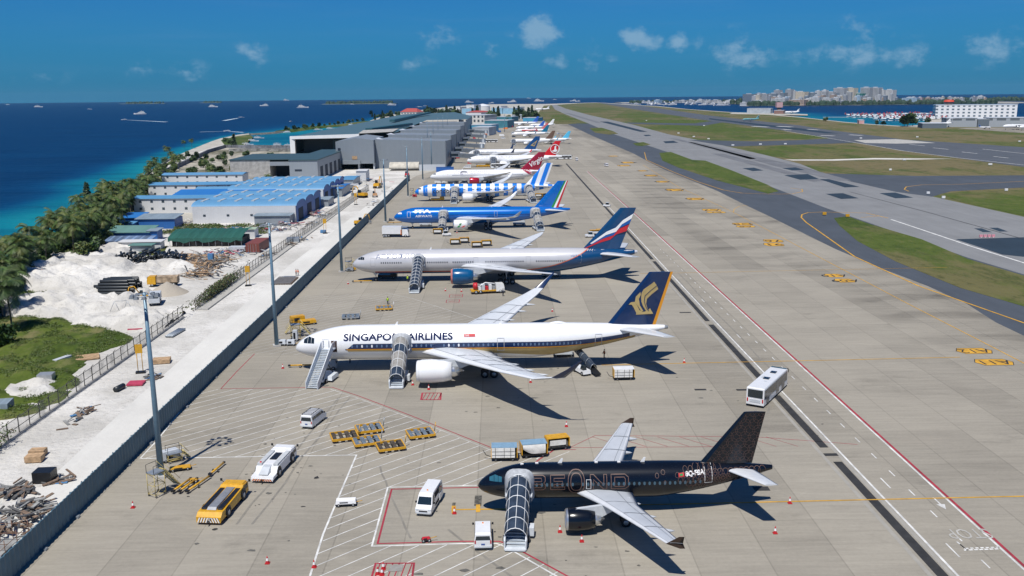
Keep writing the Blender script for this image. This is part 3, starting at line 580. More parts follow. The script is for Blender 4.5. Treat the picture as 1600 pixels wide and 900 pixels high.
# ================================================================ AIRCRAFT
def lerp(a, b, t): return a+(b-a)*t
class Fus:
    def __init__(s, L, D, zc, noseL=1.55, tailF=.34, Hf=1.02, tip=-.16, tailup=.30, rnd=.62):
        s.L, s.D, s.zc, s.ln, s.lt, s.Hf = L, D, zc, noseL*D, tailF*L, Hf; s.zt = zc+tip*D; s.tu = tailup; s.rnd = rnd
    def sec(s, x):                              # half width, half height, mid z
        R = s.D/2; Rz = R*s.Hf; top, bot, hw = s.zc+Rz, s.zc-Rz, R
        if x < s.ln:
            k = max(0, min(1, x/s.ln)); ft = (1-(1-k)**1.75)**s.rnd if k > 0 else 0; fb = (1-(1-k)**2.3)**.55 if k > 0 else 0; fw = (1-(1-k)**2.1)**.56 if k > 0 else 0
            top = lerp(s.zt, top, ft); bot = lerp(s.zt, bot, fb); hw = R*fw
        xt = s.L-s.lt
        if x > xt:
            k = min(1, (x-xt)/s.lt); ze = s.zc+s.tu*s.D; re = .055*s.D+.05
            top = lerp(top, ze+re, k**2.0); bot = lerp(bot, ze-re, k**1.35*.92+.08*k); hw = lerp(R, re, k**1.65)
        return max(hw, .012), max((top-bot)/2, .012), (top+bot)/2
    def P(s, x, th, off=0):                     # th 0 = camera side (-y), pi/2 = top
        hw, hz, zm = s.sec(x); return Vector((x, -(hw+off)*cos(th), zm+(hz+off)*sin(th)))
    def S(s, x, v, side=-1, off=.025):           # v metres up the skin from the widest line
        hw, hz, zm = s.sec(x); th = max(-1.45, min(1.5, v/hz)); p = s.P(x, th, off); return Vector((p.x, p.y if side < 0 else -p.y, p.z))
    def Z(s, x, z, side=-1, off=.025):           # skin point at height z
        hw, hz, zm = s.sec(x); q = max(-.985, min(.985, (z-zm)/hz)); return s.S(x, math.asin(q)*hz, side, off)
    def mesh(s, m, mf=None, n=48):
        xs = [s.ln*(k/14)**1.7 for k in range(15)]; k = int((s.L-s.lt-s.ln)/1.6)+1; xs += [s.ln+(s.L-s.lt-s.ln)*(i+1)/k for i in range(k)]; xs += [s.L-s.lt+s.lt*(i+1)/34 for i in range(34)]
        rings = [[s.P(x, 2*pi*j/n) for j in range(n)] for x in xs]
        return MB().loft(rings, m, True, True, mf)
    def band(s, mb, x0, x1, lo, hi, m, both=True, nv=6, st=1.0, off=.03, z=False):
        n = max(2, int((x1-x0)/st)); f = s.Z if z else s.S
        for sd in ((-1, 1) if both else (-1,)):
            vs = []
            for i in range(n+1):
                x = lerp(x0, x1, i/n); a = lo(x) if callable(lo) else lo; b = hi(x) if callable(hi) else hi
                vs += [f(x, lerp(a, b, j/nv), sd, off) for j in range(nv+1)]
            fs = [(i*(nv+1)+j, (i+1)*(nv+1)+j, (i+1)*(nv+1)+j+1, i*(nv+1)+j+1) for i in range(n) for j in range(nv)]
            if sd > 0: fs = [q[::-1] for q in fs]
            mb.add(vs, fs, m, True)
        return mb
    def stroke(s, mb, pts, wd, m, off=.035, z=True, closed=False):     # line drawn on the near side in (x, z)
        P = []; src = list(pts)+([pts[0]] if closed else [])
        for a, b in zip(src[:-1], src[1:]):
            d = sqrt((a[0]-b[0])**2+(a[1]-b[1])**2); n = max(1, int(d/.35))
            for i in range(n): P.append((lerp(a[0], b[0], i/n), lerp(a[1], b[1], i/n)))
        P.append(src[-1]); vs = []; n = len(P)
        for i in range(n):
            a, b = P[max(0, i-1)], P[min(n-1, i+1)]; dx, dz = b[0]-a[0], b[1]-a[1]; l = sqrt(dx*dx+dz*dz) or 1
            for q in (-1, 1):
                x, zz = P[i][0]-dz/l*wd/2*q, P[i][1]+dx/l*wd/2*q; vs.append(s.Z(x, zz, -1, off) if z else s.S(x, zz, -1, off))
        return mb.add(vs, [(2*i, 2*i+2, 2*i+3, 2*i+1) for i in range(n-1)], m)
    def text(s, txt, x, v, size, m, name, par, sx=1, off=.035, bold=0, shear=0, align='LEFT'):
        cu = bpy.data.curves.new(name, 'FONT'); cu.body = txt; cu.size = size; cu.resolution_u = 3; cu.offset = bold; cu.shear = shear; cu.align_x = align
        o = bpy.data.objects.new(name, cu); COL.objects.link(o); bpy.context.view_layer.update()
        me = bpy.data.meshes.new_from_object(o); bpy.data.objects.remove(o); bpy.data.curves.remove(cu)
        b = bmesh.new(); b.from_mesh(me)
        for _ in range(3):
            e = [q for q in b.edges if abs(q.verts[0].co.y-q.verts[1].co.y) > .4]
            if not e: break
            bmesh.ops.subdivide_edges(b, edges=e, cuts=1); bmesh.ops.triangulate(b, faces=b.faces)
        for q in b.verts: q.co = s.S(x+q.co.x*sx, v+q.co.y, -1, off)
        b.to_mesh(me); b.free(); me.materials.clear(); me.materials.append(m)
        r = bpy.data.objects.new(name, me); COL.objects.link(r); r.parent = par; return r
SECT = [(1, 0), (.85, .022), (.6, .055), (.35, .075), (.15, .062), (.05, .036), (0, 0), (.04, -.026), (.15, -.042), (.4, -.05), (.7, -.028)]
def wing(mb, st, side, m, edge=None, panel=None, tk=1.0):   # st: (xle, y, z, chord, cant)
    rings = []
    for (xl, y, z, c, ct) in st:
        r = []
        for a, b in SECT:
            h = b*c*tk; r.append(Vector((xl+a*c, side*(y-h*sin(ct)), z+h*cos(ct))))
        rings.append(r if side > 0 else r)
    def mf(i, j):
        if edge and j in (4, 5, 6): return edge
        if panel and j in (0,) and i >= 1: return edge
        return None
    mb.loft(rings, m, True, True, mf)
def fin(mb, pts, th, m, y0=0):                 # outline (x,z): [root le, root te, tip te, tip le], bevelled section
    (xa, za), (xb, zb), (xc, zc_), (xd, zd) = pts; vs = []
    for (x0, z0, x1, z1, t) in ((xa, za, xb, zb, th), (xd, zd, xc, zc_, th*.45)):
        for k, q in ((0, 0), (.1, .8), (.3, 1), (.65, .9), (1, .12)):
            vs.append((lerp(x0, x1, k), y0-t*q, lerp(z0, z1, k)))
        for k, q in ((.65, .9), (.3, 1), (.1, .8)): vs.append((lerp(x0, x1, k), y0+t*q, lerp(z0, z1, k)))
    n = 8; mb.add(vs, [(j, (j+1) % n, (j+1) % n+n, j+n) for j in range(n)]+[tuple(range(n))[::-1], tuple(range(n, 2*n))], m)
def engine(par, c, Lc, D, m, lip, inner, tag_='engine', nozzle=None, detail=True, cone=.28):
    b = MB(); R = D/2; x, y, z = c
    b.lathe([(0, R*.86), (.03*Lc, R*.95), (.12*Lc, R*1.02), (.4*Lc, R*1.05), (.75*Lc, R*.97), (Lc, R*.82), (Lc, R*.76), (.8*Lc, R*.72)], c, 28, m, cap=False)
    e = b.build('engine', par)
    MB().lathe([(.22*Lc, R*.80), (.05*Lc, R*.80), (-.02*Lc, R*.84), (-.035*Lc, R*.89), (-.01*Lc, R*.945), (.05*Lc, R*.99)], c, 28, lip, cap=False).build('intake_lip', e)
    f = MB(); f.lathe([(.2*Lc, R*.8), (.2*Lc, R*.25), (.1*Lc, .02)], c, 20, inner, cap=False); f.build('fan', e)
    g = MB(); g.lathe([(.8*Lc, R*.55), (1.05*Lc, R*.56), (1.22*Lc, R*.40), (1.22*Lc, R*.30), (1.36*Lc, R*.04)], c, 20, nozzle or ALU, cap=True); g.lathe([(.985*Lc, R*.78), (.98*Lc, R*.5)], c, 20, BLACK, cap=False); g.build('exhaust_nozzle', e)
    return e
def gear(par, name, x, y, ztop, r, rows, tw, w=.42):
    b = MB(); hubz = r; b.tube([(x, y, r), (x, y, ztop)], .13 if rows > 1 else .1, 8, LGREY)
    if rows > 1: b.beam((x-(rows-1)*r*1.12, y, r), (x+(rows-1)*r*1.12, y, r), .25, .25, LGREY)
    b.beam((x, y, ztop*.55), (x+(.9 if name == 'main_gear' else -.9), y, ztop), .1, .1, LGREY)
    b.box(x-.5, x+.5, y-.04-(.5 if name == 'nose_gear' else 0), y-(.46 if name == 'nose_gear' else -.04), ztop*.75, ztop*1.05, LGREY)
    g = b.build(name, par)
    for k in range(rows):
        for s_ in (-1, 1):
            MB().wheel((x+(k-(rows-1)/2)*r*2.25, y+s_*tw/2, r), r, w, 'y', 16).build('wheel', g)
    return g
WTOP = mat('wing_grey', (.46, .49, .53), .42, var=.06, sc=.4); WLT = mat('wing_pale_grey', (.60, .62, .65), .35, var=.05); WLINE = mat('wing_seam', (.20, .22, .25), .6, var=0)
FANM = mat('fan_blades', (.03, .03, .035), .4, .5)
def airliner(name, label, loc, F, liv, wing_st, fin_p, stab, eng, gears, group='airliners parked on the apron', rz=0, detail=2, cat='airliner', belly=True):
    r = thing(name, label, cat, loc, rz, group); c = liv
    body = F.mesh(c['body'], c.get('mf')).build('fuselage', r)
    L, D, zc = F.L, F.D, F.zc; R = D/2
    if belly:                                   # wing fairing
        x0 = wing_st[0][0]-D*.45; x1 = wing_st[0][0]+wing_st[0][3]+D*.75; rg = []
        for i in range(13):
            t = i/12; k = sin(pi*min(1, max(0, t)))**.55 if 0 < t < 1 else .02; x = lerp(x0, x1, t); rg.append([Vector((x, R*1.06*k*cos(a), zc-R*.42+R*.74*k*sin(a)*(1 if sin(a) < 0 else .55))) for a in [2*pi*j/20 for j in range(20)]])
        MB().loft(rg, c.get('belly', c['body'])).build('belly_fairing', r)
    for sd in (-1, 1):
        b = MB(); wing(b, wing_st, sd, c.get('wing', WTOP), c.get('edge', WLT), True)
        w_ = b.build('wing', r, fix=True)
        def wp(u, q, dz=.03):                    # u 0..1 along span stations, q chord fraction
            k = u*(len(wing_st)-1); i = min(int(k), len(wing_st)-2); t = k-i; A, B = wing_st[i], wing_st[i+1]
            z = 0; th = [0.0, .06, .075, .06, .03, 0]
            qq = max(0, min(.999, q)); P = [(0, 0), (.05, .036), (.15, .062), (.35, .075), (.6, .055), (.85, .022), (1, 0)]
            for (a0, b0), (a1, b1) in zip(P[:-1], P[1:]):
                if a0 <= qq <= a1: z = lerp(b0, b1, (qq-a0)/(a1-a0)); break
            ch = lerp(A[3], B[3], t); return Vector((lerp(A[0], B[0], t)+q*ch, sd*lerp(A[1], B[1], t), lerp(A[2], B[2], t)+z*ch+dz))
        if detail > 0:
            s_ = MB(); ns = len(wing_st); last = c.get('panel_to', 2)/(ns-1)
            for qa, qb in ((.70, .715), (.145, .155)):
                vs = []; n = 16
                for i in range(n+1): u = lerp(.12/(ns-1)*1.0, last, i/n); wdt = .09/max(1.0, 3)/1; vs += [wp(u, qa), wp(u, qb)]
                s_.add(vs, [(2*i, 2*i+1, 2*i+3, 2*i+2) for i in range(n)], WLINE)
            for u in [last*.42, last*.62, last*.8, last]:
                vs = [wp(u, .16), wp(u, .98, .02), wp(u+.006, .98, .02), wp(u+.006, .16)]; m1 = [wp(u, lerp(.16, .98, k/6)) for k in range(7)]+[wp(u+.008, lerp(.16, .98, k/6)) for k in range(7)]
                s_.add(m1, [(k, k+1, k+8, k+7) for k in range(6)], WLINE)
            s_.build('wing_panel_lines', w_, fix=True)
            for u in c.get('flaps', (.5, .85, 1.15)):
                A = wp(u/(ns-1), .72, -.35); ln = c.get('flapL', 3.6)
                q = MB().lathe([(0, .02), (ln*.25, .26), (ln*.6, .30), (ln*.9, .12), (ln, .02)], (A.x-ln*.42, A.y, A.z-.05), 10, c.get('wing', WTOP)); 
                q.build('flap_fairing', w_)
        if c.get('tip'):                          # winglet part
            b = MB(); wing(b, c['tip'], sd, c['tipm'], c.get('tipm2', c['tipm']), False, .5); b.build('winglet', w_, fix=True)
            if c.get('tip2'): b = MB(); wing(b, c['tip2'], sd, c['tipm'], c['tipm'], False, .5); b.build('winglet', w_, fix=True)
        b = MB(); wing(b, stab, sd, c.get('stab', WTOP), c.get('stabedge', WLT), True); b.build('tailplane', r, fix=True)
        ex, ey, ez, el, ed = eng
        e = engine(r, (ex, sd*ey, ez), el, ed, c['eng'], c.get('lip', ALU), FANM, nozzle=c.get('nozzle'))
        rootx = wing_st[0][0]; t = ey/max(wing_st[1][1], .1); A, B = wing_st[0], wing_st[1]
        if t > 1: A, B = wing_st[1], wing_st[2]; t = (ey-A[1])/(B[1]-A[1])
        wl = lerp(A[0], B[0], t); wz = lerp(A[2], B[2], t)
        p = MB(); p.side([(ex+el*.25, ez+ed*.50), (wl+.8, wz+.1), (wl+lerp(A[3], B[3], t)*.55, wz-.1), (ex+el*1.25, ez+ed*.12), (ex+el*.9, ez+ed*.3)], sd*ey-.2, sd*ey+.2, c.get('pylon', LGREY)); p.build('pylon', e, fix=True)
    b = MB(); fin(b, fin_p, D*.075, c['fin']); f_ = b.build('tail_fin', r, fix=True)
    rd = MB(); (xa, za), (xb, zb), (xc, zc_), (xd, zd) = fin_p     # rudder seam
    nx, nrows, ny, nr, tw = gears['nose'][0], 1, 0, .36*gears.get('k', 1), .5
    gear(r, 'nose_gear', nx, 0, zc-R*.85, .38*gears.get('k', 1), 1, .6, .3)
    for sd in (-1, 1): gear(r, 'main_gear', gears['main'][0], sd*gears['main'][1], zc-R*.35, gears['main'][3], gears['main'][2], gears['main'][4], .45)
    # cockpit glazing
    if detail > 0:
        g = MB(); x0, x1 = c.get('cock', (.30*F.ln, .50*F.ln)); z0, z1 = c.get('cockz', (zc+.10*D, zc+.24*D)); g2 = c.get('glass', GLASS)
        hz_ = z1-z0
        for sd in (-1, 1):
            g = MB()
            for k0, k1 in ((0, .36), (.39, .70), (.73, 1)):
                vs = []; n = 4
                for i in range(n+1):
                    k = lerp(k0, k1, i/n); x = lerp(x0, x1, k); lo = z0+hz_*(.02+.10*k); hi = z0+hz_*(.50+1.15*k if k < .45 else 1.02-.18*(k-.45))
                    for j in range(5): vs.append(F.Z(x, min(lerp(lo, hi, j/4), F.sec(x)[2]+F.sec(x)[1]*.93), sd, .03))
                fs = [(i*5+j, (i+1)*5+j, (i+1)*5+j+1, i*5+j+1) for i in range(n) for j in range(4)]
                g.add(vs, fs if sd < 0 else [q[::-1] for q in fs], g2, True)
            g.build('cockpit_window', r)
    a = MB(); T = lambda x: F.P(x, pi/2).z
    for x in (L*.27, L*.55):
        if detail > 0: a = MB(); a.side([(x, T(x)-.05), (x+.5, T(x)-.05), (x+.62, T(x)+.55), (x+.42, T(x)+.55)], -.04, .04, AWHITE); a.build('antenna', r)
    return r, F, f_
def windows(r, F, xs, z, w_, h, m, lim=100, glow=None, wm=None):
    first = None
    for i, x in enumerate(xs[:lim]):
        p = F.Z(x, z, -1, .035); q = F.Z(x, z+.1, -1, .035); up = (q-p).normalized(); b = MB(); mm = wm if (wm and glow and i in glow) else m
        pts = []
        for k in range(8):
            a = 2*pi*(k+.5)/8; pts.append(Vector((cos(a)*w_*.54, 0, 0))+up*sin(a)*h*.54)
        if first is None or mm is not m or True:
            b.add(pts, [tuple(range(8))], mm); o = b.build('cabin_window', r, p)
def door(r, F, x, z0, h, w_, m, lab=None, fill=None, name='cabin_door', lw=.09):
    b = MB()
    if fill: F.band(b, x-w_/2, x+w_/2, z0, z0+h, fill, False, 6, .3, .03, True)
    F.stroke(b, [(x-w_/2, z0), (x+w_/2, z0), (x+w_/2, z0+h), (x-w_/2, z0+h)], lw, m, .045, True, True)
    o = b.build(name, r)
    if lab: o['label'] = lab
    return o
def finq(pts, u, v):                            # point on the fin, u along chord, v up
    (xa, za), (xb, zb), (xc, zc_), (xd, zd) = pts
    return Vector((lerp(lerp(xa, xb, u), lerp(xd, xc, u), v), 0, lerp(lerp(za, zb, u), lerp(zd, zc_, u), v)))
def fxz(f, u, v):
    q = finq(f, u, v); return (q.x, q.z)
def findecal(name, fobj, pts, th, polys, off=.02):        # polys [(list of (x,z) in metres, material)]
    b = MB(); (xa, za), (xb, zb), (xc, zc_), (xd, zd) = pts
    H = (zd-za)
    for k, (poly, m) in enumerate(polys):
        P = [Vector((x, z, 0)) for x, z in poly]; tr = tessellate_polygon([P])
        for sd in (-1, 1):
            vs = []
            for x, z in poly:
                v = max(0, min(1, (z-za)/H)); t = lerp(th, th*.45, v)*1.0; vs.append(Vector((x, sd*(t+off+.012*k), z)))
            fs = []
            for a_, b_, c_ in tr:
                nn = (vs[b_]-vs[a_]).cross(vs[c_]-vs[a_])
                if nn.length < 1e-7: continue
                fs.append((a_, b_, c_) if nn.y*sd > 0 else (a_, c_, b_))
            b.add(vs, fs, m)
    return b.build(name, fobj)
def wst(F, xr, cr, span, sweep_x, ct, kinky, kinkc, zr, zt, extra=()):
    kx = xr+(sweep_x)*kinky/(span/2); return [(xr, F.D*.30, zr, cr*1.0, 0), (kx, kinky, lerp(zr, zt, kinky/(span/2)), kinkc, 0), (xr+sweep_x, span/2, zt, ct, 0)]+list(extra)
# ---------------------------------------------------------------- 1 black single-aisle jet
BLK = mat('black_gloss', (.004, .006, .011), .22, var=.15, sc=.3, coat=.25, spec=.4)
COP = mat('copper_paint', (.125, .07, .055), .5, 0, var=.1)
WHT = mat('letter_white', (.8, .8, .8), .5, var=0)
F1 = Fus(33.84, 3.95, 3.85, 1.55, .40, 1.04, -.14, .30)
st1 = wst(F1, 10.9, 6.6, 33.2, 7.8, 1.55, 6.3, 3.75, 2.9, 4.35)
fin1 = [(25.5, 5.75), (31.5, 5.6), (32.8, 11.76), (30.3, 11.76)]
lv = dict(body=BLK, fin=BLK, eng=BLK, lip=ALU, wing=WTOP, edge=WLT, tipm=mat('bronze_fence', (.05, .03, .02), .4, .2), flaps=(.75, 1.25, 1.62), flapL=2.9, stab=WLT, stabedge=WLT,
          tip=[(18.6, 16.62, 4.36, 1.7, radians(85)), (19.85, 16.72, 5.1, .55, radians(88))], tip2=[(18.6, 16.62, 4.36, 1.7, radians(92)), (20.0, 16.7, 3.85, .5, radians(92))], glass=mat('cockpit_glass_blue', (.03, .12, .17), .1, spec=.8), cock=(1.35, 2.75), cockz=(4.25, 4.85))
ac1, _, f1 = airliner('airliner', 'black twin-engine jet with copper outline lettering and ringed tail, nearest to the camera', (-2.75, 98.3, 0), F1, lv, st1, fin1,
    [(28.3, .6, 5.0, 3.4, 0), (31.2, 6.2, 5.6, 1.5, 0)], (9.75, 5.75, 1.75, 3.1, 2.45), dict(nose=(5.07,), main=(16.5, 3.8, 1, .58, .93)))
b = MB(); rng = random.Random(3)                # copper rings on fin and rear fuselage
def ring(mb, F, cx, cz, rx, rz, wd, m, n=18):
    mb_pts = [(cx+rx*cos(2*pi*k/n), cz+rz*sin(2*pi*k/n)) for k in range(n)]; F.stroke(mb, mb_pts, wd, m, .04, True, True)
for i in range(22):
    for j in range(9):
        x = 21.4+i*.62+(.31 if j % 2 else 0); z = 2.9+j*.5; hw, hz, zm = F1.sec(x)
        if x > 33.2 or z+.3 > zm+hz*.97 or z-.3 < zm-hz*.8 or x < 21.8+abs(z-5.0)*.8+rng.random()*1.0: continue
        k = .26 if x < 24.8 else .44; ring(b, F1, x, z, k, k*1.05, .035, COP, 14)
ring(b, F1, 20.3, 4.9, .2, .25, .05, COP, 12); ring(b, F1, 21.2, 4.2, .12, .18, .05, COP, 10); ring(b, F1, 21.0, 5.2, .22, .22, .04, COP, 12)
b.build('copper_rings', ac1)
b = MB(); th = F1.D*.075
def fdring(cx, cz, r, wd=.035, n=18):
    H = fin1[2][1]-fin1[0][1]
    for sd in (-1, 1):
        vs = []; ok = []
        for k in range(n+1):
            a = 2*pi*k/n
            for rr_ in (r-wd/2, r+wd/2):
                x, z = cx+rr_*cos(a), cz+rr_*sin(a); v = (z-5.7)/H; vs.append((x, sd*(lerp(th, th*.45, max(0, v))+.02), z))
            x, z = cx+r*cos(a), cz+r*sin(a); v = (z-5.7)/H; ok.append(0 < v < .99 and lerp(fin1[0][0]+.5, fin1[3][0]+.25, v) < x < lerp(fin1[1][0], fin1[2][0], v)-.06)
        b.add(vs, [(2*k, 2*k+2, 2*k+3, 2*k+1)[::sd*-1] for k in range(n) if ok[k] and ok[k+1]], COP)
for i in range(10):
    for j in range(9): fdring(25.6+i*.98+(.49 if j % 2 else 0), 5.9+j*.74, .62, .02)
b.build('copper_ring_pattern', f1)
lt = MB()                                        # BEOND in double outline
def dbl(pts, m=COP, closed=True, wd=.085): F1.stroke(lt, pts, wd, m, .045, True, closed)
zb, zt_ = 3.55, 5.1
def letter(x, w_, outer, inner):
    for poly in [outer]+inner: dbl([(x+a*w_, zb+c_*(zt_-zb)) for a, c_ in poly])
letter(5.9, 1.75, [(0, 0), (0, 1), (.85, 1), (1, .88), (1, .62), (.9, .5), (1, .38), (1, .12), (.85, 0)], [[(.22, .6), (.22, .82), (.75, .82), (.78, .6)], [(.22, .18), (.22, .42), (.75, .42), (.78, .18)]])
letter(8.25, 1.6, [(0, 0), (0, 1), (1, 1), (1, .8), (.24, .8), (.24, .6), (.85, .6), (.85, .4), (.24, .4), (.24, .2), (1, .2), (1, 0)], [])
for k, (a, bq) in enumerate(((.92, 1.22), (.62, .92))):
    dbl([(11.15+a*(abs(cos(t))**.75)*(1 if cos(t) > 0 else -1), (zb+zt_)/2+bq*(abs(sin(t))**.8)*(1 if sin(t) > 0 else -1)) for t in [2*pi*q/28 for q in range(28)]])
letter(12.75, 1.85, [(0, 0), (0, 1), (.2, 1), (.82, .3), (.82, 1), (1, 1), (1, 0), (.8, 0), (.18, .7), (.18, 0)], [])
letter(15.1, 1.95, [(0, 0), (0, 1), (.8, 1), (1, .82), (1, .18), (.8, 0)], [[(.2, .18), (.2, .82), (.75, .82), (.82, .7), (.82, .3), (.75, .18)]])
lt.build('outline_lettering', ac1)
F1.text('8Q-FBA', 23.55, .72, .78, WHT, 'registration', ac1, .82, bold=.03)
b = MB(); F1.band(b, 22.75, 23.4, .72, 1.18, mat('flag_red', (.5, .02, .03), .5, var=0), False, 2, .3, .04); F1.band(b, 22.9, 23.25, .84, 1.06, mat('flag_green', (.02, .25, .06), .5, var=0), False, 2, .3, .055); b.build('flag', ac1)
GWIN = mat('blue_window', (.05, .10, .14), .2, var=0)
windows(ac1, F1, [6.1+i*.58 for i in range(34) if i not in (9,)], 4.12, .27, .40, GWIN)
door(ac1, F1, 28.4-2.2, 3.95, 1.85, .85, WHT, lw=.05); door(ac1, F1, 12.55, 3.6, 1.0, .52, WHT, name='emergency_exit', lw=.05)
for x in (4.9, 6.6, 13.4, 16.0): b = MB(); b.box(x, x+.35, -.12, .12, F1.P(x, pi/2).z-.03, F1.P(x, pi/2).z+.1, WHT); b.build('roof_beacon', ac1)
# ---------------------------------------------------------------- 2 white wide-body, blue and gold
NAVY = mat('navy_paint', (.003, .022, .085), .25, var=.08, coat=.5); GOLD = mat('gold_paint', (.44, .33, .14), .35, .1, var=.06); ORG = mat('orange_stripe', (.72, .30, .02), .4, var=0)
F2 = Fus(64.8, 5.96, 5.0, 1.75, .36, 1.02, -.17, .34, .58)
st2 = [(21.8, 1.9, 3.6, 12.5, 0), (28.4, 10.8, 4.6, 8.0, 0), (35.9, 22.0, 5.9, 4.8, 0), (40.5, 28.4, 6.8, 3.2, radians(8)), (43.1, 30.8, 7.7, 2.0, radians(35))]
fin2 = [(54.8, 7.75), (63.2, 7.5), (66.0, 16.9), (61.9, 16.9)]
ORGT = NAVY
lv = dict(body=AWHITE, fin=NAVY, eng=AWHITE, lip=AWHITE, flaps=(.75, 1.35, 1.8, 2.25), flapL=5.0, wing=mat('wing_bright_grey', (.60, .63, .66), .33, var=.05), edge=mat('wing_edge_white', (.70, .72, .74), .3, var=.04), tipm=NAVY, tipm2=NAVY, panel_to=2,
          tip=[(43.1, 30.8, 7.7, 2.0, radians(40)), (45.2, 31.9, 9.2, 1.2, radians(60)), (47.0, 32.3, 10.6, .4, radians(72))], cock=(1.75, 3.7), cockz=(5.25, 6.25), stab=mat('wing_bright_grey', 0), nozzle=ALU)
SIAX = -35.9
ac2, _, f2 = airliner('airliner', 'white wide-body with blue and gold stripes and a golden bird on its navy tail', (SIAX, 155.6, 0), F2, lv, st2, fin2,
    [(56.4, 1.1, 6.9, 6.2, 0), (62.8, 9.3, 7.7, 2.2, 0)], (22.3, 10.6, 2.75, 5.6, 3.75), dict(nose=(4.9,), main=(34.0, 5.3, 2, .70, 1.6), k=1.3))
b = MB(); S = lambda x: 0
xe = 58.5
def up(x, k=1.0): return 0 if x < 44 else ((x-44)/(xe-44))**2*k
F2.band(b, 9.6, xe, lambda x: 4.55+up(x, 1.2), lambda x: 5.42+up(x, 1.0) if x > 10.5 else 4.6+(x-9.6)*.9, NAVY, True, 4, 1.0, .03, True)
o = b.build('navy_band', ac2)
b = MB(); F2.band(b, 9.2, xe, lambda x: 4.33+up(x, 1.4), lambda x: 4.55+up(x, 1.2), BLACK, True, 1, 1.0, .028, True); b.build('dark_pinstripe', ac2)
b = MB(); F2.band(b, 9.4, xe+2, lambda x: 4.36+up(x, 1.35), lambda x: 4.52+up(x, 1.25), ORG, True, 1, 1.0, .05, True); b.build('orange_pinstripe', ac2)
b = MB(); F2.band(b, 9.6, 59.5, lambda x: 4.05+up(x, 1.3)-(1.3*max(0, min(1, (x-24)/20))**1.3 if x < 48 else 1.3+(-.9*(x-48)/11.5)), lambda x: 4.32+up(x, 1.4), GOLD, True, 4, 1.0, .026, True); b.build('gold_band', ac2)
F2.text('SINGAPORE AIRLINES', 8.9, 1.0, 1.75, mat('letter_navy', (.006, .015, .07), .7, var=0, spec=.1), 'lettering', ac2, 1.12, bold=.045)
b = MB(); F2.band(b, 29.7, 31.6, 1.42, 2.02, mat('flag_red', 0), False, 3, .5, .035); b.build('red_plate', ac2); F2.text('50', 29.85, 1.5, .5, WHT, 'plate_lettering', ac2, 1.4, .06)
WINO = mat('window_rim', (.10, .16, .27), .3, var=0); WINW = mat('window_blind_white', (.75, .77, .8), .4, var=0)
windows(ac2, F2, [10.4+i*.85 for i in range(17)]+[26.2+i*.85 for i in range(11)]+[38.3+i*.72 for i in range(17)], 5.02, .30, .52, WINO, glow=(2, 4, 9, 11, 12, 18, 20), wm=WINW)
DL = mat('door_line', (.42, .43, .45), .5, var=0)
door(ac2, F2, 36.0, 3.9, 2.2, 1.15, DL); door(ac2, F2, 54.0-1.0, 4.3, 2.1, 1.15, DL)
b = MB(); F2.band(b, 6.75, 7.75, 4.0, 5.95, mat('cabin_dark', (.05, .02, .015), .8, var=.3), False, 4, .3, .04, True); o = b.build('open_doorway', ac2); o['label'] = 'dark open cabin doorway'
b = MB(); F2.band(b, 5.2, 6.35, 4.15, 6.1, AWHITE, False, 4, .3, .22, True); F2.stroke(b, [(5.2, 4.15), (6.35, 4.15), (6.35, 6.1), (5.2, 6.1)], .06, DL, .24, True, True); b.build('cabin_door', ac2)['label'] = 'cabin door slid open forward'
for u, m_, nm in (((.90, 1.0), ORG, 'orange_edge'),):
    q = [finq(fin2, u[0]+.035, .0), finq(fin2, 1.0, .0), finq(fin2, 1.0, 1.0), finq(fin2, u[0], 1.0)]
    b = MB()
    for sd in (-1, 1):
        thk = F2.D*.075; v = [(q[0].x, sd*(thk*.33+.03), q[0].z), (q[1].x+.03, sd*(thk*.12+.03), q[1].z), (q[2].x+.03, sd*(thk*.06+.03), q[2].z), (q[3].x, sd*(thk*.2+.03), q[3].z)]
        b.add(v, [(0, 1, 2, 3) if sd < 0 else (3, 2, 1, 0)], m_)
    b.build(nm, f2)
def bird(ox, oz, k):                             # gold bird: stacked swept feathers and a hooked head (photo crop 623..780 by 128..310)
    s_ = lambda p: [(ox+(x-623)/157*k, oz+(310-y)/182*k*1.1) for x, y in p]
    A = [((754, 128), (768, 150), (776, 170), (745, 196), (722, 222), (716, 250), (728, 285), (716, 292), (698, 262), (690, 238), (688, 212), (700, 188)), ((752, 306), (735, 275), (722, 285), (710, 293), (665, 299), (662, 310)),
         ((688, 212), (690, 190), (700, 170), (738, 142), (754, 128), (700, 188)), ((664, 300), (650, 270), (640, 254), (623, 253), (636, 240), (656, 238), (668, 258), (680, 285), (696, 293), (690, 300)), ((656, 238), (660, 210), (684, 184), (686, 200), (676, 222), (682, 258), (700, 290), (690, 292), (676, 268))]
    return [(s_(p), GOLD) for p in A]
fx, fz, kk = 58.35, 9.4, 5.3
pl = bird(fx, fz, kk)
seam = []
for p in (((768, 150), (735, 178), (708, 205), (704, 235), (712, 262), (722, 285)), ((776, 170), (745, 196), (720, 222), (716, 250), (728, 290))):
    pts = [(fx+(x-623)/157*kk, fz+(310-y)/182*kk*1.1) for x, y in p]; n = len(pts)
    seam.append(([(x-.06, z) for x, z in pts]+[(x+.06, z-.03) for x, z in pts[::-1]], NAVY))
findecal('golden_bird', f2, fin2, F2.D*.075, [(p, m_) for p, m_ in pl]+seam, .03)
b = MB(); b.lathe([(0, .3), (.5, .36), (1.2, .28)], (64.2, 0, F2.sec(64.5)[2]), 14, GREY); b.build('tail_exhaust', ac2)
b = MB(); xx = 44.5; tz = F2.P(xx, pi/2).z
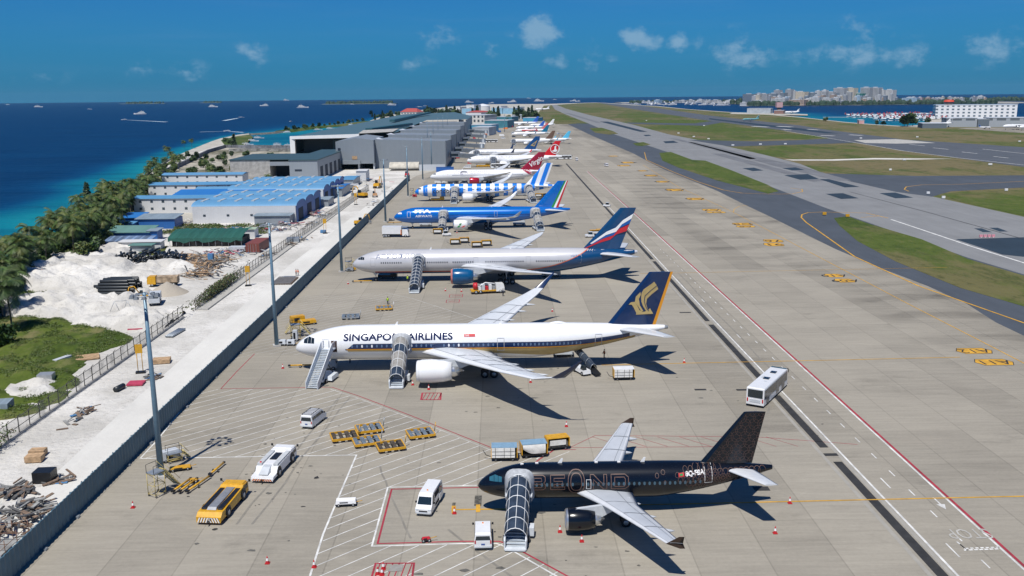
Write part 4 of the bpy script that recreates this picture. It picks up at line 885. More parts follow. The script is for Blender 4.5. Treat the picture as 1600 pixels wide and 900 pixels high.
b.loft([[Vector((xx+1.5+(i-3)*.5+0, .5*cos(2*pi*j/10)*sin(pi*(i+.3)/6.6), tz-.05+.34*sin(pi*(i+.3)/6.6)*max(0, sin(2*pi*j/10)))) for j in range(10)] for i in range(7)], AWHITE); b.build('satellite_dome', ac2)
# ---------------------------------------------------------------- 3 silver and blue long wide-body
SILV = mat('silver_grey', (.56, .56, .58), .28, .12, var=.04, sc=.3, coat=.5); DBLU = mat('deep_blue', (.003, .052, .15), .25, var=.08, coat=.5); ORL = mat('orange_red', (.6, .12, .03), .4, var=0); MBLU = mat('mid_blue', (.012, .10, .38), .3, var=0)
F3 = Fus(73.9, 6.2, 5.15, 1.5, .30, 1.0, -.10, .30)
st3 = [(27.3, 1.9, 4.0, 13.0, 0), (34.2, 10.0, 4.9, 8.4, 0), (42.9, 22.5, 6.3, 4.6, 0), (47.9, 29.0, 7.2, 2.6, 0), (50.6, 32.4, 7.6, .6, 0)]
fin3 = [(59.8, 8.0), (69.3, 7.8), (73.4, 18.5), (69.3, 18.5)]
lv = dict(body=SILV, fin=DBLU, eng=mat('engine_blue', (.004, .085, .22), .25, coat=.5), lip=mat('lip_pink', (.5, .18, .16), .4), flaps=(.8, 1.3, 1.8), flapL=4.6, panel_to=2, cock=(1.6, 3.3), cockz=(5.9, 6.6), wing=mat('wing_bright_grey', 0), belly=mat('wing_pale_grey', 0))
ac3, _, f3 = airliner('airliner', 'silver-grey long wide-body with dark blue tail waving white, blue and red', (-38.0, 234.2, 0), F3, lv, st3, fin3,
    [(63.4, 1.2, 6.7, 7.0, 0), (70.8, 10.7, 7.5, 2.4, 0)], (26.1, 9.6, 2.9, 5.4, 3.9), dict(nose=(5.9,), main=(39.8, 5.5, 3, .68, 1.5), k=1.3))
cz = lambda x: 2.75+(0 if x < 40 else ((x-40)/21)**2.4*5.2)
b = MB(); F3.band(b, 6, 73.2, lambda x: 1.9, lambda x: min(cz(x), 9), DBLU, True, 20, .6, .05, True); b.build('blue_underside', ac3)
b = MB(); F3.band(b, 6, 61.0, lambda x: cz(x), lambda x: cz(x)+.2, ORL, True, 2, .6, .065, True); b.build('orange_line', ac3)
F3.text('АЭРОФЛОТ', 6.3, 1.3, 1.75, mat('faded_blue', (.22, .25, .36), .7, var=0, spec=.1), 'lettering', ac3, 1.15)
F3.text('VQ-BQG', 56.4, .9, .6, MBLU, 'registration', ac3, 1.2)
WD = mat('window_dark', (.03, .035, .05), .3, var=0)
windows(ac3, F3, [7.8+i*.56 for i in range(10)]+[18.5+i*.56 for i in range(12)]+[26.2+i*.56 for i in range(10)]+[34.6+i*.56 for i in range(18)]+[47.6+i*.56 for i in range(20)], 5.35, .28, .42, WD)
for x in (5.6, 32.0, 45.5): door(ac3, F3, x, 4.5, 2.0, 1.15, DL)
door(ac3, F3, 58.6, 4.7, 2.0, 1.1, WHT)
fp = lambda *a: [fxz(fin3, u, v) for u, v in a]
findecal('tail_wave', f3, fin3, F3.D*.075, [
    (fp((.12, .12), (.35, .34), (.62, .42), (.68, .60), (.98, .74), (.98, .86), (.62, .70), (.52, .52), (.28, .42), (.06, .13)), WHT),
    (fp((.06, .02), (.34, .26), (.60, .34), (.66, .51), (.98, .62), (.98, .73), (.68, .59), (.62, .41), (.36, .33), (.12, .11)), MBLU),
    (fp((.0, -.03), (.32, .15), (.58, .23), (.68, .36), (.98, .44), (.98, .60), (.66, .49), (.60, .33), (.34, .25), (.02, .01)), mat('flag_red', 0))], .03)
# ---------------------------------------------------------------- 4 bright blue wide-body
AZ = mat('azure_gloss', (.004, .14, .52), .2, .15, var=.04, coat=.8)
F4 = Fus(63.66, 5.64, 4.9, 1.5, .36, 1.0, -.12, .30)
st4 = [(21.6, 1.7, 3.7, 12.3, 0), (28.2, 9.6, 4.6, 7.6, 0), (35.4, 20.5, 6.0, 4.6, 0), (40.3, 28.2, 7.3, 2.7, 0), (42.6, 31.2, 8.2, 1.7, radians(30))]
fin4 = [(50.6, 7.3), (59.4, 7.1), (62.9, 16.8), (59.2, 16.8)]
TGRN = mat('flag_green', 0); tipw = [(42.65, 31.2, 8.22, 1.7, radians(50)), (44.8, 32.0, 9.9, .6, radians(68))]
def a330(label, x, y, lv, group='airliners parked on the apron', st=None, detail=1):
    return airliner('airliner', label, (x, y, 0), F4, lv, st or st4, fin4, [(54.0, 1.1, 6.4, 6.2, 0), (60.4, 9.6, 7.1, 2.2, 0)], (21.9, 9.4, 2.6, 5.0, 3.5), dict(nose=(6.6,), main=(34.0, 5.2, 2, .70, 1.4), k=1.3), detail=detail)
lv4 = dict(body=AZ, fin=AZ, eng=AWHITE, lip=ALU, belly=AZ, tip=tipw, tipm=mat('wing_bright_grey', 0), flaps=(.8, 1.5, 2.1), flapL=4.5, panel_to=2, wing=mat('wing_bright_grey', 0), stab=mat('wing_bright_grey', 0), cock=(1.5, 3.0), cockz=(5.5, 6.1), glass=mat('window_blind_white', 0))
ac4, _, f4 = a330('glossy bright blue wide-body with a green, white and red band on its tail edge', -37.8, 329.5, lv4)
F4.text('ITA', 7.6, 1.15, 1.9, WHT, 'lettering', ac4, 2.0, bold=.08); F4.text('AIRWAYS', 8.0, -.35, 1.1, WHT, 'lettering', ac4, 1.25, bold=.02)
door(ac4, F4, 5.6, 4.4, 2, 1.1, WHT); door(ac4, F4, 36.8, 4.4, 2, 1.0, DL)
b = MB(); F4.stroke(b, [(16 + i*.0, 5.2) for i in (0,)]+[(52, 5.2)], .22, mat('azure_window', (.005, .05, .22), .3, var=0)); b.build('window_row', ac4)
fp = lambda *a: [fxz(fin4, u, v) for u, v in a]
findecal('tricolour_band', f4, fin4, F4.D*.06, [(fp((.70, -.02), (.80, -.02), (.80, 1), (.66, 1)), TGRN), (fp((.80, -.02), (.89, -.02), (.89, 1), (.80, 1)), WHT), (fp((.89, -.02), (.99, -.02), (.99, 1), (.89, 1)), mat('flag_red', 0))], .09)
b = MB(); ez = 2.6
for x0, m_ in ((23.2, TGRN), (24.6, mat('flag_red', 0))): b.add([(x0, -9.4-1.86, ez-.7), (x0+.7, -9.4-1.88, ez-.7), (x0+1.7, -9.4-1.78, ez+.7 if m_ is TGRN else ez-.1), (x0+1.0, -9.4-1.78, ez+.7 if m_ is TGRN else ez-.1)], [(0, 1, 2, 3)], m_)
b.build('engine_emblem', ac4)
# ---------------------------------------------------------------- 5 blue and white striped
SBL = mat('stripe_blue', (.012, .20, .72), .3, var=0)
def mf5(i, j):
    return None
b5 = bpy.data.materials.new('striped_paint'); b5.use_nodes = True; t = NT(b5.node_tree); bs = t.n['Principled BSDF']
sp = t.node('ShaderNodeSeparateXYZ', ins={0: t.node('ShaderNodeTexCoord').outputs['Object']}); fr = t.m('FRACT', t.m('DIVIDE', t.m('SUBTRACT', sp.outputs[0], 1.9), 4.05)); s5 = t.m('MAXIMUM', t.m('LESS_THAN', sp.outputs[0], 1.9), t.m('GREATER_THAN', fr, .5))
t.l.new(t.mix(s5, (.80, .81, .83), (.012, .20, .72)), bs.inputs['Base Color']); bs.inputs['Roughness'].default_value = .3
b5f = bpy.data.materials.new('striped_fin_paint'); b5f.use_nodes = True; t = NT(b5f.node_tree); bs = t.n['Principled BSDF']
sp = t.node('ShaderNodeSeparateXYZ', ins={0: t.node('ShaderNodeTexCoord').outputs['Object']}); fr = t.m('FRACT', t.m('DIVIDE', t.m('SUBTRACT', sp.outputs[0], t.m('MULTIPLY', sp.outputs[2], .36)), 4.0)); t.l.new(t.mix(t.m('GREATER_THAN', fr, .5), (.80, .81, .83), (.012, .20, .72)), bs.inputs['Base Color']); bs.inputs['Roughness'].default_value = .3
lv5 = dict(lv4); lv5.update(body=b5, fin=b5f, belly=b5, glass=GLASS)
ac5, _, f5 = a330('wide-body painted in bold blue and white vertical stripes', -38.0, 417.5, lv5)
F4.text('condor', 8.3, -.9, 2.6, mat('window_dark', 0), 'lettering', ac5, 1.15, bold=.05); door(ac5, F4, 36.8, 4.4, 2, 1.0, WHT); door(ac5, F4, 5.6, 4.4, 2, 1.0, WHT)
b = MB()
for i in range(44):
    if i % 2 or i % 9 == 3: continue
    F4.stroke(b, [(12+i, 5.35), (13.1+i, 5.35)], .25, WD)
b.build('window_row', ac5)
# ---------------------------------------------------------------- 6 white with crimson tail
CRIM = mat('crimson_paint', (.30, .006, .03), .3, var=.05, coat=.4)
F6 = Fus(62.8, 5.9, 5.0, 1.75, .34, 1.02, -.14, .30)
st6 = [(21.9, 1.9, 3.7, 12.0, 0), (28.5, 9.8, 4.8, 7.4, 0), (35.7, 20.5, 6.8, 4.4, 0), (40.0, 27.0, 8.2, 2.5, 0), (42.5, 30.1, 9.0, .7, 0)]
fin6 = [(48.4, 7.75), (58.6, 7.4), (62.2, 17.0), (58.4, 17.0)]
lv6 = dict(body=AWHITE, fin=CRIM, eng=mat('engine_crimson', (.42, .012, .03), .2, .3, coat=.8), lip=ALU, wing=mat('wing_bright_grey', 0), flaps=(.8, 1.5), panel_to=2, cock=(1.6, 3.2), cockz=(5.6, 6.3))
ac6, _, f6 = airliner('airliner', 'white wide-body with a crimson tail and crimson engines', (-36.6, 494.8, 0), F6, lv6, st6, fin6, [(54.0, 1.1, 6.8, 5.8, 0), (60.0, 9.4, 7.5, 2.0, 0)], (21.2, 9.7, 2.8, 5.4, 3.7), dict(nose=(6.0,), main=(31.5, 5.0, 2, .68, 1.5), k=1.3), detail=1)
b = MB(); F6.band(b, 50, 62.2, lambda x: lerp(7.4, 3.5, min(1, (x-50)/6)), lambda x: 9.5, CRIM, True, 6, .7, .03, True); b.build('crimson_tail_sweep', ac6)
F6.text('virgin atlantic', 12.5, 1.25, 3.2, mat('faded_lilac', (.36, .34, .45), .4, var=0), 'lettering', ac6, 1.15)
cu = bpy.data.curves.new('l', 'FONT'); cu.body = 'Virgin'; cu.size = 3.5; cu.shear = .3; cu.align_x = 'CENTER'; cu.offset = .05
o = bpy.data.objects.new('l', cu); COL.objects.link(o); bpy.context.view_layer.update(); me = bpy.data.meshes.new_from_object(o); bpy.data.objects.remove(o)
b = MB(); vs = []
for v in me.vertices:
    a = radians(32); x, z = v.co.x*cos(a)-v.co.y*sin(a), v.co.x*sin(a)+v.co.y*cos(a); vs.append((57.4+x, -.40, 10.9+z))
b.add(vs, [tuple(p.vertices) for p in me.polygons], WHT); b.build('tail_script', f6)
b = MB(); F6.stroke(b, [(12, 5.35), (50, 5.35)], .25, mat('window_grey', (.25, .27, .32), .3, var=0)); b.build('window_row', ac6)
# ---------------------------------------------------------------- 7 white with red tail and ringed bird
TRED = mat('tail_red', (.58, .012, .02), .3, var=.05)
st7 = st4[:4]+[(42.4, 30.2, 7.7, 1.6, 0)]
lv7 = dict(lv4); lv7.update(body=AWHITE, fin=TRED, belly=LGREY, tipm=TRED, tip=[(42.4, 30.2, 7.7, 1.6, radians(50)), (44.4, 30.8, 9.6, .6, radians(60))], glass=GLASS)
ac7, _, f7 = a330('white wide-body with a white bird in a ring on its red tail', -20.8, 616.6, lv7, st=st7)
F4.text('TURKISH AIRLINES', 9.5, 1.2, 1.9, mat('lettering_slate', (.10, .12, .22), .4, var=0), 'lettering', ac7, 1.35)
b = MB(); cx, cz0 = 58.9, 11.6
for sd in (-1, 1):
    n = 28; vs = []
    for k in range(n):
        a = 2*pi*k/n
        for q in (2.75, 3.15): vs.append((cx+q*cos(a), sd*.48, cz0+q*sin(a)))
    b.add(vs, [(2*k, 2*k+1, (2*k+3) % (2*n), (2*k+2) % (2*n)) for k in range(n)], WHT)
    bp_ = [(-2.3, -1.6), (-.4, -.5), (-.2, 1.6), (.9, 2.4), (.7, .3), (1.6, -1.5), (.2, -2.0)]
    b.add([(cx+x, sd*.49, cz0+z) for x, z in bp_], [tuple(range(7))], WHT)
b.build('ringed_bird', f7)
# ---------------------------------------------------------------- 8 and the far row
def small(label, x, y, L, D, span, body, finm, tipm, txt=None, tcol=None, k=1.0, wide=False, engm=None, extra=None):
    F = Fus(L, D, D*.95, 1.5, .37, 1.0, -.12, .3); sx = L*.27; sp = span/2
    st = [(L*.30, D*.3, F.zc-D*.22, L*.185, 0), (L*.30+sx*.36, sp*.34, F.zc-D*.05, L*.115, 0), (L*.30+sx, sp, F.zc+D*.25, L*.042, 0)]
    H = F.zc+D*.45; fn = [(L*.76, H), (L*.92, H-.1), (L*.985, H+L*.175*k), (L*.92, H+L*.175*k)]
    l = dict(body=body, fin=finm, eng=engm or AWHITE, belly=body, wing=mat('wing_bright_grey', 0), tipm=tipm, panel_to=2, cock=(.28*F.ln, .5*F.ln), cockz=(F.zc+D*.1, F.zc+D*.22),
             tip=[(L*.30+sx+.2, sp, F.zc+D*.26, L*.04, radians(55)), (L*.30+sx+2.4, sp+.6, F.zc+D*.26+(3.0 if wide else 2.3), L*.013, radians(70))])
    a, _, f = airliner('airliner', label, (x, y, 0), F, l, st, fn, [(L*.855, .5, F.zc+D*.28, L*.09, 0), (L*.93, L*.16, F.zc+D*.38, L*.035, 0)], (L*.29, sp*.33, D*.46, L*.085, D*.6), dict(nose=(L*.12,), main=(L*.48, D*.9, 2 if wide else 1, .55, 1.1)), detail=0)
    g = MB()
    for sd in (-1, 1): g.add([F.Z(.3*F.ln, F.zc+.1*D, sd, .03), F.Z(.5*F.ln, F.zc+.14*D, sd, .03), F.Z(.5*F.ln, F.zc+.26*D, sd, .03), F.Z(.32*F.ln, F.zc+.17*D, sd, .03)], [(0, 1, 2, 3)], GLASS)
    g.build('cockpit_window', a)
    if txt: F.text(txt, L*.17, D*.08, D*.42, tcol, 'lettering', a, 1.5)
    b = MB(); F.stroke(b, [(L*.15, F.zc+D*.05), (L*.8, F.zc+D*.05)], .2, mat('window_grey', 0)); b.build('window_row', a)
    return a, F, f, fn
ASB = mat('tail_steel_blue', (.01, .07, .22), .3)
a8, F8, f8, fn8 = small('white wide-body with navy winglets and a gold triangle on its blue tail', -22.2, 694, 54.9, 5.0, 50.9, AWHITE, ASB, mat('navy_paint', 0), 'air astana', mat('window_grey', 0), wide=True)
fp = lambda *a: [fxz(fn8, u, v) for u, v in a]
findecal('gold_triangle', f8, fn8, 5.0*.075, [(fp((.30, .30), (.78, .22), (.80, .72)), GOLD), (fp((.50, .36), (.70, .32), (.70, .55)), ASB)], .03)
TEAL = mat('tail_teal', (.01, .16, .28), .3); SKYB = mat('tail_sky', (.10, .50, .75), .3); BRN = mat('tail_brown', (.15, .09, .06), .4)
def at(px, py): q = G(px, py); return q.x, q.y
x, y = at(797, 226); small('white narrow-body with a pale sky-blue tail, behind the brown-tailed jet', x+22, y+8, 38, 3.9, 34, AWHITE, SKYB, SKYB)
small('white narrow-body with a brown and gold tail, first beyond the navy-winglet jet', x, y-8, 44, 4.0, 38, AWHITE, BRN, BLUEP)
x, y = at(799, 214.5); small('white narrow-body with a teal tail, third from the far end', x, y, 44, 4.0, 36, AWHITE, TEAL, TEAL)
x, y = at(805, 209); q9 = small('white narrow-body with a red-banded body and speckled red tail', x, y, 42, 4.0, 36, AWHITE, mat('tail_speckled', (.6, .15, .15), .4), REDP); b = MB(); q9[1].band(b, 8, 28, -.6, 1.1, REDP, True, 4, 1.0, .04); b.build('red_band', q9[0])
x, y = at(806, 204); small('white narrow-body with a blue rear body in the far row', x, y, 40, 4.0, 34, AWHITE, mat('tail_royal', (.03, .12, .5), .4), BLUEP)
x, y = at(812, 200.5); small('small white jet with a white tail at the far end of the row', x+14, y+20, 38, 3.9, 34, AWHITE, AWHITE, AWHITE)
x, y = at(795, 196.5); small('white and blue narrow-body nosed in furthest along the row', x, y, 48, 4.0, 36, AWHITE, mat('tail_royal', 0), BLUEP)
# ================================================================ APRON EQUIPMENT
CREAM = mat('van_white', (.74, .75, .76), .3, var=.04, coat=.4)
REDL = mat('tail_lamp_red', (.45, .015, .02), .3, var=0); HEADL = mat('headlamp_clear', (.6, .65, .7), .15, var=0); PLATE = mat('number_plate', (.05, .1, .3), .5, var=0)
def hull(mb, outline, belt, W, top, m):       # side outline (x,z) pushed across, narrowing above the belt line
    zt = max(z for _, z in outline); v = []; n = len(outline)
    for s_ in (-1, 1):
        for x, z in outline: v.append((x, s_*(W/2 if z <= belt else lerp(W/2, top/2, (z-belt)/(zt-belt))), z))
    tr = tessellate_polygon([[Vector((x, z, 0)) for x, z in outline]]); fs = []
    for a, b, c in tr: fs += [(a, b, c), (c+n, b+n, a+n)]
    fs += [(i, (i+1) % n, (i+1) % n+n, i+n) for i in range(n)]
    return mb.add(v, fs, m)
def yat(z, belt, zt, W, top): return W/2 if z <= belt else lerp(W/2, top/2, (z-belt)/(zt-belt))
def sidepatch(mb, pts, prm, m, s_=-1, off=.02):
    belt, zt, W, top = prm; v = [(x, s_*(yat(z, belt, zt, W, top)+off), z) for x, z in pts]
    return mb.add(v, [tuple(range(len(v)))[::(1 if s_ < 0 else -1)]], m)
def van(label, loc, rz, open_door=False, rack=False, col=None, L=5.2, Hh=2.25, group='white vans on the apron'):
    r = thing('passenger_van', label, 'van', loc, rz, group); c = col or CREAM; W, top = 1.88, 1.6; prm = (1.05, Hh, W, top); a, z_ = -L/2, L/2
    b = MB(); hull(b, [(a+.03, .35), (z_-.05, .35), (z_, .6), (z_-.05, .92), (z_-.55, 1.18), (z_-1.25, Hh-.16), (z_-1.6, Hh-.02), (z_-2.2, Hh), (a+.35, Hh), (a+.08, Hh-.12), (a, 1.1), (a, .5)], 1.05, W, top, c); b.build('body', r, fix=True)
    b = MB(); yw = lambda z, k=1: yat(z, *prm)-.10
    b.add([(z_-.60, -yw(1.2), 1.215), (z_-.60, yw(1.2), 1.215), (z_-1.27, yw(2.05), Hh-.2), (z_-1.27, -yw(2.05), Hh-.2)], [(0, 1, 2, 3)], GLASS); b.v = [p+Vector((.03, 0, .02)) for p in b.v]; b.build('windscreen', r)
    b = MB(); b.add([(a-.0, -yw(1.25), 1.25), (a-.0, yw(1.25), 1.25), (a+.07, yw(1.9), Hh-.28), (a+.07, -yw(1.9), Hh-.28)], [(3, 2, 1, 0)], GLASS); b.v = [p+Vector((-.02, 0, 0)) for p in b.v]; b.build('rear_window', r)
    for s_ in (-1, 1):
        w0 = [(z_-1.30, Hh-.32), (z_-.95, 1.28), (z_-1.75, 1.28), (z_-1.75, Hh-.32)]; b = MB(); sidepatch(b, w0 if s_ < 0 else w0, prm, GLASS, s_); b.build('side_window', r, fix=False)
        for x0, x1 in ((-.95, z_-1.85), (a+.3, -1.05)):
            if open_door and s_ > 0 and x0 == -.95:
                b = MB(); sidepatch(b, [(-.85, .5), (z_-1.95, .5), (z_-1.95, Hh-.25), (-.85, Hh-.25)], prm, mat('van_interior', (.015, .015, .018), .9, var=.2), s_, .025); b.build('open_doorway', r)
                b = MB(); b.box(-2.1, -.9, W/2+.03, W/2+.09, .45, 1.2, c); b.box(-2.1, -.9, W/2-.05, W/2+.02, 1.2, Hh-.22, GLASS); b.build('sliding_door', r)
            else: b = MB(); sidepatch(b, [(x0, 1.28), (x1, 1.28), (x1, Hh-.32), (x0, Hh-.32)], prm, GLASS, s_); b.build('side_window', r)
        for x in (z_-.95, a+1.0): MB().wheel((x, s_*(W/2-.12), .33), .33, .22).build('wheel', r)
        b = MB(); b.box(z_-1.02, z_-.88, s_*(W/2+.12)-.1, s_*(W/2+.12)+.1, 1.25, 1.45, BLACK); b.build('wing_mirror', r)
        b = MB(); b.box(z_-.16, z_+.015, s_*(W/2-.22)-.16, s_*(W/2-.22)+.16, .78, .92, HEADL); b.build('headlight', r)
        b = MB(); b.box(a-.03, a+.05, s_*(W/2-.12)-.07, s_*(W/2-.12)+.07, .85, 1.2, REDL); b.build('tail_light', r)
    b = MB(); b.box(z_-.06, z_+.04, -.5, .5, .62, .74, BLACK); b.box(z_-.04, z_+.05, -.8, .8, .36, .5, LGREY); b.build('grille', r)
    b = MB(); b.box(a-.06, a+.02, -.88, .88, .38, .56, LGREY); b.box(a-.035, a+.01, -.2, .2, .7, .85, PLATE); b.build('rear_bumper', r)
    if rack:
        b = MB()
        for y in (-.7, .7): b.beam((a+.2, y, Hh+.12), (z_-1.7, y, Hh+.12), .06, .06, BLACK)
        for k in range(6): x = a+.3+k*.55; b.beam((x, -.7, Hh+.12), (x, .7, Hh+.12), .05, .05, BLACK); 
        for x in (a+.3, a+1.9, z_-1.9):
            for y in (-.7, .7): b.beam((x, y, Hh-.02), (x, y, Hh+.12), .05, .05, BLACK)
        b.build('roof_rack', r)
    else: b = MB(); b.box(-.05+z_-2.1, .05+z_-2.1, -.08, .08, Hh-.02, Hh+.12, ORANGE); b.build('beacon', r)
    return r
def ctr(px, py, dx=0, dy=0): p = G(px, py); return (p.x+dx, p.y+dy, .06)
van('white van with its side door slid open, inside the red outlined bay', (-8.5, 99.9, .06), radians(-101), open_door=True, L=5.6, Hh=2.3)
van('small white van seen from behind, beside the covered steps of the black jet', (-2.1, 91.2, .06), radians(91), L=4.6, Hh=1.95)
van('white van with a roof rack parked alone on the hatched lines', (-27.6, 128.3, .06), radians(76), rack=True, L=4.9, Hh=2.05)
# ---- bus
def bus(label, loc, rz, L=12.6, W=2.75, group='airport buses'):
    r = thing('airport_bus', label, 'bus', loc, rz, group); a, z_ = -L/2, L/2; b = MB()
    hull(b, [(a, .35), (z_, .35), (z_+.05, 1.2), (z_-.12, 2.95), (z_-.4, 3.05), (a+.2, 3.05), (a+.02, 2.9)], 2.9, W, W*.94, CREAM); b.build('body', r, fix=True)
    DG = mat('bus_glass', (.05, .055, .06), .12, var=.3, sc=.7, spec=.7)
    for s_ in (-1, 1):
        b = MB(); b.box(a+.25, z_-.3, min(s_*(W/2), s_*(W/2+.03)), max(s_*W/2, s_*(W/2+.03)), 1.25, 2.7, DG); b.build('side_window', r)
        for x in (a+1.2, 0, z_-3.2):
            b = MB(); b.box(x, x+1.5, min(s_*(W/2), s_*(W/2+.045)), max(s_*W/2, s_*(W/2+.045)), .5, 2.55, mat('bus_door_glass', (.12, .12, .125), .2, var=.2)); b.build('passenger_door', r)
        for x in (a+2.3, z_-2.6): MB().wheel((x, s_*(W/2-.12), .48), .48, .28).build('wheel', r)
        b = MB(); b.box(a-.04, a+.03, s_*(W/2-.2)-.1, s_*(W/2-.2)+.1, .8, 1.35, REDL); b.build('tail_light', r)
        b = MB(); b.tube([(z_-.1, s_*W*.42, 2.9), (z_+.35, s_*W*.47, 2.95), (z_+.45, s_*W*.5, 2.6), (z_+.42, s_*W*.5, 2.3)], .06, 6, BLACK); b.build('mirror_arm', r)
    b = MB(); b.box(a-.03, a+.01, -W*.42, W*.42, 1.5, 2.75, GLASS); b.build('rear_window', r)
    b = MB(); b.box(a-.035, a+.01, -W*.3, W*.3, .75, 1.2, LGREY); b.build('engine_grille', r); b = MB(); b.box(a-.02, z_, -W/2+.02, W/2-.02, .22, .36, BLACK); b.build('skirt', r)
    b = MB(); b.box(z_-.03, z_+.07, -W*.44, W*.44, 1.1, 2.85, GLASS); b.build('windscreen', r)
    b = MB(); b.box(z_-.6, z_-.1, -W*.44, W*.44, 3.03, 3.1, mat('bus_roof_dark', (.03, .08, .12), .5)); b.build('roof_fairing', r)
    for x in (-1.2, 2.5): b = MB(); b.box(x, x+1, -.45, .45, 3.04, 3.16, GLASS); b.build('roof_hatch', r)
    b = MB(); b.box(-2.6, -2.2, -.5, -.1, 3.04, 3.1, LGREY); b.box(-.9, .4, .55, .95, 3.04, 3.1, LGREY); b.build('roof_vent', r)
    return r
bs = bus('white airport bus with dark side glass crossing the drain channel behind the black tail', (42.3, 138.1, .06), radians(57))
kids(bs)
for px, py, rz, lab in ((768, 222.5, 180, 'bus parked in front of the jet with the navy winglets'), (782, 262.5, 180, 'bus parked beneath the wing of the red-tailed jet'), (880, 249, 0, 'bus with long dark windows beside the red-tailed jet'), (875, 222, -60, 'bus on the drain line beyond the red-tailed jet')):
    p = G(px, py); dup(bs, (p.x, p.y, .06), radians(rz), lab)
# ---- pushback tractors
def tractor(label, loc, rz, c, white=False):
    r = thing('pushback_tractor', label, 'tow tractor', loc, rz, 'flat aircraft tow tractors'); L, W = 8.4, 2.9; a, z_ = -L/2, L/2; b = MB()
    if white:
        hull(b, [(a, .45), (a, 1.5), (a+.4, 1.75), (a+1.7, 1.8), (a+2.0, 1.6), (z_-2.6, 1.55), (z_-1.8, 1.45), (z_-1.5, .9), (z_-.1, .8), (z_, .45)], 1.4, W, W*.92, c)
    else: hull(b, [(a, .45), (a, 1.6), (a+1.4, 1.75), (a+1.7, 1.55), (z_-.5, 1.35), (z_, .95), (z_, .45)], 1.3, W, W*.95, c)
    b.build('body', r, fix=True)
    for s_ in (-1, 1):
        for x in (a+1.7, z_-2.1):
            MB().wheel((x, s_*(W/2-.1), .62), .62, .42).build('wheel', r)
            b = MB(); n = 10; pts = [(x+.85*cos(pi*k/n), .62+.85*sin(pi*k/n)) for k in range(n+1)]; b.add([(p, s_*(W/2+.012), q) for p, q in pts], [tuple(range(n+1))[::(-1 if s_ > 0 else 1)]], BLACK); b.build('wheel_arch', r)
        b = MB(); b.tube([(a+.5, s_*(W/2-.1), 1.6), (a+.35, s_*(W/2+.3), 1.9)], .04, 6, BLACK); b.box(a+.28, a+.4, s_*(W/2+.3)-.12, s_*(W/2+.3)+.12, 1.75, 2.05, BLACK); b.build('mirror_arm', r)
        if not white: b = MB(); b.box(a+1.9, z_-1.0, s_*.95-.28, s_*.95+.28, 1.40, 1.57, BLACK, (0, .1, 0, 0)); b.build('grip_deck', r)
    b = MB()
    if white:
        b.box(a+2.4, a+4.6, -.45, .45, 1.56, 1.66, BLACK); b.build('engine_grille', r); b = MB(); b.box(z_-3.4, z_-.4, -.6, .6, .95, 1.52, LGREY, (.2, 1.2, .1, .1)); b.build('towing_cradle', r)
        for s_ in (-1, 1): b = MB(); b.box(a+1.9, z_-2.0, s_*1.05-.3, s_*1.05+.3, 1.5, 1.78, mat('tractor_light_grey', (.50, .52, .53), .5)); b.build('side_deck', r)
        b = MB(); b.lathe([(0, .13), (.15, .12), (.22, .03)], (z_-2.3, -1.0, 1.75), 10, REDP, 'z'); b.build('beacon', r)
    else:
        b.box(a+1.8, z_-.9, -.55, .55, 1.4, 1.64, mat('tractor_deck_grey', (.27, .28, .30), .5, .3, var=.15), (0, .3, .05, .05)); b.build('engine_deck', r)
    b = MB(); b.box(a+.02, a+1.3, -W/2+.15, W/2-.15, 1.6 if not white else 1.76, 1.82 if not white else 1.86, c, (.1, .1, .1, .1)); b.build('cab_roof', r)
    for s_ in (-1, 1): b = MB(); sidepatch(b, [(a+.2, 1.05), (a+1.2, 1.05), (a+1.1, 1.5), (a+.3, 1.5)], (1.3, 1.75, W, W*.95), GLASS, s_, .02); b.build('cab_window', r)
    b = MB(); b.box(z_, z_+.08, -W/2+.03, W/2-.03, .3, .95 if not white else .62, c)
    for k in range(9):
        y = -W/2+.12+k*.31; d = .25 if k < 5 else -.25
        b.add([(z_+.085, y, .32), (z_+.085, y+.15, .32), (z_+.085, y+.15+d, .9 if not white else .58), (z_+.085, y+d, .9 if not white else .58)], [(0, 1, 2, 3)], WHT if not white else ORANGE)
        b.add([(z_+.09, y+.15, .32), (z_+.09, y+.22, .32), (z_+.09, y+.22+d, .9 if not white else .58), (z_+.09, y+.15+d, .9 if not white else .58)], [(0, 1, 2, 3)], BLACK)
    b.build('striped_bumper', r)
    b = MB(); b.tube([(z_, 0, .5), (z_+.5, 0, .45)], .09, 8, BLACK); b.build('tow_hitch', r)
    return r
tractor('yellow flat tow tractor with black and white striped bumper', (-32.6, 100.1, .06), radians(-96), YEL)
tractor('white flat tow tractor parked just behind the yellow one', (-29.3, 111.3, .06), radians(-98), CREAM, True)
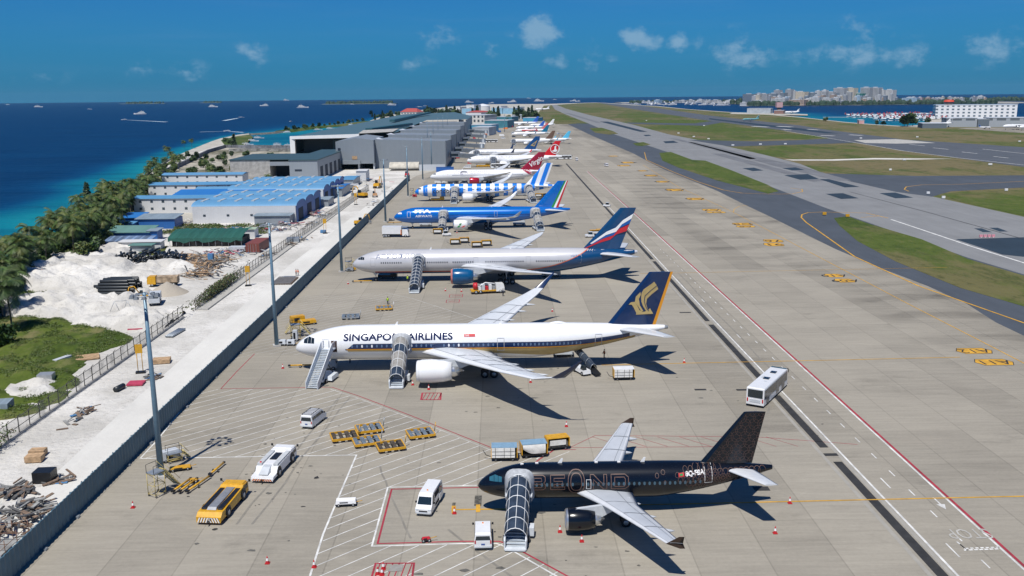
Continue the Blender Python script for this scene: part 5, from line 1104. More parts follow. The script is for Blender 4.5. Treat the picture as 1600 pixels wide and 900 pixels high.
# ---- dollies
def dolly(label, loc, rz, deck, rim, bar, bars=4, group='empty container dollies'):
    r = thing('cargo_dolly', label, 'dolly', loc, rz, group); b = MB(); L, W = 3.6, 3.0
    for y in (-W/2, W/2): b.box(-L/2, L/2, y-.08, y+.08, .32, .62, rim)
    for x in (-L/2, L/2): b.box(x-.08, x+.08, -W/2+.08, W/2-.08, .32, .60, rim)
    for k in range(4): b.box(-L/2+.3+k*.85, -L/2+.55+k*.85, -W/2+.08, W/2-.08, .38, .5, BLACK)
    b.build('frame', r)
    b = MB()
    for k in range(bars): x = -L/2+.35+k*(L-.7)/(bars-1); b.box(x-.26, x+.26, -W/2+.12, W/2-.12, .53, .60, deck)
    b.build('roller_deck', r)
    b = MB(); b.box(-L/2+.1, L/2-.1, -.1, .1, .605, .66, deck); b.build('centre_guide', r)
    for x in (-1.2, 1.2):
        for y in (-1.25, 1.25): MB().wheel((x, y, .22), .22, .14, n=10).build('wheel', r)
    b = MB(); b.tube([(L/2, 0, .4), (L/2+.25, 0, .5), (L/2+.45, 0, 1.75)], .055, 6, bar); b.beam((L/2+.45, -.12, 1.75), (L/2+.45, .12, 1.75), .06, .06, bar); b.build('draw_bar', r)
    return r
DKG = mat('dolly_rollers_grey', (.22, .27, .31), .45, .4, var=.3); DKB = mat('dolly_rollers_dark', (.07, .055, .04), .7, var=.5)
for px, py, dk, rm, br, lab in ((538, 683, DKB, YEL, YEL, 'brown-decked dolly at the left end of the cluster'), (577, 671, DKG, YEL, STEEL, 'grey-decked dolly at the back of the cluster'), (573, 691, DKG, YEL, STEEL, 'grey-decked dolly in the middle of the cluster'), (610, 698.5, DKB, YEL, YEL, 'brown-decked dolly nearest the camera in the cluster'),
        (657, 678.5, DKG, YEL, YEL, 'grey-decked dolly parked apart beside the red line'), (548, 494.5, DKG, STEEL, STEEL, 'all-grey dolly beyond the nose of the gold-striped jet'), (600, 481, DKG, YEL, WHT, 'yellow-rimmed dolly with a worker behind it')):
    p = G(px, py+3); dolly(lab, (p.x, p.y, .06), radians(18 if py > 600 else 8), dk, rm, br)
# ---- baggage carts
def cart(label, loc, rz, kind='white', group='baggage carts', s=1.0):
    r = thing('baggage_cart', label, 'baggage cart', loc, rz, group); b = MB(); L, W, Hh = 3.4*s, 1.8*s, 1.9*s; rim = YEL
    b.box(-L/2, L/2, -W/2, W/2, .35, .5, BLACK); b.build('chassis', r)
    top = YEL if kind == 'yellow' else WHITE if kind == 'open' else mat('cart_roof_blue', (.20, .33, .45), .5)
    b = MB(); b.box(-L/2, L/2, -W/2, W/2, Hh, Hh+.08, top); b.build('roof', r)
    for x in (-L/2, L/2): b = MB(); b.box(x-.05, x+.05, -W/2, W/2, .5, Hh, YEL); b.build('end_panel', r)
    TARP = mat('white_tarpaulin', (.72, .72, .70), .7, var=.12, sc=1.2, bump=.08)
    if kind == 'yellow':
        b = MB(); b.box(-L/2+.05, L/2-.05, W/2-.04, W/2, .5, Hh, YEL); b.build('back_panel', r)
        b = MB(); b.box(-L/2+.15, L/2-.15, -W/2+.1, W/2-.1, .5, 1.2, mat('luggage_pile', (.12, .11, .10), .8, var=.8, sc=2.5), (.1, .1, .1, .1)); b.box(-L/2+.3, L/2-.5, -W/2+.0, -W/2+.06, .75, 1.45, TARP); b.build('luggage', r)
    elif kind == 'torn':
        b = MB(); n = 8; vs = []
        for i in range(n+1):
            u = i/n; y = -W/2-.02
            for j in range(6): v = j/5; lo = .62+.9*max(0, (1-u*2.2))**1.5*.8; vs.append((-L/2+.1+u*(L-.35), y-.10*sin(pi*v)*(1+.5*sin(u*9)), lerp(lo, Hh, v)))
        b.add(vs, [(i*6+j, (i+1)*6+j, (i+1)*6+j+1, i*6+j+1) for i in range(n) for j in range(5)], TARP, True); b.build('curtain', r)
        b = MB(); b.box(-L/2+.05, L/2-.05, W/2-.04, W/2, .5, Hh, TARP); b.build('back_curtain', r)
    else:
        for s_ in (-1, 1): b = MB(); b.box(-L/2+.05, L/2-(.05 if s_ > 0 else .3), s_*(W/2)-.03, s_*(W/2)+.03, .55, Hh, TARP); b.build('curtain', r)
        b = MB()
        for x in (-L/4-.3, 0, L/4): b.box(x-.025, x+.025, -W/2-.06, -W/2-.03, .55, Hh, BLACK)
        for z in (.9, 1.4): b.box(-L/2+.1, L/2-.35, -W/2-.055, -W/2-.032, z-.02, z+.02, BLACK)
        b.build('straps', r)
    for x in (-L*.33, L*.33):
        for y in (-W*.42, W*.42): MB().wheel((x, y, .22), .22, .14, n=10).build('wheel', r)
    b = MB(); b.tube([(-L/2, 0, .35), (-L/2-.7, 0, .6), (-L/2-1.1, 0, 1.3)], .05, 6, BLACK); b.build('draw_bar', r)
    return r
def cat(px, py, *a, **k): p = G(px, py); return cart(a[0], (p.x, p.y+.9, .06), *a[1:], **k)
cat(788, 722, 'strapped white curtained baggage cart above the nose of the black jet', radians(0), 'white', s=1.0)
cat(834, 716.5, 'baggage cart with yellow ends and a sagging white curtain', radians(9), 'torn', s=1.0)
cat(871, 705, 'yellow box baggage cart loaded with bags, right of the white-curtained carts', radians(14), 'yellow', s=.9)
cat(975, 595, 'white-topped yellow cart standing alone right of the belt loader', radians(2), 'open')
for px, py, lab, rz in ((711, 383, 'yellow box cart, leftmost of four behind the silver jet', 5), (725, 380.5, 'yellow box cart, second from left of four behind the silver jet', 5), (745, 387.5, 'yellow box cart, third from left of four behind the silver jet', 5), (760, 385, 'yellow box cart, rightmost of four behind the silver jet', 5), (684, 366.5, 'yellow box cart hitched to the white tug under the azure jet', 0), (930, 368.5, 'yellow box cart just behind the white tug near the silver tail', 8), (940, 367, 'yellow box cart at the end of the train near the silver tail', 8),
        (842, 309, 'cart standing left of its twin beside the striped tail', 0), (853, 309, 'cart standing right of its twin beside the striped tail', 0)): cat(px, py, lab, radians(rz), 'yellow', s=.95)
# ---- small tugs
def tug(label, loc, rz, group='white baggage tugs'):
    r = thing('baggage_tug', label, 'baggage tug', loc, rz, group); b = MB(); hull(b, [(-1.5, .35), (1.5, .35), (1.5, .95), (.4, 1.05), (-1.5, .95)], 1.0, 1.5, 1.4, CREAM); b.build('body', r, fix=True)
    b = MB(); hull(b, [(-.9, 1.0), (.5, 1.0), (.25, 1.85), (-.9, 1.85)], 1.0, 1.35, 1.2, GLASS); b.build('cab_window', r, fix=True); b = MB(); b.box(-1.0, .35, -.66, .66, 1.85, 1.93, CREAM); b.build('cab_roof', r)
    for x in (-1, 1):
        for y in (-.65, .65): MB().wheel((x, y, .32), .32, .2, n=12).build('wheel', r)
    return r
for px, py, rz, lab in ((698, 369, 0, 'white tug pulling one yellow cart under the azure jet'), (921, 371, 185, 'white tug at the head of the carts near the silver tail'), (948, 323.5, 160, 'grey and white tug crossing the service road by the drain channel')):
    p = G(px, py); tug(lab, (p.x, p.y, .06), radians(rz))
for px, py, rz, lab in ((901, 251, 90, 'lone white van on the open apron right of the long-windowed bus'), (947, 260, 100, 'lone white van out near the yellow stand numbers'), (650, 263.5, 175, 'white minivan parked below the terminal corner'), (786, 217, 10, 'white minivan in front of the winglet jet bus'), (872, 210, 60, 'white van on the empty apron, upper of two side by side'), (877.5, 214, 60, 'white van on the empty apron, lower of two side by side'), (730, 263, 180, 'minivan close to the nose of the red-tailed jet')):
    p = G(px, py); van(lab, (p.x, p.y, .06), radians(rz), L=5, Hh=2.1)
# ---- cones
def cone0(label, loc):
    r = thing('traffic_cone', label, 'traffic cone', loc, 0, 'red traffic cones on the apron'); b = MB(); b.box(-.24, .24, -.24, .24, 0, .06, mat('cone_red', (.45, .015, .02), .55, var=0)); b.build('base', r)
    b = MB(); b.lathe([(.06, .19), (.32, .135)], (0, 0, 0), 12, MATS['cone_red'], 'z', False); b.lathe([(.60, .085), (.82, .035), (.84, .0)], (0, 0, 0), 12, MATS['cone_red'], 'z', False); b.build('cone_body', r)
    b = MB(); b.lathe([(.32, .135), (.60, .085)], (0, 0, 0), 12, WHT, 'z', False); b.build('white_band', r); return r
CN = [(208, 794, 'cone left of the yellow tow tractor'), (418, 881, 'cone on the bare concrete near the bottom edge'), (491, 887, 'cone at the foot of the long white bay line'), (599, 890, 'cone at the upper corner of the red hydrant box'), (590, 898, 'cone left of the pair on the red hydrant box'), (597, 899, 'cone right of the pair on the red hydrant box'), (710, 803, 'cone on the yellow stop bar left of the covered steps'),
      (875, 832, 'cone just left of the black engine'), (909, 847, 'cone just in front of the black engine'), (1211, 834, 'cone far right of the black jet wing tip'), (1234, 787, 'cone on the yellow line beyond the black tail'), (885, 667, 'cone beyond the far wing of the black jet'), (442, 576, 'cone left of the tow bar under the white nose'), (645, 602, 'cone between covered steps and white engine'), (670, 609, 'cone below the white engine'),
      (829, 598, 'cone under the drooping white wing tip'), (1069, 567, 'cone on the yellow line behind the gold-striped tail'), (544, 444, 'cone left of the silver nose'), (696, 455, 'cone left of the blue engine'), (721, 456, 'cone beside the red boxes under the silver wing'), (863, 487, 'cone between the far wing tip and the silver shadow'), (1006, 440, 'cone near the drain channel behind the silver shadow'), (714, 364, 'cone by the emblem engine of the azure jet')]
c0 = None
for px, py, lab in CN:
    p = G(px, py); 
    if c0 is None: c0 = cone0('red and white '+lab, (p.x, p.y, .06)); kids(c0)
    else: dup(c0, (p.x, p.y, .06), 0, 'red and white '+lab)
# ---- covered passenger steps
SW = mat('stairs_white', (.62, .66, .70), .4, var=.08); RIB = mat('canopy_rib_white', (.75, .77, .78), .4, var=0); SMOKE = mat('canopy_smoked', (.035, .05, .075), .15, var=.3, sc=1, spec=.7)
SMOK2 = mat('canopy_pale', (.28, .27, .25), .25, var=.2); TREAD = mat('stair_tread', (.45, .50, .55), .5, var=.1); CANV = mat('grey_canvas', (.42, .44, .46), .75, var=.2, sc=2, bump=.05)
def covered_stairs(label, loc, rz, run, z, W=2.0, pale=False, cover=1.0, mats_=None, group='covered passenger steps'):
    # foot at x=0, climbs along +x to height z
    r = thing('covered_steps', label, 'passenger steps', loc, rz, group); n = int(z/.21); b = MB()
    for i in range(n): x = .3+run*i/n; h = .3+z*(i)/n-.1; b.box(x, x+run/n+.03, -W/2+.22, W/2-.22, h, h+.12, TREAD)
    b.build('stair_treads', r)
    b = MB(); b.box(-.25, .32, -W/2+.15, W/2-.15, .12, .3, SW); b.build('foot_plate', r)
    for s_ in (-1, 1):
        b = MB(); y0, y1 = s_*(W/2-.2), s_*(W/2-.06); y0, y1 = min(y0, y1), max(y0, y1)
        b.side([(0, .1), (.5, .1), (run+.3, z-.3), (run+.3, z+1.1), (.0, 1.15)], y0, y1, SW); b.build('side_panel', r)
    b = MB(); b.box(run, run+1.9, -W/2-.25, W/2+.25, z-.15, z+.0, SW); b.build('platform', r)
    b = MB(); b.box(1.5, run+1.2, -W/2+.15, W/2-.15, .35, .75, SW); b.box(run*.45, run*.45+1.2, -W/2-.6, -W/2-.02, .35, 1.3, SW); b.build('chassis', r)
    for x in (run*.35, run*.9):
        for s_ in (-1, 1): MB().wheel((x, s_*(W/2+.1), .35), .35, .25).build('wheel', r)
    b = MB()
    for s_ in (-1, 1): b.beam((run*.55, s_*W*.35, .6), (run+.6, s_*W*.35, z-.2), .16, .16, STEEL); b.beam((run+.9, s_*W*.35, .6), (run*.75, s_*W*.35, z*.7), .12, .12, STEEL)
    b.build('lift_frame', r)
    nr = max(5, int(run/1.25)); x0 = run*(1-cover)+.4; Hc = 2.15
    def arch(x, zz, k=1.0, m=9): return [Vector((x+.0, -cos(pi*j/(m-1))*(W/2-.02)*k, zz+.95+(Hc-.95)*sin(pi*j/(m-1))*k)) for j in range(m)]
    zf = lambda x: .2+z*(x-.3)/run
    rings = [arch(lerp(x0, run+.5, i/nr), zf(lerp(x0, run+.2, i/nr))) for i in range(nr+1)]
    for i in range(nr):                         # smoked panels between ribs
        b = MB(); A, B = rings[i], rings[i+1]; b.add([*A, *B], [(j, j+1, j+10, j+9) for j in range(8)], SMOK2 if pale and (i % 3) else SMOKE, True); b.build('canopy_panel', r)
    for i in range(nr+1):
        b = MB(); q = [p+Vector((0, 0, .03)) for p in rings[i]]; b.tube([q[0]-Vector((0, 0, .9))]+q+[q[-1]-Vector((0, 0, .9))], .045, 5, RIB); b.build('canopy_rib', r)
    b = MB(); m = 4
    for s_ in (2, 4, 6): b.tube([rings[0][s_]+Vector((0, 0, .03)), rings[-1][s_]+Vector((0, 0, .03))], .022 if s_ != 4 else .035, 5, RIB)
    b.build('canopy_rail', r)
    b = MB(); rg = []
    for i, x in enumerate((run+.35, run+.8, run+1.25, run+1.75)): k = 1.08+.09*i; rg.append([Vector((x, -(1 if cos(pi*j/12) > 0 else -1)*abs(cos(pi*j/12))**.6*(W/2)*k, z+.7+(1.5+.1*i)*sin(pi*j/12)**.7)) for j in range(13)])
    for A, B in zip(rg[:-1], rg[1:]): b.add([*A, *B], [(j, j+1, j+14, j+13) for j in range(12)], CANV, True)
    for s_ in (0, 12): b.add([*[q[s_] for q in rg], *[Vector((q[s_].x, q[s_].y, z-.9)) for q in rg]], [(j, j+1, j+5, j+4) for j in range(3)], CANV)
    A = rg[0]; I = arch(run+.35, z, 1.0, 13); b.add([*A, *I], [(j, j+1, j+14, j+13) for j in range(12)], CANV); b.build('docking_hood', r)
    return r
def stair_at(label, fx, fy, tx, ty, z, **k):
    dx, dy = tx-fx, ty-fy; d = sqrt(dx*dx+dy*dy); return covered_stairs(label, (fx, fy, .06), atan2(dy, dx), d-1.75, z, **k)
f = G(805, 862); stair_at('dark-glazed covered steps at the front door of the black jet', f.x, f.y, 2.0, 96.6, 3.45, W=2.5)
f = G(619, 608); stair_at('covered steps at the second door of the gold-striped white jet, a worker at its foot', f.x, f.y, f.x+.25, 152.8, 4.7, W=2.5, pale=True)
f = G(647, 459); stair_at('covered steps at the silver-grey jet', f.x, f.y, f.x+.25, 231.4, 4.9, W=2.6)
f = G(690, 365); stair_at('covered steps at the front of the azure jet', f.x, f.y, f.x+.2, 326.9, 4.6, W=2.8, pale=True)
f = G(845, 362); stair_at('covered steps at the rear of the azure jet', f.x, f.y, f.x-1.6, 327.2, 5.0, W=2.8, pale=True)
f = G(709, 319); stair_at('covered steps at the front of the striped jet', f.x, f.y, f.x+.2, 414.8, 4.6, W=3.0, pale=True)
f = G(834, 318); stair_at('covered steps at the rear of the striped jet', f.x, f.y, f.x-2.0, 415.2, 5.0, W=3.0, pale=True)
f = G(726, 285); stair_at('covered steps at the crimson-tailed jet', f.x, f.y, f.x+.2, 492, 4.8, W=3.2)
for px, py, y, lab in ((771, 259, 613.8, 'covered steps at the red-tailed jet with the ringed bird'), (746, 245, 691.5, 'covered steps at the winglet jet with the gold triangle')): f = G(px, py); stair_at(lab, f.x, y-9, f.x, y, 4.6, W=3.6)
for px, py, lab in ((802, 226.5, 'covered steps at the brown-tailed jet'), (802, 213.5, 'covered steps at the teal-tailed jet'), (811, 208, 'covered steps at the red-banded jet')): f = G(px, py); stair_at(lab, f.x, f.y-14, f.x, f.y-5, 3.4, W=3.6)
# ---- open steps at the forward door of the white jet
def open_stairs(label, fx, fy, tx, ty, z, W=2.1):
    dx, dy = tx-fx, ty-fy; run = sqrt(dx*dx+dy*dy)-1.6; r = thing('open_steps', label, 'passenger steps', (fx, fy, .06), atan2(dy, dx)); n = int(z/.2); b = MB()
    for i in range(n): x = .25+run*i/n; h = .15+z*i/n; b.box(x, x+run/n+.04, -W/2+.1, W/2-.1, h, h+.1, TREAD)
    b.build('stair_treads', r)
    for s_ in (-1, 1):
        b = MB(); y0, y1 = sorted((s_*W/2, s_*(W/2-.1))); b.side([(0, 0), (.45, 0), (run+.3, z-.35), (run+.3, z+1.15), (run-.1, z+1.15), (0, 1.05)], y0, y1, SW); b.build('side_panel', r)
        b = MB(); b.tube([(0, s_*W/2, 1.12), (run, s_*W/2, z+1.2), (run+1.5, s_*W/2, z+1.2)], .05, 6, RIB); [b.tube([(run+.3+q*.5, s_*W/2, z), (run+.3+q*.5, s_*W/2, z+1.2)], .035, 5, RIB) for q in range(3)]; b.build('handrail', r)
    b = MB(); b.box(run, run+1.6, -W/2-.1, W/2+.1, z-.12, z, SW); b.build('platform', r)
    b = MB(); b.box(run*.35, run+1.0, -W/2+.1, W/2-.1, .4, .8, SW); b.box(run*.55, run*.55+3.2, -W/2-1.0, -W/2+.1, .35, 1.0, SW, (.2, .3, .1, 0)); b.build('chassis', r)
    b = MB()
    for s_ in (-1, 1): b.beam((run*.4, s_*.8, .7), (run+.4, s_*.8, z-.15), .14, .14, BLACK); b.beam((run+.5, s_*.8, .7), (run*.7, s_*.8, z*.66), .12, .12, BLACK)
    b.build('lift_frame', r)
    for x in (run*.5, run*.95):
        for s_ in (-1, 1): MB().wheel((x, s_*(W/2+.1), .38), .38, .25).build('wheel', r)
    return r
f = G(487, 609); open_stairs('open white steps at the forward door of the gold-striped jet', f.x, f.y, -29.4, 152.9, 4.75)
# ---- belt loader at the rear hold of the white jet
f = G(932, 588); r = thing('belt_loader', 'belt loader with a black hooped cover reaching the rear hold of the gold-striped jet', 'belt loader', (f.x, f.y, .06), radians(114)); b = MB()
b.box(.6, 4.6, .7, 2.2, .35, 1.0, CREAM, (.1, .1, .1, .1)); b.build('chassis', r); b = MB(); b.box(.9, 2.0, 1.4, 2.1, 1.0, 1.75, GLASS, (.1, .2, .1, .1)); b.build('cab', r)
b = MB(); b.add([(-.6, -.55, .5), (-.6, .55, .5), (8.3, .55, 3.3), (8.3, -.55, 3.3), (-.6, -.55, .3), (-.6, .55, .3), (8.3, .55, 3.1), (8.3, -.55, 3.1)], [(0, 3, 2, 1), (4, 5, 6, 7), (0, 1, 5, 4), (2, 3, 7, 6), (1, 2, 6, 5), (3, 0, 4, 7)], BLACK); b.build('conveyor', r, fix=True)
for k in range(4):
    x0 = 1.0+k*1.7; q = lambda x: .5+(x+.6)*.3146; rg = [[Vector((x, -.62*cos(pi*j/8), q(x)+.85*sin(pi*j/8))) for j in range(9)] for x in (x0, x0+1.55)]
    b = MB(); b.add([*rg[0], *rg[1]], [(j, j+1, j+10, j+9) for j in range(8)], SMOKE, True); b.build('canopy_panel', r); b = MB(); b.tube(rg[0], .05, 5, STEEL); b.build('canopy_rib', r)
b = MB(); b.box(7.6, 9.2, -.9, .9, 3.25, 3.4, YEL); b.build('loading_lip', r)
for x in (1.2, 3.9):
    for y in (.75, 2.15): MB().wheel((x, y, .36), .36, .25).build('wheel', r)
# ---- container at the rear hold
p = G(881, 559); r = thing('cargo_container', 'small white cargo container on a dark trailer under the rear of the gold-striped jet', 'cargo container', (p.x, p.y+1, .06)); b = MB(); b.box(-1.6, 1.6, -.8, .8, .5, 1.6, SW); b.build('container_body', r); b = MB(); b.box(-1.9, 1.9, -.9, .9, .3, .49, BLACK); b.box(-1.1, .1, -.83, -.8, .9, 1.2, NAVY); b.build('trailer_deck', r)
for x in (-1.4, 1.4): MB().wheel((x, 0, .2), .2, 1.7, n=10).build('wheel', r)
# ---- catering truck
p = G(618, 372); r = thing('catering_truck', 'white box truck parked beyond the silver nose', 'truck', (p.x, p.y+2.4, .06), radians(-4)); b = MB(); b.box(-4.6, 2.0, -1.3, 1.3, 1.15, 3.7, CREAM); b.build('cargo_box', r); b = MB(); hull(b, [(2.3, .5), (4.3, .5), (4.35, 1.5), (4.1, 2.6), (3.9, 2.75), (2.3, 2.75)], 1.5, 2.4, 2.2, CREAM); b.build('cab', r, fix=True)
b = MB(); b.box(4.2, 4.37, -1.05, 1.05, 1.55, 2.4, GLASS); b.build('windscreen', r); b = MB(); b.box(-4.6, 4.2, -.9, .9, .55, .9, BLACK); b.build('chassis', r); b = MB(); b.box(2.0, 4.0, -1.25, 1.25, 3.35, 3.5, STEEL); [b.beam((x, y, 3.5), (x, y, 3.9), .05, .05, STEEL) for x in (2.1, 3.0, 3.9) for y in (-1.2, 1.2)]; b.build('front_platform', r)
b = MB(); b.box(1.75, 2.02, -1.33, -1.1, .9, 2.6, ORANGE); b.build('side_marker', r)
for x in (-3.4, -2.3, 3.4):
    for y in (-1.1, 1.1): MB().wheel((x, y, .48), .48, .3).build('wheel', r)
# ---- refuelling truck
p = G(762, 461); r = thing('fuel_truck', 'white and red refuelling truck beneath the silver wing', 'fuel truck', (p.x, p.y+2.2, .06), radians(10)); b = MB(); b.box(-4.2, 3.4, -1.1, 1.1, .6, .95, YEL); b.build('chassis', r); b = MB(); hull(b, [(1.9, .5), (3.9, .5), (3.95, 1.4), (3.75, 2.3), (1.9, 2.35)], 1.4, 2.3, 2.1, CREAM); b.build('cab', r, fix=True)
b = MB(); b.box(3.8, 3.97, -1.0, 1.0, 1.45, 2.15, GLASS); b.build('windscreen', r); b = MB(); b.lathe([(-3.6, .1), (-3.5, .8), (-2.6, .85), (-2.5, .3)], (0, 0, 1.85), 16, REDP); b.build('hose_reel', r)
for k in range(5): b = MB(); b.box(-2.4+k*.85, -1.7+k*.85, -1.0, .9, .95, 1.7+.5*(k % 2), (CREAM, LGREY, REDP, CREAM, GREY)[k]); b.build('equipment_locker', r)
b = MB(); b.tube([(-2, -.9, 2.1), (-.5, .4, 2.5), (1.6, -.5, 2.35)], .13, 8, WHT); b.box(-2.4, 1.6, -.15, .15, 2.15, 2.25, STEEL); b.build('fuel_hose', r)
for x in (-3, -1.9, 3.0):
    for y in (-1, 1): MB().wheel((x, y, .48), .48, .3).build('wheel', r)
# ---- tow bars
for px, py, a, ln, lab, k in ((285, 762, 76, 3.6, 'yellow tow bar, leftmost of the three in a row by the near light mast', 0), (295, 762, 76, 3.6, 'yellow tow bar, middle of the three in a row by the near light mast', 0), (311, 760, 73, 4.4, 'yellow tow bar, rightmost of the three in a row by the near light mast', 0), (340, 736, 80, 3.6, 'yellow tow bar lying apart beside the white tow tractor', 0), (474, 574, 4, 4.6, 'yellow tow bar under the nose of the gold-striped jet', 1), (567, 441.5, 3, 4.8, 'yellow tow bar under the silver nose', 1), (617, 349, 0, 5, 'yellow tow bar left of the azure nose', 1)):
    p = G(px, py); r = thing('tow_bar', lab, 'tow bar', (p.x, p.y, .06), radians(a), 'yellow aircraft tow bars'); b = MB(); b.tube([(-ln/2, 0, .38), (ln/2, 0, .38)], .13, 8, YEL); b.build('shaft', r); b = MB(); b.box(-ln/2-.35, -ln/2+.1, -.2, .2, .25, .5, BLACK); b.box(ln/2-.1, ln/2+.2, -.14, .14, .28, .48, BLACK); b.build('coupling_head', r)
    for s_ in (-1, 1): MB().wheel((-.5, s_*.35, .22), .22, .12, n=10).build('wheel', r)
# ---- maintenance platforms and clutter at the masts
PALE = mat('pale_yellow_paint', (.52, .42, .16), .5, var=.25)
def scaffold(label, loc, rz, L, W, Hh, steps=True, c=PALE):
    r = thing('maintenance_platform', label, 'platform', loc, rz, 'wheeled maintenance platforms'); b = MB()
    for x in (0, L):
        for y in (-W/2, W/2): b.tube([(x, y, .2), (x, y, Hh)], .045, 5, c)
    for z in (.35, Hh*.5, Hh*.97):
        for y in (-W/2, W/2): b.tube([(0, y, z), (L, y, z)], .035, 5, c)
        for x in (0, L): b.tube([(x, -W/2, z), (x, W/2, z)], .035, 5, c)
    for y in (-W/2, W/2): b.tube([(0, y, .35), (L, y, Hh*.5)], .03, 5, c); b.tube([(L, y, Hh*.5), (0, y, Hh)], .03, 5, c)
    b.build('frame', r); b = MB(); b.box(-.05, L+.05, -W/2-.05, W/2+.05, Hh, Hh+.08, STEEL); b.build('deck', r)
    b = MB()
    for x in (0, L):
        for y in (-W/2, W/2): b.tube([(x, y, Hh), (x, y, Hh+1.05)], .035, 5, BLACK)
    for y in (-W/2, W/2): b.tube([(0, y, Hh+1.05), (L, y, Hh+1.05)], .035, 5, BLACK)
    b.build('guard_rail', r)
    if steps:
        b = MB(); n = int(Hh/.28)
        for i in range(n): x = L+.1+(Hh*.75)*(1-i/n); b.box(x-.12, x+.12, -W/2+.1, W/2-.1, .3+Hh*i/n, .35+Hh*i/n, c)
        for y in (-W/2+.05, W/2-.05): b.beam((L+Hh*.78, y, .25), (L+.05, y, Hh), .08, .12, c); b.tube([(L+Hh*.78, y, 1.1), (L+.05, y, Hh+1.0)], .03, 5, c)
        b.build('ladder', r)
    for x in (.1, L-.1):
        for y in (-W/2, W/2): MB().wheel((x, y, .14), .14, .08, n=8).build('caster', r)
    return r
def ped(px, py, f, *a): p = G(px, py); return f(a[0], (p.x, p.y, .06), *a[1:])
ped(238, 778, scaffold, 'tall yellow ladder platform left of the nearest light mast', radians(60), 1.5, 1.3, 3.0)
ped(262, 724, scaffold, 'low yellow platform behind the nearest light mast', radians(35), 1.8, 1.1, 1.2)
ped(455, 528, scaffold, 'yellow platform standing between second light mast and white nose', radians(20), 1.8, 1.2, 2.6)
ped(470, 520, scaffold, 'yellow platform nearest the white nose at the second mast', radians(200), 1.6, 1.1, 1.8)
ped(540, 420, scaffold, 'yellow platform beside the third light mast', radians(10), 1.8, 1.4, 2.0)
ped(641, 305, scaffold, 'platform beside the light mast at the striped nose', radians(0), 1.6, 1.2, 2.2)
def gcart(label, loc, rz, c, L=2.2, W=1.3, Hh=1.2, nm='ground_power_cart'):
    r = thing(nm, label, 'equipment cart', loc, rz, 'equipment parked at the light masts'); b = MB(); b.box(-L/2, L/2, -W/2, W/2, .35, Hh, c, (.08, .08, .06, .06)); b.build('housing', r); b = MB(); b.box(-L/2-.03, L/2+.03, -W/2-.03, W/2+.03, .22, .35, BLACK); b.build('chassis', r)
    b = MB(); b.box(-L*.3, L*.1, -W/2-.02, -W/2+.02, .5, Hh*.8, BLACK); b.build('vent_panel', r); b = MB(); b.tube([(L/2, 0, .35), (L/2+.7, 0, .5)], .04, 5, YEL); b.build('draw_bar', r)
    for x in (-L*.35, L*.35):
        for y in (-W/2, W/2): MB().wheel((x, y, .2), .2, .12, n=8).build('wheel', r)
    return r
ped(266, 720, gcart, 'white topped power cart behind the nearest light mast', radians(40), LGREY, 2.2, 1.2, 1.5)
ped(282, 735, gcart, 'low yellow cart right of the nearest light mast', radians(20), YEL, 2.6, 1.0, .5)
ped(303, 757-3, gcart, 'little yellow stand beside the row of tow bars', radians(10), YEL, .9, .8, .45)
ped(541, 790, gcart, 'small white signboard cart on the hatched lines', radians(5), WHT, 2.4, 1.0, .75)
ped(441, 540, gcart, 'white cart at the foot of the second light mast', radians(0), SW, 1.6, .9, 1.1)
ped(455, 540, gcart, 'white cart next to the one at the foot of the second light mast', radians(0), SW, 1.6, .9, 1.1)
ped(462, 533, gcart, 'upright grey cabinet right of the second light mast', radians(0), LGREY, 1.0, .9, 2.2)
ped(465, 505, gcart, 'yellow machine behind the white nose', radians(30), YEL, 3.0, 1.6, 1.6)
ped(480, 507, gcart, 'flat yellow carrier just beyond the white nose', radians(25), YEL, 3.6, 1.8, 1.0)
ped(666, 847, gcart, 'small red wheel chock cart on the red bay outline', radians(10), REDP, .9, .5, .5)
ped(547, 424, gcart, 'grey cart right of the third light mast', radians(0), GREY, 2.0, 1.2, .9)
ped(552, 423, gcart, 'yellow cart furthest right at the third light mast', radians(30), YEL, 1.4, .8, .8)
ped(612, 345, gcart, 'grey cart at the fourth light mast', radians(0), GREY, 2.0, 1.2, .9)
ped(648, 308, gcart, 'red cart at the fifth light mast', radians(0), REDP, 2.0, 1.2, 1.2)
ped(602, 377-6, gcart, 'dark cart beside the white box truck', radians(0), GREY, 1.5, 1.0, .8)
b = MB(); b.flat(GP((610, 884), (630, 883), (628, 893), (606, 894)), .075, mat('hydrant_lid', (.28, .27, .25), .7)); o = b.build('hydrant_cover'); o['kind'] = 'structure'
# ---- flood light masts
MASTM = mat('mast_blue_grey', (.14, .235, .31), .4, .2, var=.08)
def mast(label, x, y, Hh=24, z0=0, r0=.42):
    r = thing('light_mast', label, 'light mast', (x, y, z0), 0, 'floodlight masts along the apron'); b = MB(); b.tube([(0, 0, 0), (0, 0, Hh*.5), (0, 0, Hh)], [r0, r0*.72, r0*.45], 12, MASTM); b.build('pole', r)
    b = MB(); b.box(-.7, .7, -.7, .7, 0, .35, mat('mast_footing', (.45, .44, .42), .8)); b.build('footing', r)
    b = MB(); n = 16; b.tube([(1.15*cos(2*pi*k/n), 1.15*sin(2*pi*k/n), Hh-.3) for k in range(n+1)], .06, 5, STEEL, False)
    for k in range(4): b.tube([(0, 0, Hh-.2), (1.15*cos(pi*k/2), 1.15*sin(pi*k/2), Hh-.3)], .05, 5, STEEL)
    b.build('lamp_ring', r)
    for k in range(10): a = 2*pi*k/10; b = MB(); cx, cy = 1.5*cos(a), 1.5*sin(a); b.box(cx-.28, cx+.28, cy-.28, cy+.28, Hh-.55, Hh-.25, mat('floodlight_housing', (.16, .18, .20), .5), (.1, .1, .1, .1)); b.build('floodlight', r)
    return r
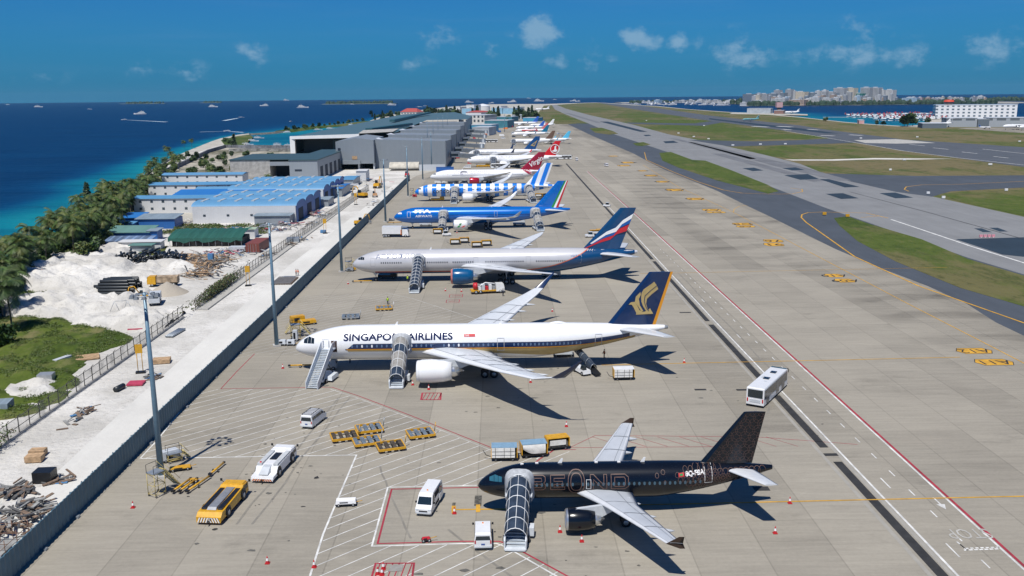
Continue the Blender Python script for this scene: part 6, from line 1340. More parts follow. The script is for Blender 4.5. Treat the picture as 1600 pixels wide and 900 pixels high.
m0 = mast('tall floodlight mast nearest the camera, by the ladder platforms', -43.3, 109.7); kids(m0)
for y, lab in ((171.6, 'floodlight mast left of the gold-striped nose'), (247.4, 'floodlight mast left of the silver nose'), (348.2, 'floodlight mast left of the azure nose'), (438.2, 'floodlight mast left of the striped nose'), (527, 'floodlight mast left of the crimson-tailed jet'), (600, 'floodlight mast at the corner of the grey terminal')): dup(m0, (-43.2, y, 0), y, lab)
p = G(788.5, 207); dup(m0, (p.x, p.y, 0), 0, 'floodlight mast standing on the far apron beyond the jet bridges')
# ---- people
VEST = mat('hi_vis_yellow', (.42, .62, .03), .6, var=0); VORG = mat('hi_vis_orange', (.75, .16, .02), .6, var=0); CLO = mat('dark_workwear', (.02, .025, .05), .8, var=.2); SKN = mat('skin_tone', (.22, .12, .075), .6, var=0); HAIR = mat('dark_hair', (.012, .01, .008), .7, var=0)
def skin_mesh(V, E, name, m, sub=1):
    me = bpy.data.meshes.new(name); me.from_pydata([v[0] for v in V], E, []); o = bpy.data.objects.new(name, me); COL.objects.link(o)
    sk = o.modifiers.new('s', 'SKIN'); sk.use_smooth_shade = True
    for i, v in enumerate(V): me.skin_vertices[0].data[i].radius = v[1] if isinstance(v[1], tuple) else (v[1], v[1])
    me.skin_vertices[0].data[0].use_root = True
    ss = o.modifiers.new('u', 'SUBSURF'); ss.levels = sub; ss.render_levels = sub; bpy.context.view_layer.update()
    m2 = bpy.data.meshes.new_from_object(o.evaluated_get(bpy.context.evaluated_depsgraph_get())); bpy.data.objects.remove(o); m2.materials.clear(); m2.materials.append(m); m2.name = name; return m2
def person(label, loc, rz, vest=VEST, step=.12, arm=.1, first=[None]):
    r = thing('person', label, 'person', loc, rz, 'ground workers')
    V = [((0, 0, .96), (.16, .12)), ((0, 0, 1.2), (.17, .12)), ((0, 0, 1.42), (.16, .1)), ((0, 0, 1.53), .055), ((.01, 0, 1.66), (.085, .1)), ((.01, 0, 1.76), .06),
         ((step*.5, .1, .9), .1), ((step, .11, .5), .07), ((step*.8, .12, .08), .05), ((step*.8+.16, .12, .04), .04), ((-step*.5, -.1, .9), .1), ((-step*.7, -.11, .5), .07), ((-step, -.12, .08), .05), ((-step+.16, -.12, .04), .04),
         ((0, .2, 1.42), .06), ((-arm, .27, 1.15), .045), ((arm, .27, .92), .035), ((arm*1.3, .27, .82), .035), ((0, -.2, 1.42), .06), ((arm, -.27, 1.15), .045), ((arm*2.4, -.27, .95), .035), ((arm*2.9, -.26, .87), .035)]
    E = [(0, 1), (1, 2), (2, 3), (3, 4), (4, 5), (0, 6), (6, 7), (7, 8), (8, 9), (0, 10), (10, 11), (11, 12), (12, 13), (2, 14), (14, 15), (15, 16), (16, 17), (2, 18), (18, 19), (19, 20), (20, 21)]
    me = skin_mesh(V, E, 'body', CLO); me.materials.append(SKN)
    for p in me.polygons:
        c = p.center
        if c.z > 1.5 or (abs(c.y) > .2 and c.z < .9 and c.z > .75): p.material_index = 1
    o = bpy.data.objects.new('body', me); COL.objects.link(o); o.parent = r
    b = MB(); b.loft([[Vector((.155*k*cos(2*pi*j/12), .235*k*sin(2*pi*j/12), z)) for j in range(12)] for z, k in ((.92, 1.02), (1.1, 1.0), (1.3, 1.04), (1.45, .95), (1.5, .6))], vest); b.build('vest', r)
    b = MB(); b.loft([[Vector((.0+.115*k*cos(2*pi*j/10), .1*k*sin(2*pi*j/10), z)) for j in range(10)] for z, k in ((1.70, 1.0), (1.78, .95), (1.83, .5))], HAIR); b.build('hair', r)
    return r
for px, py, rz, v, lab in ((547, 567, 20, VEST, 'person in a yellow vest standing under the white fuselage near the open steps'), (612, 599, 80, VEST, 'person in a yellow vest at the foot of the covered steps'), (944, 560, 200, VORG, 'person in an orange vest behind the belt loader'), (637, 440, 100, VEST, 'person in a yellow vest beside the silver jet steps'), (606, 475, 250, VEST, 'person in a yellow vest behind the yellow-rimmed dolly'), (786, 462, 0, CLO, 'person in dark clothes behind the refuelling truck'), (466, 430, 40, VORG, 'person in an orange vest beyond the blue wall by the steel mats'), (463, 430, 190, VORG, 'person in orange crouched at the steel mats beyond the wall')):
    p = G(px, py+1); person(lab, (p.x, p.y, .06), radians(rz), v)
# equipment lying under the jets
def undercar(px, py, lab, L, W, Hh, c, cat_='service vehicle'):
    p = G(px, py); r = thing('service_vehicle', lab, cat_, (p.x, p.y, .06)); b = MB(); b.box(-L/2, L/2, -W/2, W/2, .4, Hh*.6, c); b.box(L*.15, L/2-.1, -W/2+.05, W/2-.05, Hh*.6, Hh, c, (.2, .1, .1, .1)); b.build('body', r)
    b = MB(); b.box(L/2-.16, L/2-.06+.03, -W/2+.15, W/2-.15, Hh*.65, Hh*.92, GLASS); b.build('windscreen', r)
    for x in (-L*.33, L*.33):
        for y in (-W/2+.1, W/2-.1): MB().wheel((x, y, .35), .35, .25, n=10).build('wheel', r)
for a in ((512, 577, 'dark service truck at the nose wheel of the gold-striped jet', 3.5, 1.8, 1.9, STEEL), (606, 435, 'low service truck under the silver nose wheel', 5, 2, 1.8, BLACK), (861, 432, 'dark loader under the silver rear fuselage', 5, 2, 1.9, GREY), (665, 353, 'low truck under the azure nose wheel', 4.5, 2, 1.6, LGREY), (811, 352, 'grey vehicle under the azure rear fuselage', 4.5, 2, 2.0, LGREY), (684, 314, 'yellow loader under the striped nose', 6, 2.2, 2.0, YEL), (814, 306, 'vehicle under the striped rear fuselage', 5, 2.2, 2.4, GREY), (688, 287, 'white van-like truck at the crimson jet nose', 6, 2.4, 2.4, CREAM), (708, 287, 'dark truck behind the crimson jet nose wheel', 6, 2.4, 2.2, GREY), (745, 287, 'white truck beside the crimson engine', 7, 2.4, 2.6, CREAM), (812, 280, 'dark truck under the crimson tail', 5, 2.4, 3.0, GREY), (850, 258, 'dark truck below the red tail', 6, 2.4, 3.0, GREY), (755, 261, 'yellow topped loader under the red-tailed jet', 9, 2.4, 2.2, YEL)): undercar(*a)
# ================================================================ SITE: WALL, FENCE, SHEDS, VEGETATION
WALLM = mat('blue_grey_sheeting', (.075, .155, .205), .5, .1, var=.12, sc=.6)
b = MB(); pts = [(-49.3, 40), (-49.3, 200), (-50.0, 330), (-50.6, 527)]; vs = []; zz = 0
for (x0, y0), (x1, y1) in zip(pts[:-1], pts[1:]):
    n = int((y1-y0)/.45)
    for i in range(n): t = i/n; vs.append((lerp(x0, x1, t)+(.055 if zz % 2 else -.055), lerp(y0, y1, t))); zz += 1
n = len(vs)
b.add([(x, y, .02) for x, y in vs]+[(x, y, 3.05) for x, y in vs]+[(x-.12, y, .02) for x, y in vs]+[(x-.12, y, 3.05) for x, y in vs],
      [(i, i+1, i+1+n, i+n) for i in range(n-1)]+[(i+2*n, i+3*n, i+1+3*n, i+1+2*n) for i in range(n-1)]+[(i+n, i+1+n, i+1+3*n, i+3*n) for i in range(n-1)], WALLM)
r = thing('blast_fence', 'long blue-grey corrugated wall between the apron and the sand works', 'wall'); b.build('corrugated_sheet', r)
b = MB()
for y in range(42, 526, 3): x = -49.5-(y-200)*.0038 if y > 200 else -49.5; b.box(x-.6, x-.2, y, y+.12, 0, 2.9, STEEL, (.3, 0, 0, 0))
b.build('bracing_posts', r)
rn = random.Random(5)
for k in range(60): b = MB(); y = 60+k*7.6; x = -48.9-(max(0, y-200))*.0038; s_ = rn.uniform(.12, .3); b.box(x, x+s_, y, y+s_*2, .02, .02+s_, STEEL); b.build('foot_block', r)
# perimeter fence
FM = bpy.data.materials.new('chain_link'); FM.use_nodes = True; t = NT(FM.node_tree); bs = t.n['Principled BSDF']; bs.inputs['Base Color'].default_value = (.20, .19, .17, 1); tc = t.node('ShaderNodeTexCoord').outputs['Object']
rustn = t.ss(t.noise(tc, .35, 4), .5, .75); t.l.new(t.m('ADD', .24, t.m('MULTIPLY', rustn, .35)), bs.inputs['Alpha']); FENP = mat('fence_post', (.10, .095, .085), .7)
def fence(label, P, vine=False):
    r = thing('perimeter_fence', label, 'fence'); A, B = P; L = (B-A).length; d = (B-A)/L; n = int(L/3.0); b = MB()
    b.add([A, B, B+Vector((0, 0, 2.6)), A+Vector((0, 0, 2.6))], [(0, 1, 2, 3)], FM); b.build('wire_mesh', r)
    for i in range(min(n, 98)+1):
        p = A+d*(L*i/min(n, 98)); b = MB(); b.tube([p, p+Vector((0, 0, 2.75)), p+Vector((.35, 0, 3.1))], .075, 5, FENP); b.build('fence_post', r)
    for z in (1.3, 2.62): b = MB(); b.beam(A+Vector((0, 0, z)), B+Vector((0, 0, z)), .07, .07, FENP); b.build('rail', r)
    b = MB(); b.box(min(A.x, B.x)-.15, max(A.x, B.x)+.15, A.y, B.y, 0, .35, mat('fence_kerb', (.40, .39, .36), .9)); b.build('base_kerb', r)
fence('chain-link fence with posts along the sand road, nearer stretch', (Vector((-69.2, 98, 0)), Vector((-69.4, 196, 0))))
fence('chain-link fence running from the ivy patch towards the terminal', (Vector((-68.9, 203, 0)), Vector((-66.3, 470, 0))))
# ---- foliage
LEAF = [mat('leaf_mid', (.058, .105, .016), .6, var=.5, sc=.8), mat('leaf_dark', (.028, .062, .014), .6, var=.5, sc=.8), mat('leaf_yellow', (.10, .12, .02), .6, var=.4, sc=.8), mat('leaf_olive', (.058, .088, .02), .65, var=.4, sc=.8)]
TRUNK = mat('palm_trunk', (.16, .13, .10), .9, var=.3, sc=2); BARK = mat('tree_bark', (.10, .08, .06), .9, var=.3)
def palm_proto(seed, Hh, dry):
    rn = random.Random(seed); b = MB(); lean = rn.uniform(-.9, .9), rn.uniform(-.6, .6)
    pts = [(lean[0]*(k/6)**2, lean[1]*(k/6)**2, Hh*k/6) for k in range(7)]; b.tube(pts, [.24, .18, .16, .15, .14, .13, .15], 7, TRUNK); top = Vector(pts[-1]); c = MB()
    nf = 22
    for f in range(nf):
        a = 2*pi*f/nf*2.4+rn.uniform(-.2, .2); el = 1.15-1.55*(f/nf)+rn.uniform(-.12, .12); L = rn.uniform(3.6, 4.6); m = LEAF[2] if (dry and f % 3 == 0) else LEAF[(0, 0, 1, 3)[rn.randrange(4)]]
        p = top.copy(); d = Vector((cos(a)*cos(el), sin(a)*cos(el), sin(el))); sd = Vector((-sin(a), cos(a), 0)); n = 9; prev = p
        for i in range(n):
            d = (d+Vector((0, 0, -.14-.02*i))).normalized(); q = prev+d*L/n; up = sd.cross(d).normalized(); w_ = 1.05*sin(pi*min(.95, .14+i/n*.86))**.7; 
            for s_ in (-1, 1):
                for hh in (0, 1):
                    A = prev.lerp(q, hh*.5); B = prev.lerp(q, hh*.5+.36); tip = A+sd*s_*w_*rn.uniform(.8, 1.1)+d*.45*w_-Vector((0, 0, .35*w_+.1)); c.add([A, B, tip+d*.12, tip], [(0, 1, 2, 3) if s_ > 0 else (3, 2, 1, 0)], m)
            c.add([prev-sd*.03, prev+sd*.03, q+sd*.02, q-sd*.02], [(0, 1, 2, 3)], LEAF[3]); prev = q
    return b, c
def leafy(c, cx, cy, cz, rx, rz, n, rn, mats_, s=.35, hollow=.35):
    for _ in range(n):
        while True:
            p = Vector((rn.uniform(-1, 1), rn.uniform(-1, 1), rn.uniform(-1, 1)))
            if hollow < p.length < 1: break
        q = Vector((cx+p.x*rx, cy+p.y*rx, cz+p.z*rz)); u = Vector((rn.gauss(0, 1), rn.gauss(0, 1), rn.gauss(0, .6))).normalized(); v = u.orthogonal().normalized(); k = s*rn.uniform(.6, 1.3)
        c.add([q-u*k, q+v*k*.6, q+u*k, q-v*k*.6], [(0, 1, 2, 3)], mats_[rn.randrange(len(mats_))])
def tree_proto(seed, Hh, R, mats_, n=700, s=.4, lobes=9):
    rn = random.Random(seed); b = MB(); b.tube([(0, 0, 0), (.1, 0, Hh*.3), (0, .1, Hh*.6)], [.22, .17, .1], 7, BARK); c = MB()
    for k in range(lobes):
        a = rn.uniform(0, 6.28); d = rn.uniform(.1, .65)*R; z = Hh*rn.uniform(.38, .86); x, y = cos(a)*d, sin(a)*d; r_ = R*rn.uniform(.3, .5)
        b.tube([(0, 0, Hh*.35), (x*.6, y*.6, z*.8), (x, y, z)], [.09, .06, .03], 5, BARK); leafy(c, x, y, z, r_, r_*.8, n//lobes, rn, mats_, s)
    return b, c
def place_plants(kind, protos, spots, labels, cat_, group):
    base = []
    for (b, c) in protos:
        r = thing(kind, 'x', cat_, (0, 0, -500)); b.build('trunk', r); c.build('crown', r); base.append(r)
    kids(None) if False else None
    KIDS.clear()
    for k in COL.objects:
        if k.parent: KIDS.setdefault(k.parent.name, []).append(k)
    used = set()
    for i, (x, y, z, sc, pi_) in enumerate(spots):
        pi_ %= len(base); src = base[pi_]; lab = labels(i, x, y) if callable(labels) else labels
        if pi_ not in used: used.add(pi_); o = src; o.location = (x, y, z); o.rotation_euler = (0, 0, i*2.4); o['label'] = lab; o['group'] = group; o.scale = (sc, sc, sc); 
        else: dup(src, (x, y, z), i*2.4, lab, group, sc=sc)
    for i, o in enumerate(base):
        if i not in used:
            for k in KIDS.get(o.name, []): bpy.data.objects.remove(k)
            bpy.data.objects.remove(o)
def coast_x(y):
    for a, b_ in zip(LEFT[:-1], LEFT[1:]):
        if a.y <= y <= b_.y: return lerp(a.x, b_.x, (y-a.y)/(b_.y-a.y))
    return LEFT[-1].x
INN = [(40, -74), (110, -76), (150, -90), (185, -106), (240, -122), (330, -132), (420, -162), (560, -196), (760, -250), (1100, -318)]
def inner_x(y):
    for (y0, x0), (y1, x1) in zip(INN[:-1], INN[1:]):
        if y0 <= y <= y1: return lerp(x0, x1, (y-y0)/(y1-y0))
    return INN[-1][1]
rn = random.Random(21); ROADQ = GP((-60, 560), (20, 470), (45, 432), (75, 416), (110, 400), (132, 425), (100, 440), (60, 470), (0, 560)); sp_ = []
def clear(x, y):
    px, py = PJ(x, y); return not inside(Vector((x, y, 0)), ROADQ) and not (60 < px < 150 and 408 < py < 492 and py > 530-px*.9-40)
y = 96
while y < 700:
    cx0, ix = coast_x(y), inner_x(y); wdt = ix-cx0
    for k in range(2 if y < 460 else 1):
        u = rn.random(); x = cx0+3+u*max(2, wdt-4)
        if wdt > 3 and clear(x, y): sp_.append((x, y+rn.uniform(-2, 2), 0, rn.uniform(.7, 1.12) if y < 420 else rn.uniform(.6, .9), rn.randrange(6)))
    y += 3.1 if y < 330 else (4.4 if y < 460 else 8)
for px, py, s_ in ((12, 478, 1.1), (30, 490, 1.1), (20, 520, 1.2), (5, 500, 1.15), (90, 375, 1.0), (35, 432, 1.0), (75, 410, 1.0), (105, 375, 1.0), (150, 345, 1.0), (112, 398, 1.2), (85, 392, 1.0), (420, 292, .6), (245, 262, .9), (300, 232, .8), (288, 232, .8), (350, 262, .8), (322, 272, .9), (262, 250, 1.0), (345, 282, .8), (330, 285, .8)):
    p = G(px, py)
    sp_.append((p.x, p.y, 0, s_, rn.randrange(6)))
PL = ['tall coconut palm in the dense belt between seawall and sand works', 'coconut palm in the shore belt beside the blue-roofed sheds', 'small coconut palm on the thin shore strip beyond the sheds']
place_plants('coconut_palm', [palm_proto(i, (8.2, 9.5, 7, 10, 6.2, 8.8)[i], i % 2) for i in range(6)], sp_, lambda i, x, y: PL[0] if y < 330 else (PL[1] if y < 480 else PL[2]), 'palm tree', 'coconut palms along the seawall')
sp_ = []; y = 100
while y < 640:
    cx0, ix = coast_x(y), inner_x(y)
    for k in range(2 if y < 430 else 1):
        u = rn.uniform(.25, 1); x = lerp(cx0+4, ix-2, u)
        if clear(x, y): sp_.append((x, y+rn.uniform(-2, 2), -.4, rn.uniform(.55, 1.15), rn.randrange(4)))
    y += 4.2 if y < 330 else 7
for px, py, s_ in ((140, 402, 1.5), (150, 390, 1.5), (128, 404, 1.3), (165, 383, 1.3), (156, 372, 1.3), (135, 385, 1.4), (5, 545, 1.2), (300, 275, 1.4), (330, 268, 1.3), (345, 275, 1.5), (310, 285, 1.3), (318, 262, 1.3), (365, 268, 1), (400, 290, 1.0), (425, 289, 1.2), (360, 225, 1.2), (352, 222, 1.2)): p = G(px, py); sp_.append((p.x, p.y, -.4, s_, rn.randrange(4)))
place_plants('leafy_shrub', [tree_proto(40+i, 4.2, 3.2, [[LEAF[0], LEAF[1], LEAF[1]], [LEAF[1], LEAF[1], LEAF[0]], [LEAF[0], LEAF[3], LEAF[2]], [LEAF[0], LEAF[1], LEAF[3]]][i], 1300, .34, 11) for i in range(4)], sp_, lambda i, x, y: 'dense green shrub growing beneath the shore palms' if y < 330 else 'green shrub beyond the sheds near the shore', 'shrub', 'shrubs under the palms')
# conifers on the point and woods behind the terminal
CAS = [LEAF[1], mat('leaf_casuarina', (.018, .042, .018), .7, var=.4)]
def cas_proto(seed, Hh):
    rn = random.Random(seed); b = MB(); b.tube([(0, 0, 0), (0, 0, Hh*.9)], [.3, .08], 6, BARK); c = MB()
    for k in range(12): z = Hh*(.2+.068*k); leafy(c, rn.uniform(-.5, .5), rn.uniform(-.5, .5), z, (Hh*.22)*(1.1-z/Hh)+.5, 1.1, 70, rn, CAS, .6)
    return b, c
tr = []
for px, py, s_ in ((366, 231, 1.0), (138, 322, .8)): p = G(px, py); tr.append((p.x, p.y, 0, s_, 0))
for k in range(26): p = G(rn.uniform(445, 575), 0+0.0) if False else G(445+k*5, 205.2-k*.62); tr.append((p.x+rn.uniform(-4, 4), p.y, .3, rn.uniform(.35, .7), 1+k % 2))
for k in range(22): p = G(rn.uniform(290, 450), rn.uniform(243, 262)); tr.append((p.x, p.y, 0, rn.uniform(.35, .6), 1+k % 2))
for i in range(88):
    px = rn.uniform(578, 748) if i < 70 else rn.uniform(760, 838); py = rn.uniform(179, 190)-(px-600)*.035 if i < 70 else rn.uniform(180, 190); p = G(px, py); tr.append((p.x, p.y, 0, rn.uniform(1.1, 1.9) if px > 655 else rn.uniform(.8, 1.2), rn.randrange(3)))
for px, py, s_ in ((1418, 197.5, 1.9), (1426, 197.5, 1.7), (1413, 197.8, 1.5), (1449, 197, 1.1), (1530, 182.5, 1.4), (1520, 182.6, 1.3), (1538, 182.5, 1.4), (1548, 182.5, 1.3), (1562, 182.5, 1.5), (1568, 182.5, 1.4), (1573, 194, .9), (1290, 190, .8), (1370, 195.6, .7), (1380, 196, .7)): p = G(px, py); tr.append((p.x, p.y, 0, s_, 1+rn.randrange(2)))
def tl(i, x, y): return 'low bush on the reef strip across the lagoon' if 2 <= i < 28 else 'rounded bush in the rough ground behind the stores building' if 28 <= i < 50 else 'dark conifer standing alone by the left lagoon shore' if x < -250 and y < 1300 else ('tall dark tree at the palms by the turquoise shallows' if y < 900 and x < 0 else ('dark tree in the wood behind the grey terminal' if x < 0 and y < 4200 and x < 40 and y > 1400 and x < -60 else ('tree among the far airport buildings' if x < 100 else 'dark tree by the white building on the right shore')))
place_plants('tree', [cas_proto(3, 13), tree_proto(71, 10, 5.5, [LEAF[1], CAS[1], LEAF[0]], 900, .8, 12), tree_proto(72, 9, 6, [LEAF[1], LEAF[0]], 900, .8, 12)], tr, tl, 'tree', 'dark trees around the airport')
# low scrub on the mound, ivy on the fence: uncountable ground cover
def tufts(name, label, n, fn, mats_, s=.3, hh=.35, seed=9):
    rn = random.Random(seed); c = MB(); k = 0
    while k < n:
        q = fn(rn)
        if q is None: continue
        k += 1; x, y, z = q
        for _ in range(5):
            u = Vector((rn.gauss(0, 1), rn.gauss(0, 1), rn.uniform(.2, 1.4))).normalized(); v = u.orthogonal().normalized()*s*.35; p = Vector((x+rn.gauss(0, s), y+rn.gauss(0, s), z+rn.uniform(0, hh))); c.add([p-v, p+v, p+u*s+v*.3, p+u*s-v*.3], [(0, 1, 2, 3)], mats_[rn.randrange(len(mats_))])
    o = c.build(name); o['kind'] = 'stuff'; o['label'] = label; o['category'] = 'ground cover'
def onmound(rn):
    x, y = rn.uniform(-122, -62), rn.uniform(110, 215); h = h_grass(x, y)
    return (x, y, h) if h > .1 and noise.noise(Vector((x/4, y/4, 2))) > .02 else None
tufts('ground_cover', 'bright green creeping scrub over the mound at the left edge', 6000, onmound, [LEAF[0], LEAF[2], mat('leaf_bright', (.07, .12, .012), .6, var=.4), MATS['leaf_bright']], .17, .25)
def onstrip(rn):
    y = rn.uniform(110, 330); ix = inner_x(y); x = ix+rn.gauss(0, 2.6); return (x, y, .0) if h_sand(x, y) < .3 else None
tufts('verge_grass', 'green grass verge between palms and white sand heaps', 2600, onstrip, [LEAF[0], LEAF[2], MATS['leaf_bright']], .32, .3, 4)
def ivy(rn):
    y = rn.gauss(222, 9) if rn.random() < .8 else rn.uniform(100, 122); return (-69.1+rn.gauss(0, .35), y, rn.uniform(0, 2.5))
tufts('ivy', 'olive creeper growing through the chain-link fence', 1100, ivy, [LEAF[3], LEAF[0], mat('leaf_brown', (.12, .085, .04), .8, var=.4)], .3, .4, 6)
def yard(rn):
    p = G(rn.uniform(250, 420), rn.uniform(352, 366)); return (p.x, p.y, 0) if noise.noise(Vector((p.x/7, p.y/7, 4))) > -.05 else None
tufts('yard_weeds', 'weeds behind the green tarpaulin shed', 1400, yard, [LEAF[0], LEAF[2], LEAF[3]], .45, .7, 12)
# ---- sheds
def corr(name, c, rough=.5, v=.15, per=.9, axis=0):
    if name in MATS: return MATS[name]
    m = bpy.data.materials.new(name); m.use_nodes = True; MATS[name] = m; t = NT(m.node_tree); bs = t.n['Principled BSDF']; tc = t.node('ShaderNodeTexCoord').outputs['Object']; sp = t.node('ShaderNodeSeparateXYZ', ins={0: tc})
    f = t.m('PINGPONG', t.m('DIVIDE', sp.outputs[axis], per), .5); n = t.noise(t.scale(tc, (1, .3, 1)), .25, 5, .65)
    k = t.m('ADD', t.m('ADD', 1-v*.5, t.m('MULTIPLY', t.ss(f, .3, .5), v*.4)), t.m('MULTIPLY', t.m('SUBTRACT', n, .5), v*2.2))
    t.l.new(t.node('ShaderNodeCombineXYZ', ins={i: t.m('MULTIPLY', k, c[i]) for i in range(3)}).outputs[0], bs.inputs['Base Color']); bs.inputs['Roughness'].default_value = rough; return m
ROOFB = corr('roof_pale_blue', (.12, .30, .50)); ROOFB2 = corr('roof_sky_blue', (.10, .28, .48)); ROOFD = corr('roof_royal_blue', (.025, .17, .48)); WALLW = corr('shed_wall_white', (.60, .61, .62), .6, .08); WALLB = corr('shed_wall_blue', (.02, .12, .38)); TARPG = corr('tarpaulin_green', (.02, .105, .08), .6, .3, 2.4); ROOFG = corr('roof_weathered_green', (.13, .26, .23), .6, .25); GRYW = corr('grey_cladding', (.27, .30, .33), .45, .06, 2.2); GRYR = corr('dark_green_grey_roof', (.045, .085, .095), .5, .12, 3); RUST = corr('roof_mixed', (.25, .32, .38), .6, .4)
CONTR = corr('container_rust_red', (.20, .055, .04), .6, .2, .4, 1)
WIN = mat('shed_window', (.05, .07, .09), .3, var=.3); CONCW = mat('rough_concrete', (.38, .37, .35), .9, var=.25, sc=.5)
def shed(label, x0, x1, y, dep, h, roof, wall, cat_='shed', kind='site_shed', rise=.9, wins=0, floors=1, eave=.5, group='blue-roofed site sheds', rz=0, mono=False, slope_y=True):
    r = thing(kind, label, cat_, ((x0+x1)/2, y, 0), rz, group); W = x1-x0; a = -W/2; z_ = W/2; b = MB(); b.box(a, z_, 0, dep, 0, h, wall); b.build('wall', r)
    b = MB()
    if mono: b.add([(a-eave, -eave, h+.03), (z_+eave, -eave, h+.03), (z_+eave, dep+eave, h+rise), (a-eave, dep+eave, h+rise), (a-eave, -eave, h+.22), (z_+eave, -eave, h+.22), (z_+eave, dep+eave, h+rise+.2), (a-eave, dep+eave, h+rise+.2)], [(0, 3, 2, 1), (4, 5, 6, 7), (0, 1, 5, 4), (1, 2, 6, 5), (2, 3, 7, 6), (3, 0, 4, 7)], roof)
    else: b.add([(a-eave, -eave, h+.03), (z_+eave, -eave, h+.03), (z_+eave, dep/2, h+rise), (a-eave, dep/2, h+rise), (z_+eave, dep+eave, h+.03), (a-eave, dep+eave, h+.03)], [(0, 1, 2, 3), (3, 2, 4, 5), (0, 3, 5), (1, 4, 2)], roof)
    b.build('roof', r)
    for f in range(floors):
        for k in range(wins): x = a+(k+.6)*W/(wins+.2); z = h*(f+.45)/floors; b = MB(); b.box(x-.55, x+.55, -.05, .02, z, z+1.0, WIN); b.build('window', r)
    return r
shed('long white two-storey hut with a sky-blue roof at the very back', -184, -140, 505, 12, 5.8, ROOFB, WALLW, wins=8, floors=2)
shed('long white two-storey hut with a patched blue roof, second from the back', -169, -112, 445, 12, 6, ROOFB2, WALLW, wins=11, floors=2)
shed('short white hut with blue roof between the long huts', -142, -108, 432, 9, 5.0, ROOFB, WALLW, wins=6)
shed('hall with a deep royal-blue roof behind the front white hut', -142, -100, 400, 28, 5.4, ROOFD, WALLW, rise=1.5)
shed('two-storey white hut with a blue roof at the front left of the barrel sheds', -152.5, -109, 384, 11, 6.0, ROOFB2, WALLW, wins=9, floors=2)
def barrel(label, x0, x1, y, dep, h, nb, wall, side):
    r = thing('barrel_shed', label, 'shed', ((x0+x1)/2, y, 0), 0, 'barrel-roofed sheds'); W = x1-x0; a = -W/2; z_ = W/2; b = MB(); b.box(a, z_-.1, 0, dep, 0, h, wall); b.build('wall', r)
    b = MB(); w_ = dep/nb
    for k in range(nb):
        P = [(w_*k+w_*(.5-.5*cos(pi*j/10)), h+.05+1.6*sin(pi*j/10)) for j in range(11)]; b.add([(a-.3, y_, z) for y_, z in P]+[(z_+.3, y_, z) for y_, z in P], [(j, j+11, j+12, j+1) for j in range(10)], ROOFB, True)
        b.add([(z_+.02, y_, z) for y_, z in P]+[(z_+.02, w_*(k+1), 0), (z_+.02, w_*k, 0)], [tuple(range(13))[::-1]], side)
    b.build('barrel_roof', r)
    for k in range(nb): b = MB(); b.box(z_+.03, z_+.12, w_*(k+.25), w_*(k+.75), 0, h*.75, mat('dark_opening', (.02, .03, .05), .8, var=.2)); b.build('door', r)
    for k in range(3): b = MB(); b.box(a+4+k*9, a+5+k*9, -.06, .02, 2.6, 3.4, WIN); b.build('window', r)
    b = MB(); [b.box(a+2+k*6.5, a+3.2+k*6.5, w_*(j+.25), w_*(j+.75), h+1.2, h+1.75, mat('roof_skylight', (.42, .46, .48), .5)) for k in range(int(W/6.5)) for j in range(nb)]; b.build('skylight', r)
barrel('front blue barrel-roofed shed with a plain white wall', -117, -77.5, 350, 50, 6.4, 3, WALLW, WALLB)
barrel('rear blue barrel-roofed shed behind the first one', -121, -78.5, 412, 56, 6.4, 4, WALLW, WALLB)
def pxshed(lab, pl, pr, py, dep, h, roof, wall, **k): A, B = G(pl, py), G(pr, py); return shed(lab, A.x, B.x, A.y, dep, h, roof, wall, **k)
pxshed('bright blue shack with a weathered roof beside the palms', 214, 272, 358, 9, 3.6, RUST, WALLB, mono=True, rise=.8); pxshed('bright blue shack with a blue roof, left of the weathered one', 187, 216, 356, 10, 3.6, ROOFD, WALLB, mono=True, rise=.7)
pxshed('tiny blue lean-to in front of the blue shacks', 186, 207, 361, 4, 2.4, ROOFB2, WALLB, mono=True, rise=.4); pxshed('green-roofed shack with blue walls', 169, 232, 377, 8, 2.8, ROOFG, WALLB, mono=True, rise=1.2); pxshed('small dark blue and maroon hut right of the green roof', 232, 246, 376, 5, 3.2, RUST, WALLB, mono=True, rise=.3)
pxshed('low shed with a tattered blue and white roof', 166, 232, 388, 5, 2.2, corr('roof_tattered', (.22, .32, .50), .6, .9, 2.4), WALLB, mono=True, rise=.8)
pxshed('long low white cabin in front of the green-roofed shack', 188, 250, 390, 3.5, 2.3, WALLW, WALLW, mono=True, rise=.15); pxshed('grey-blue covered stack in front of the white cabin', 204, 236, 394, 3, 2.0, ROOFG, GRYW, mono=True, rise=.1)
pxshed('small shed with a blue roof right of the rear barrel shed', 515, 534, 308, 26, 4.0, ROOFD, GRYW, rise=.8); pxshed('pale grey hut near the perimeter fence', 497, 513, 323, 14, 3, RUST, GRYW, rise=.5); pxshed('grey workshop cabins in front of the barrel shed', 398, 452, 352, 6, 3.4, RUST, GRYW, mono=True, rise=.2); pxshed('blue-topped hut below the grey terminal', 533, 552, 293, 25, 4, ROOFB2, GRYW, rise=.8)
pxshed('pale green hut right of the tarpaulin shed', 384, 398, 372, 5, 3, corr('roof_pale_green', (.36, .45, .33)), WALLW, rise=.5); pxshed('small white hut with red trim below the terminal', 557, 572, 284, 14, 6, WALLW, WALLW, rise=.3)
p = G(264, 386); q = G(378, 386); r = thing('tarpaulin_shed', 'long low shed under a dark green tarpaulin', 'shed', ((p.x+q.x)/2, p.y, 0)); W = (q.x-p.x)/2; b = MB(); n = 24; vs = []
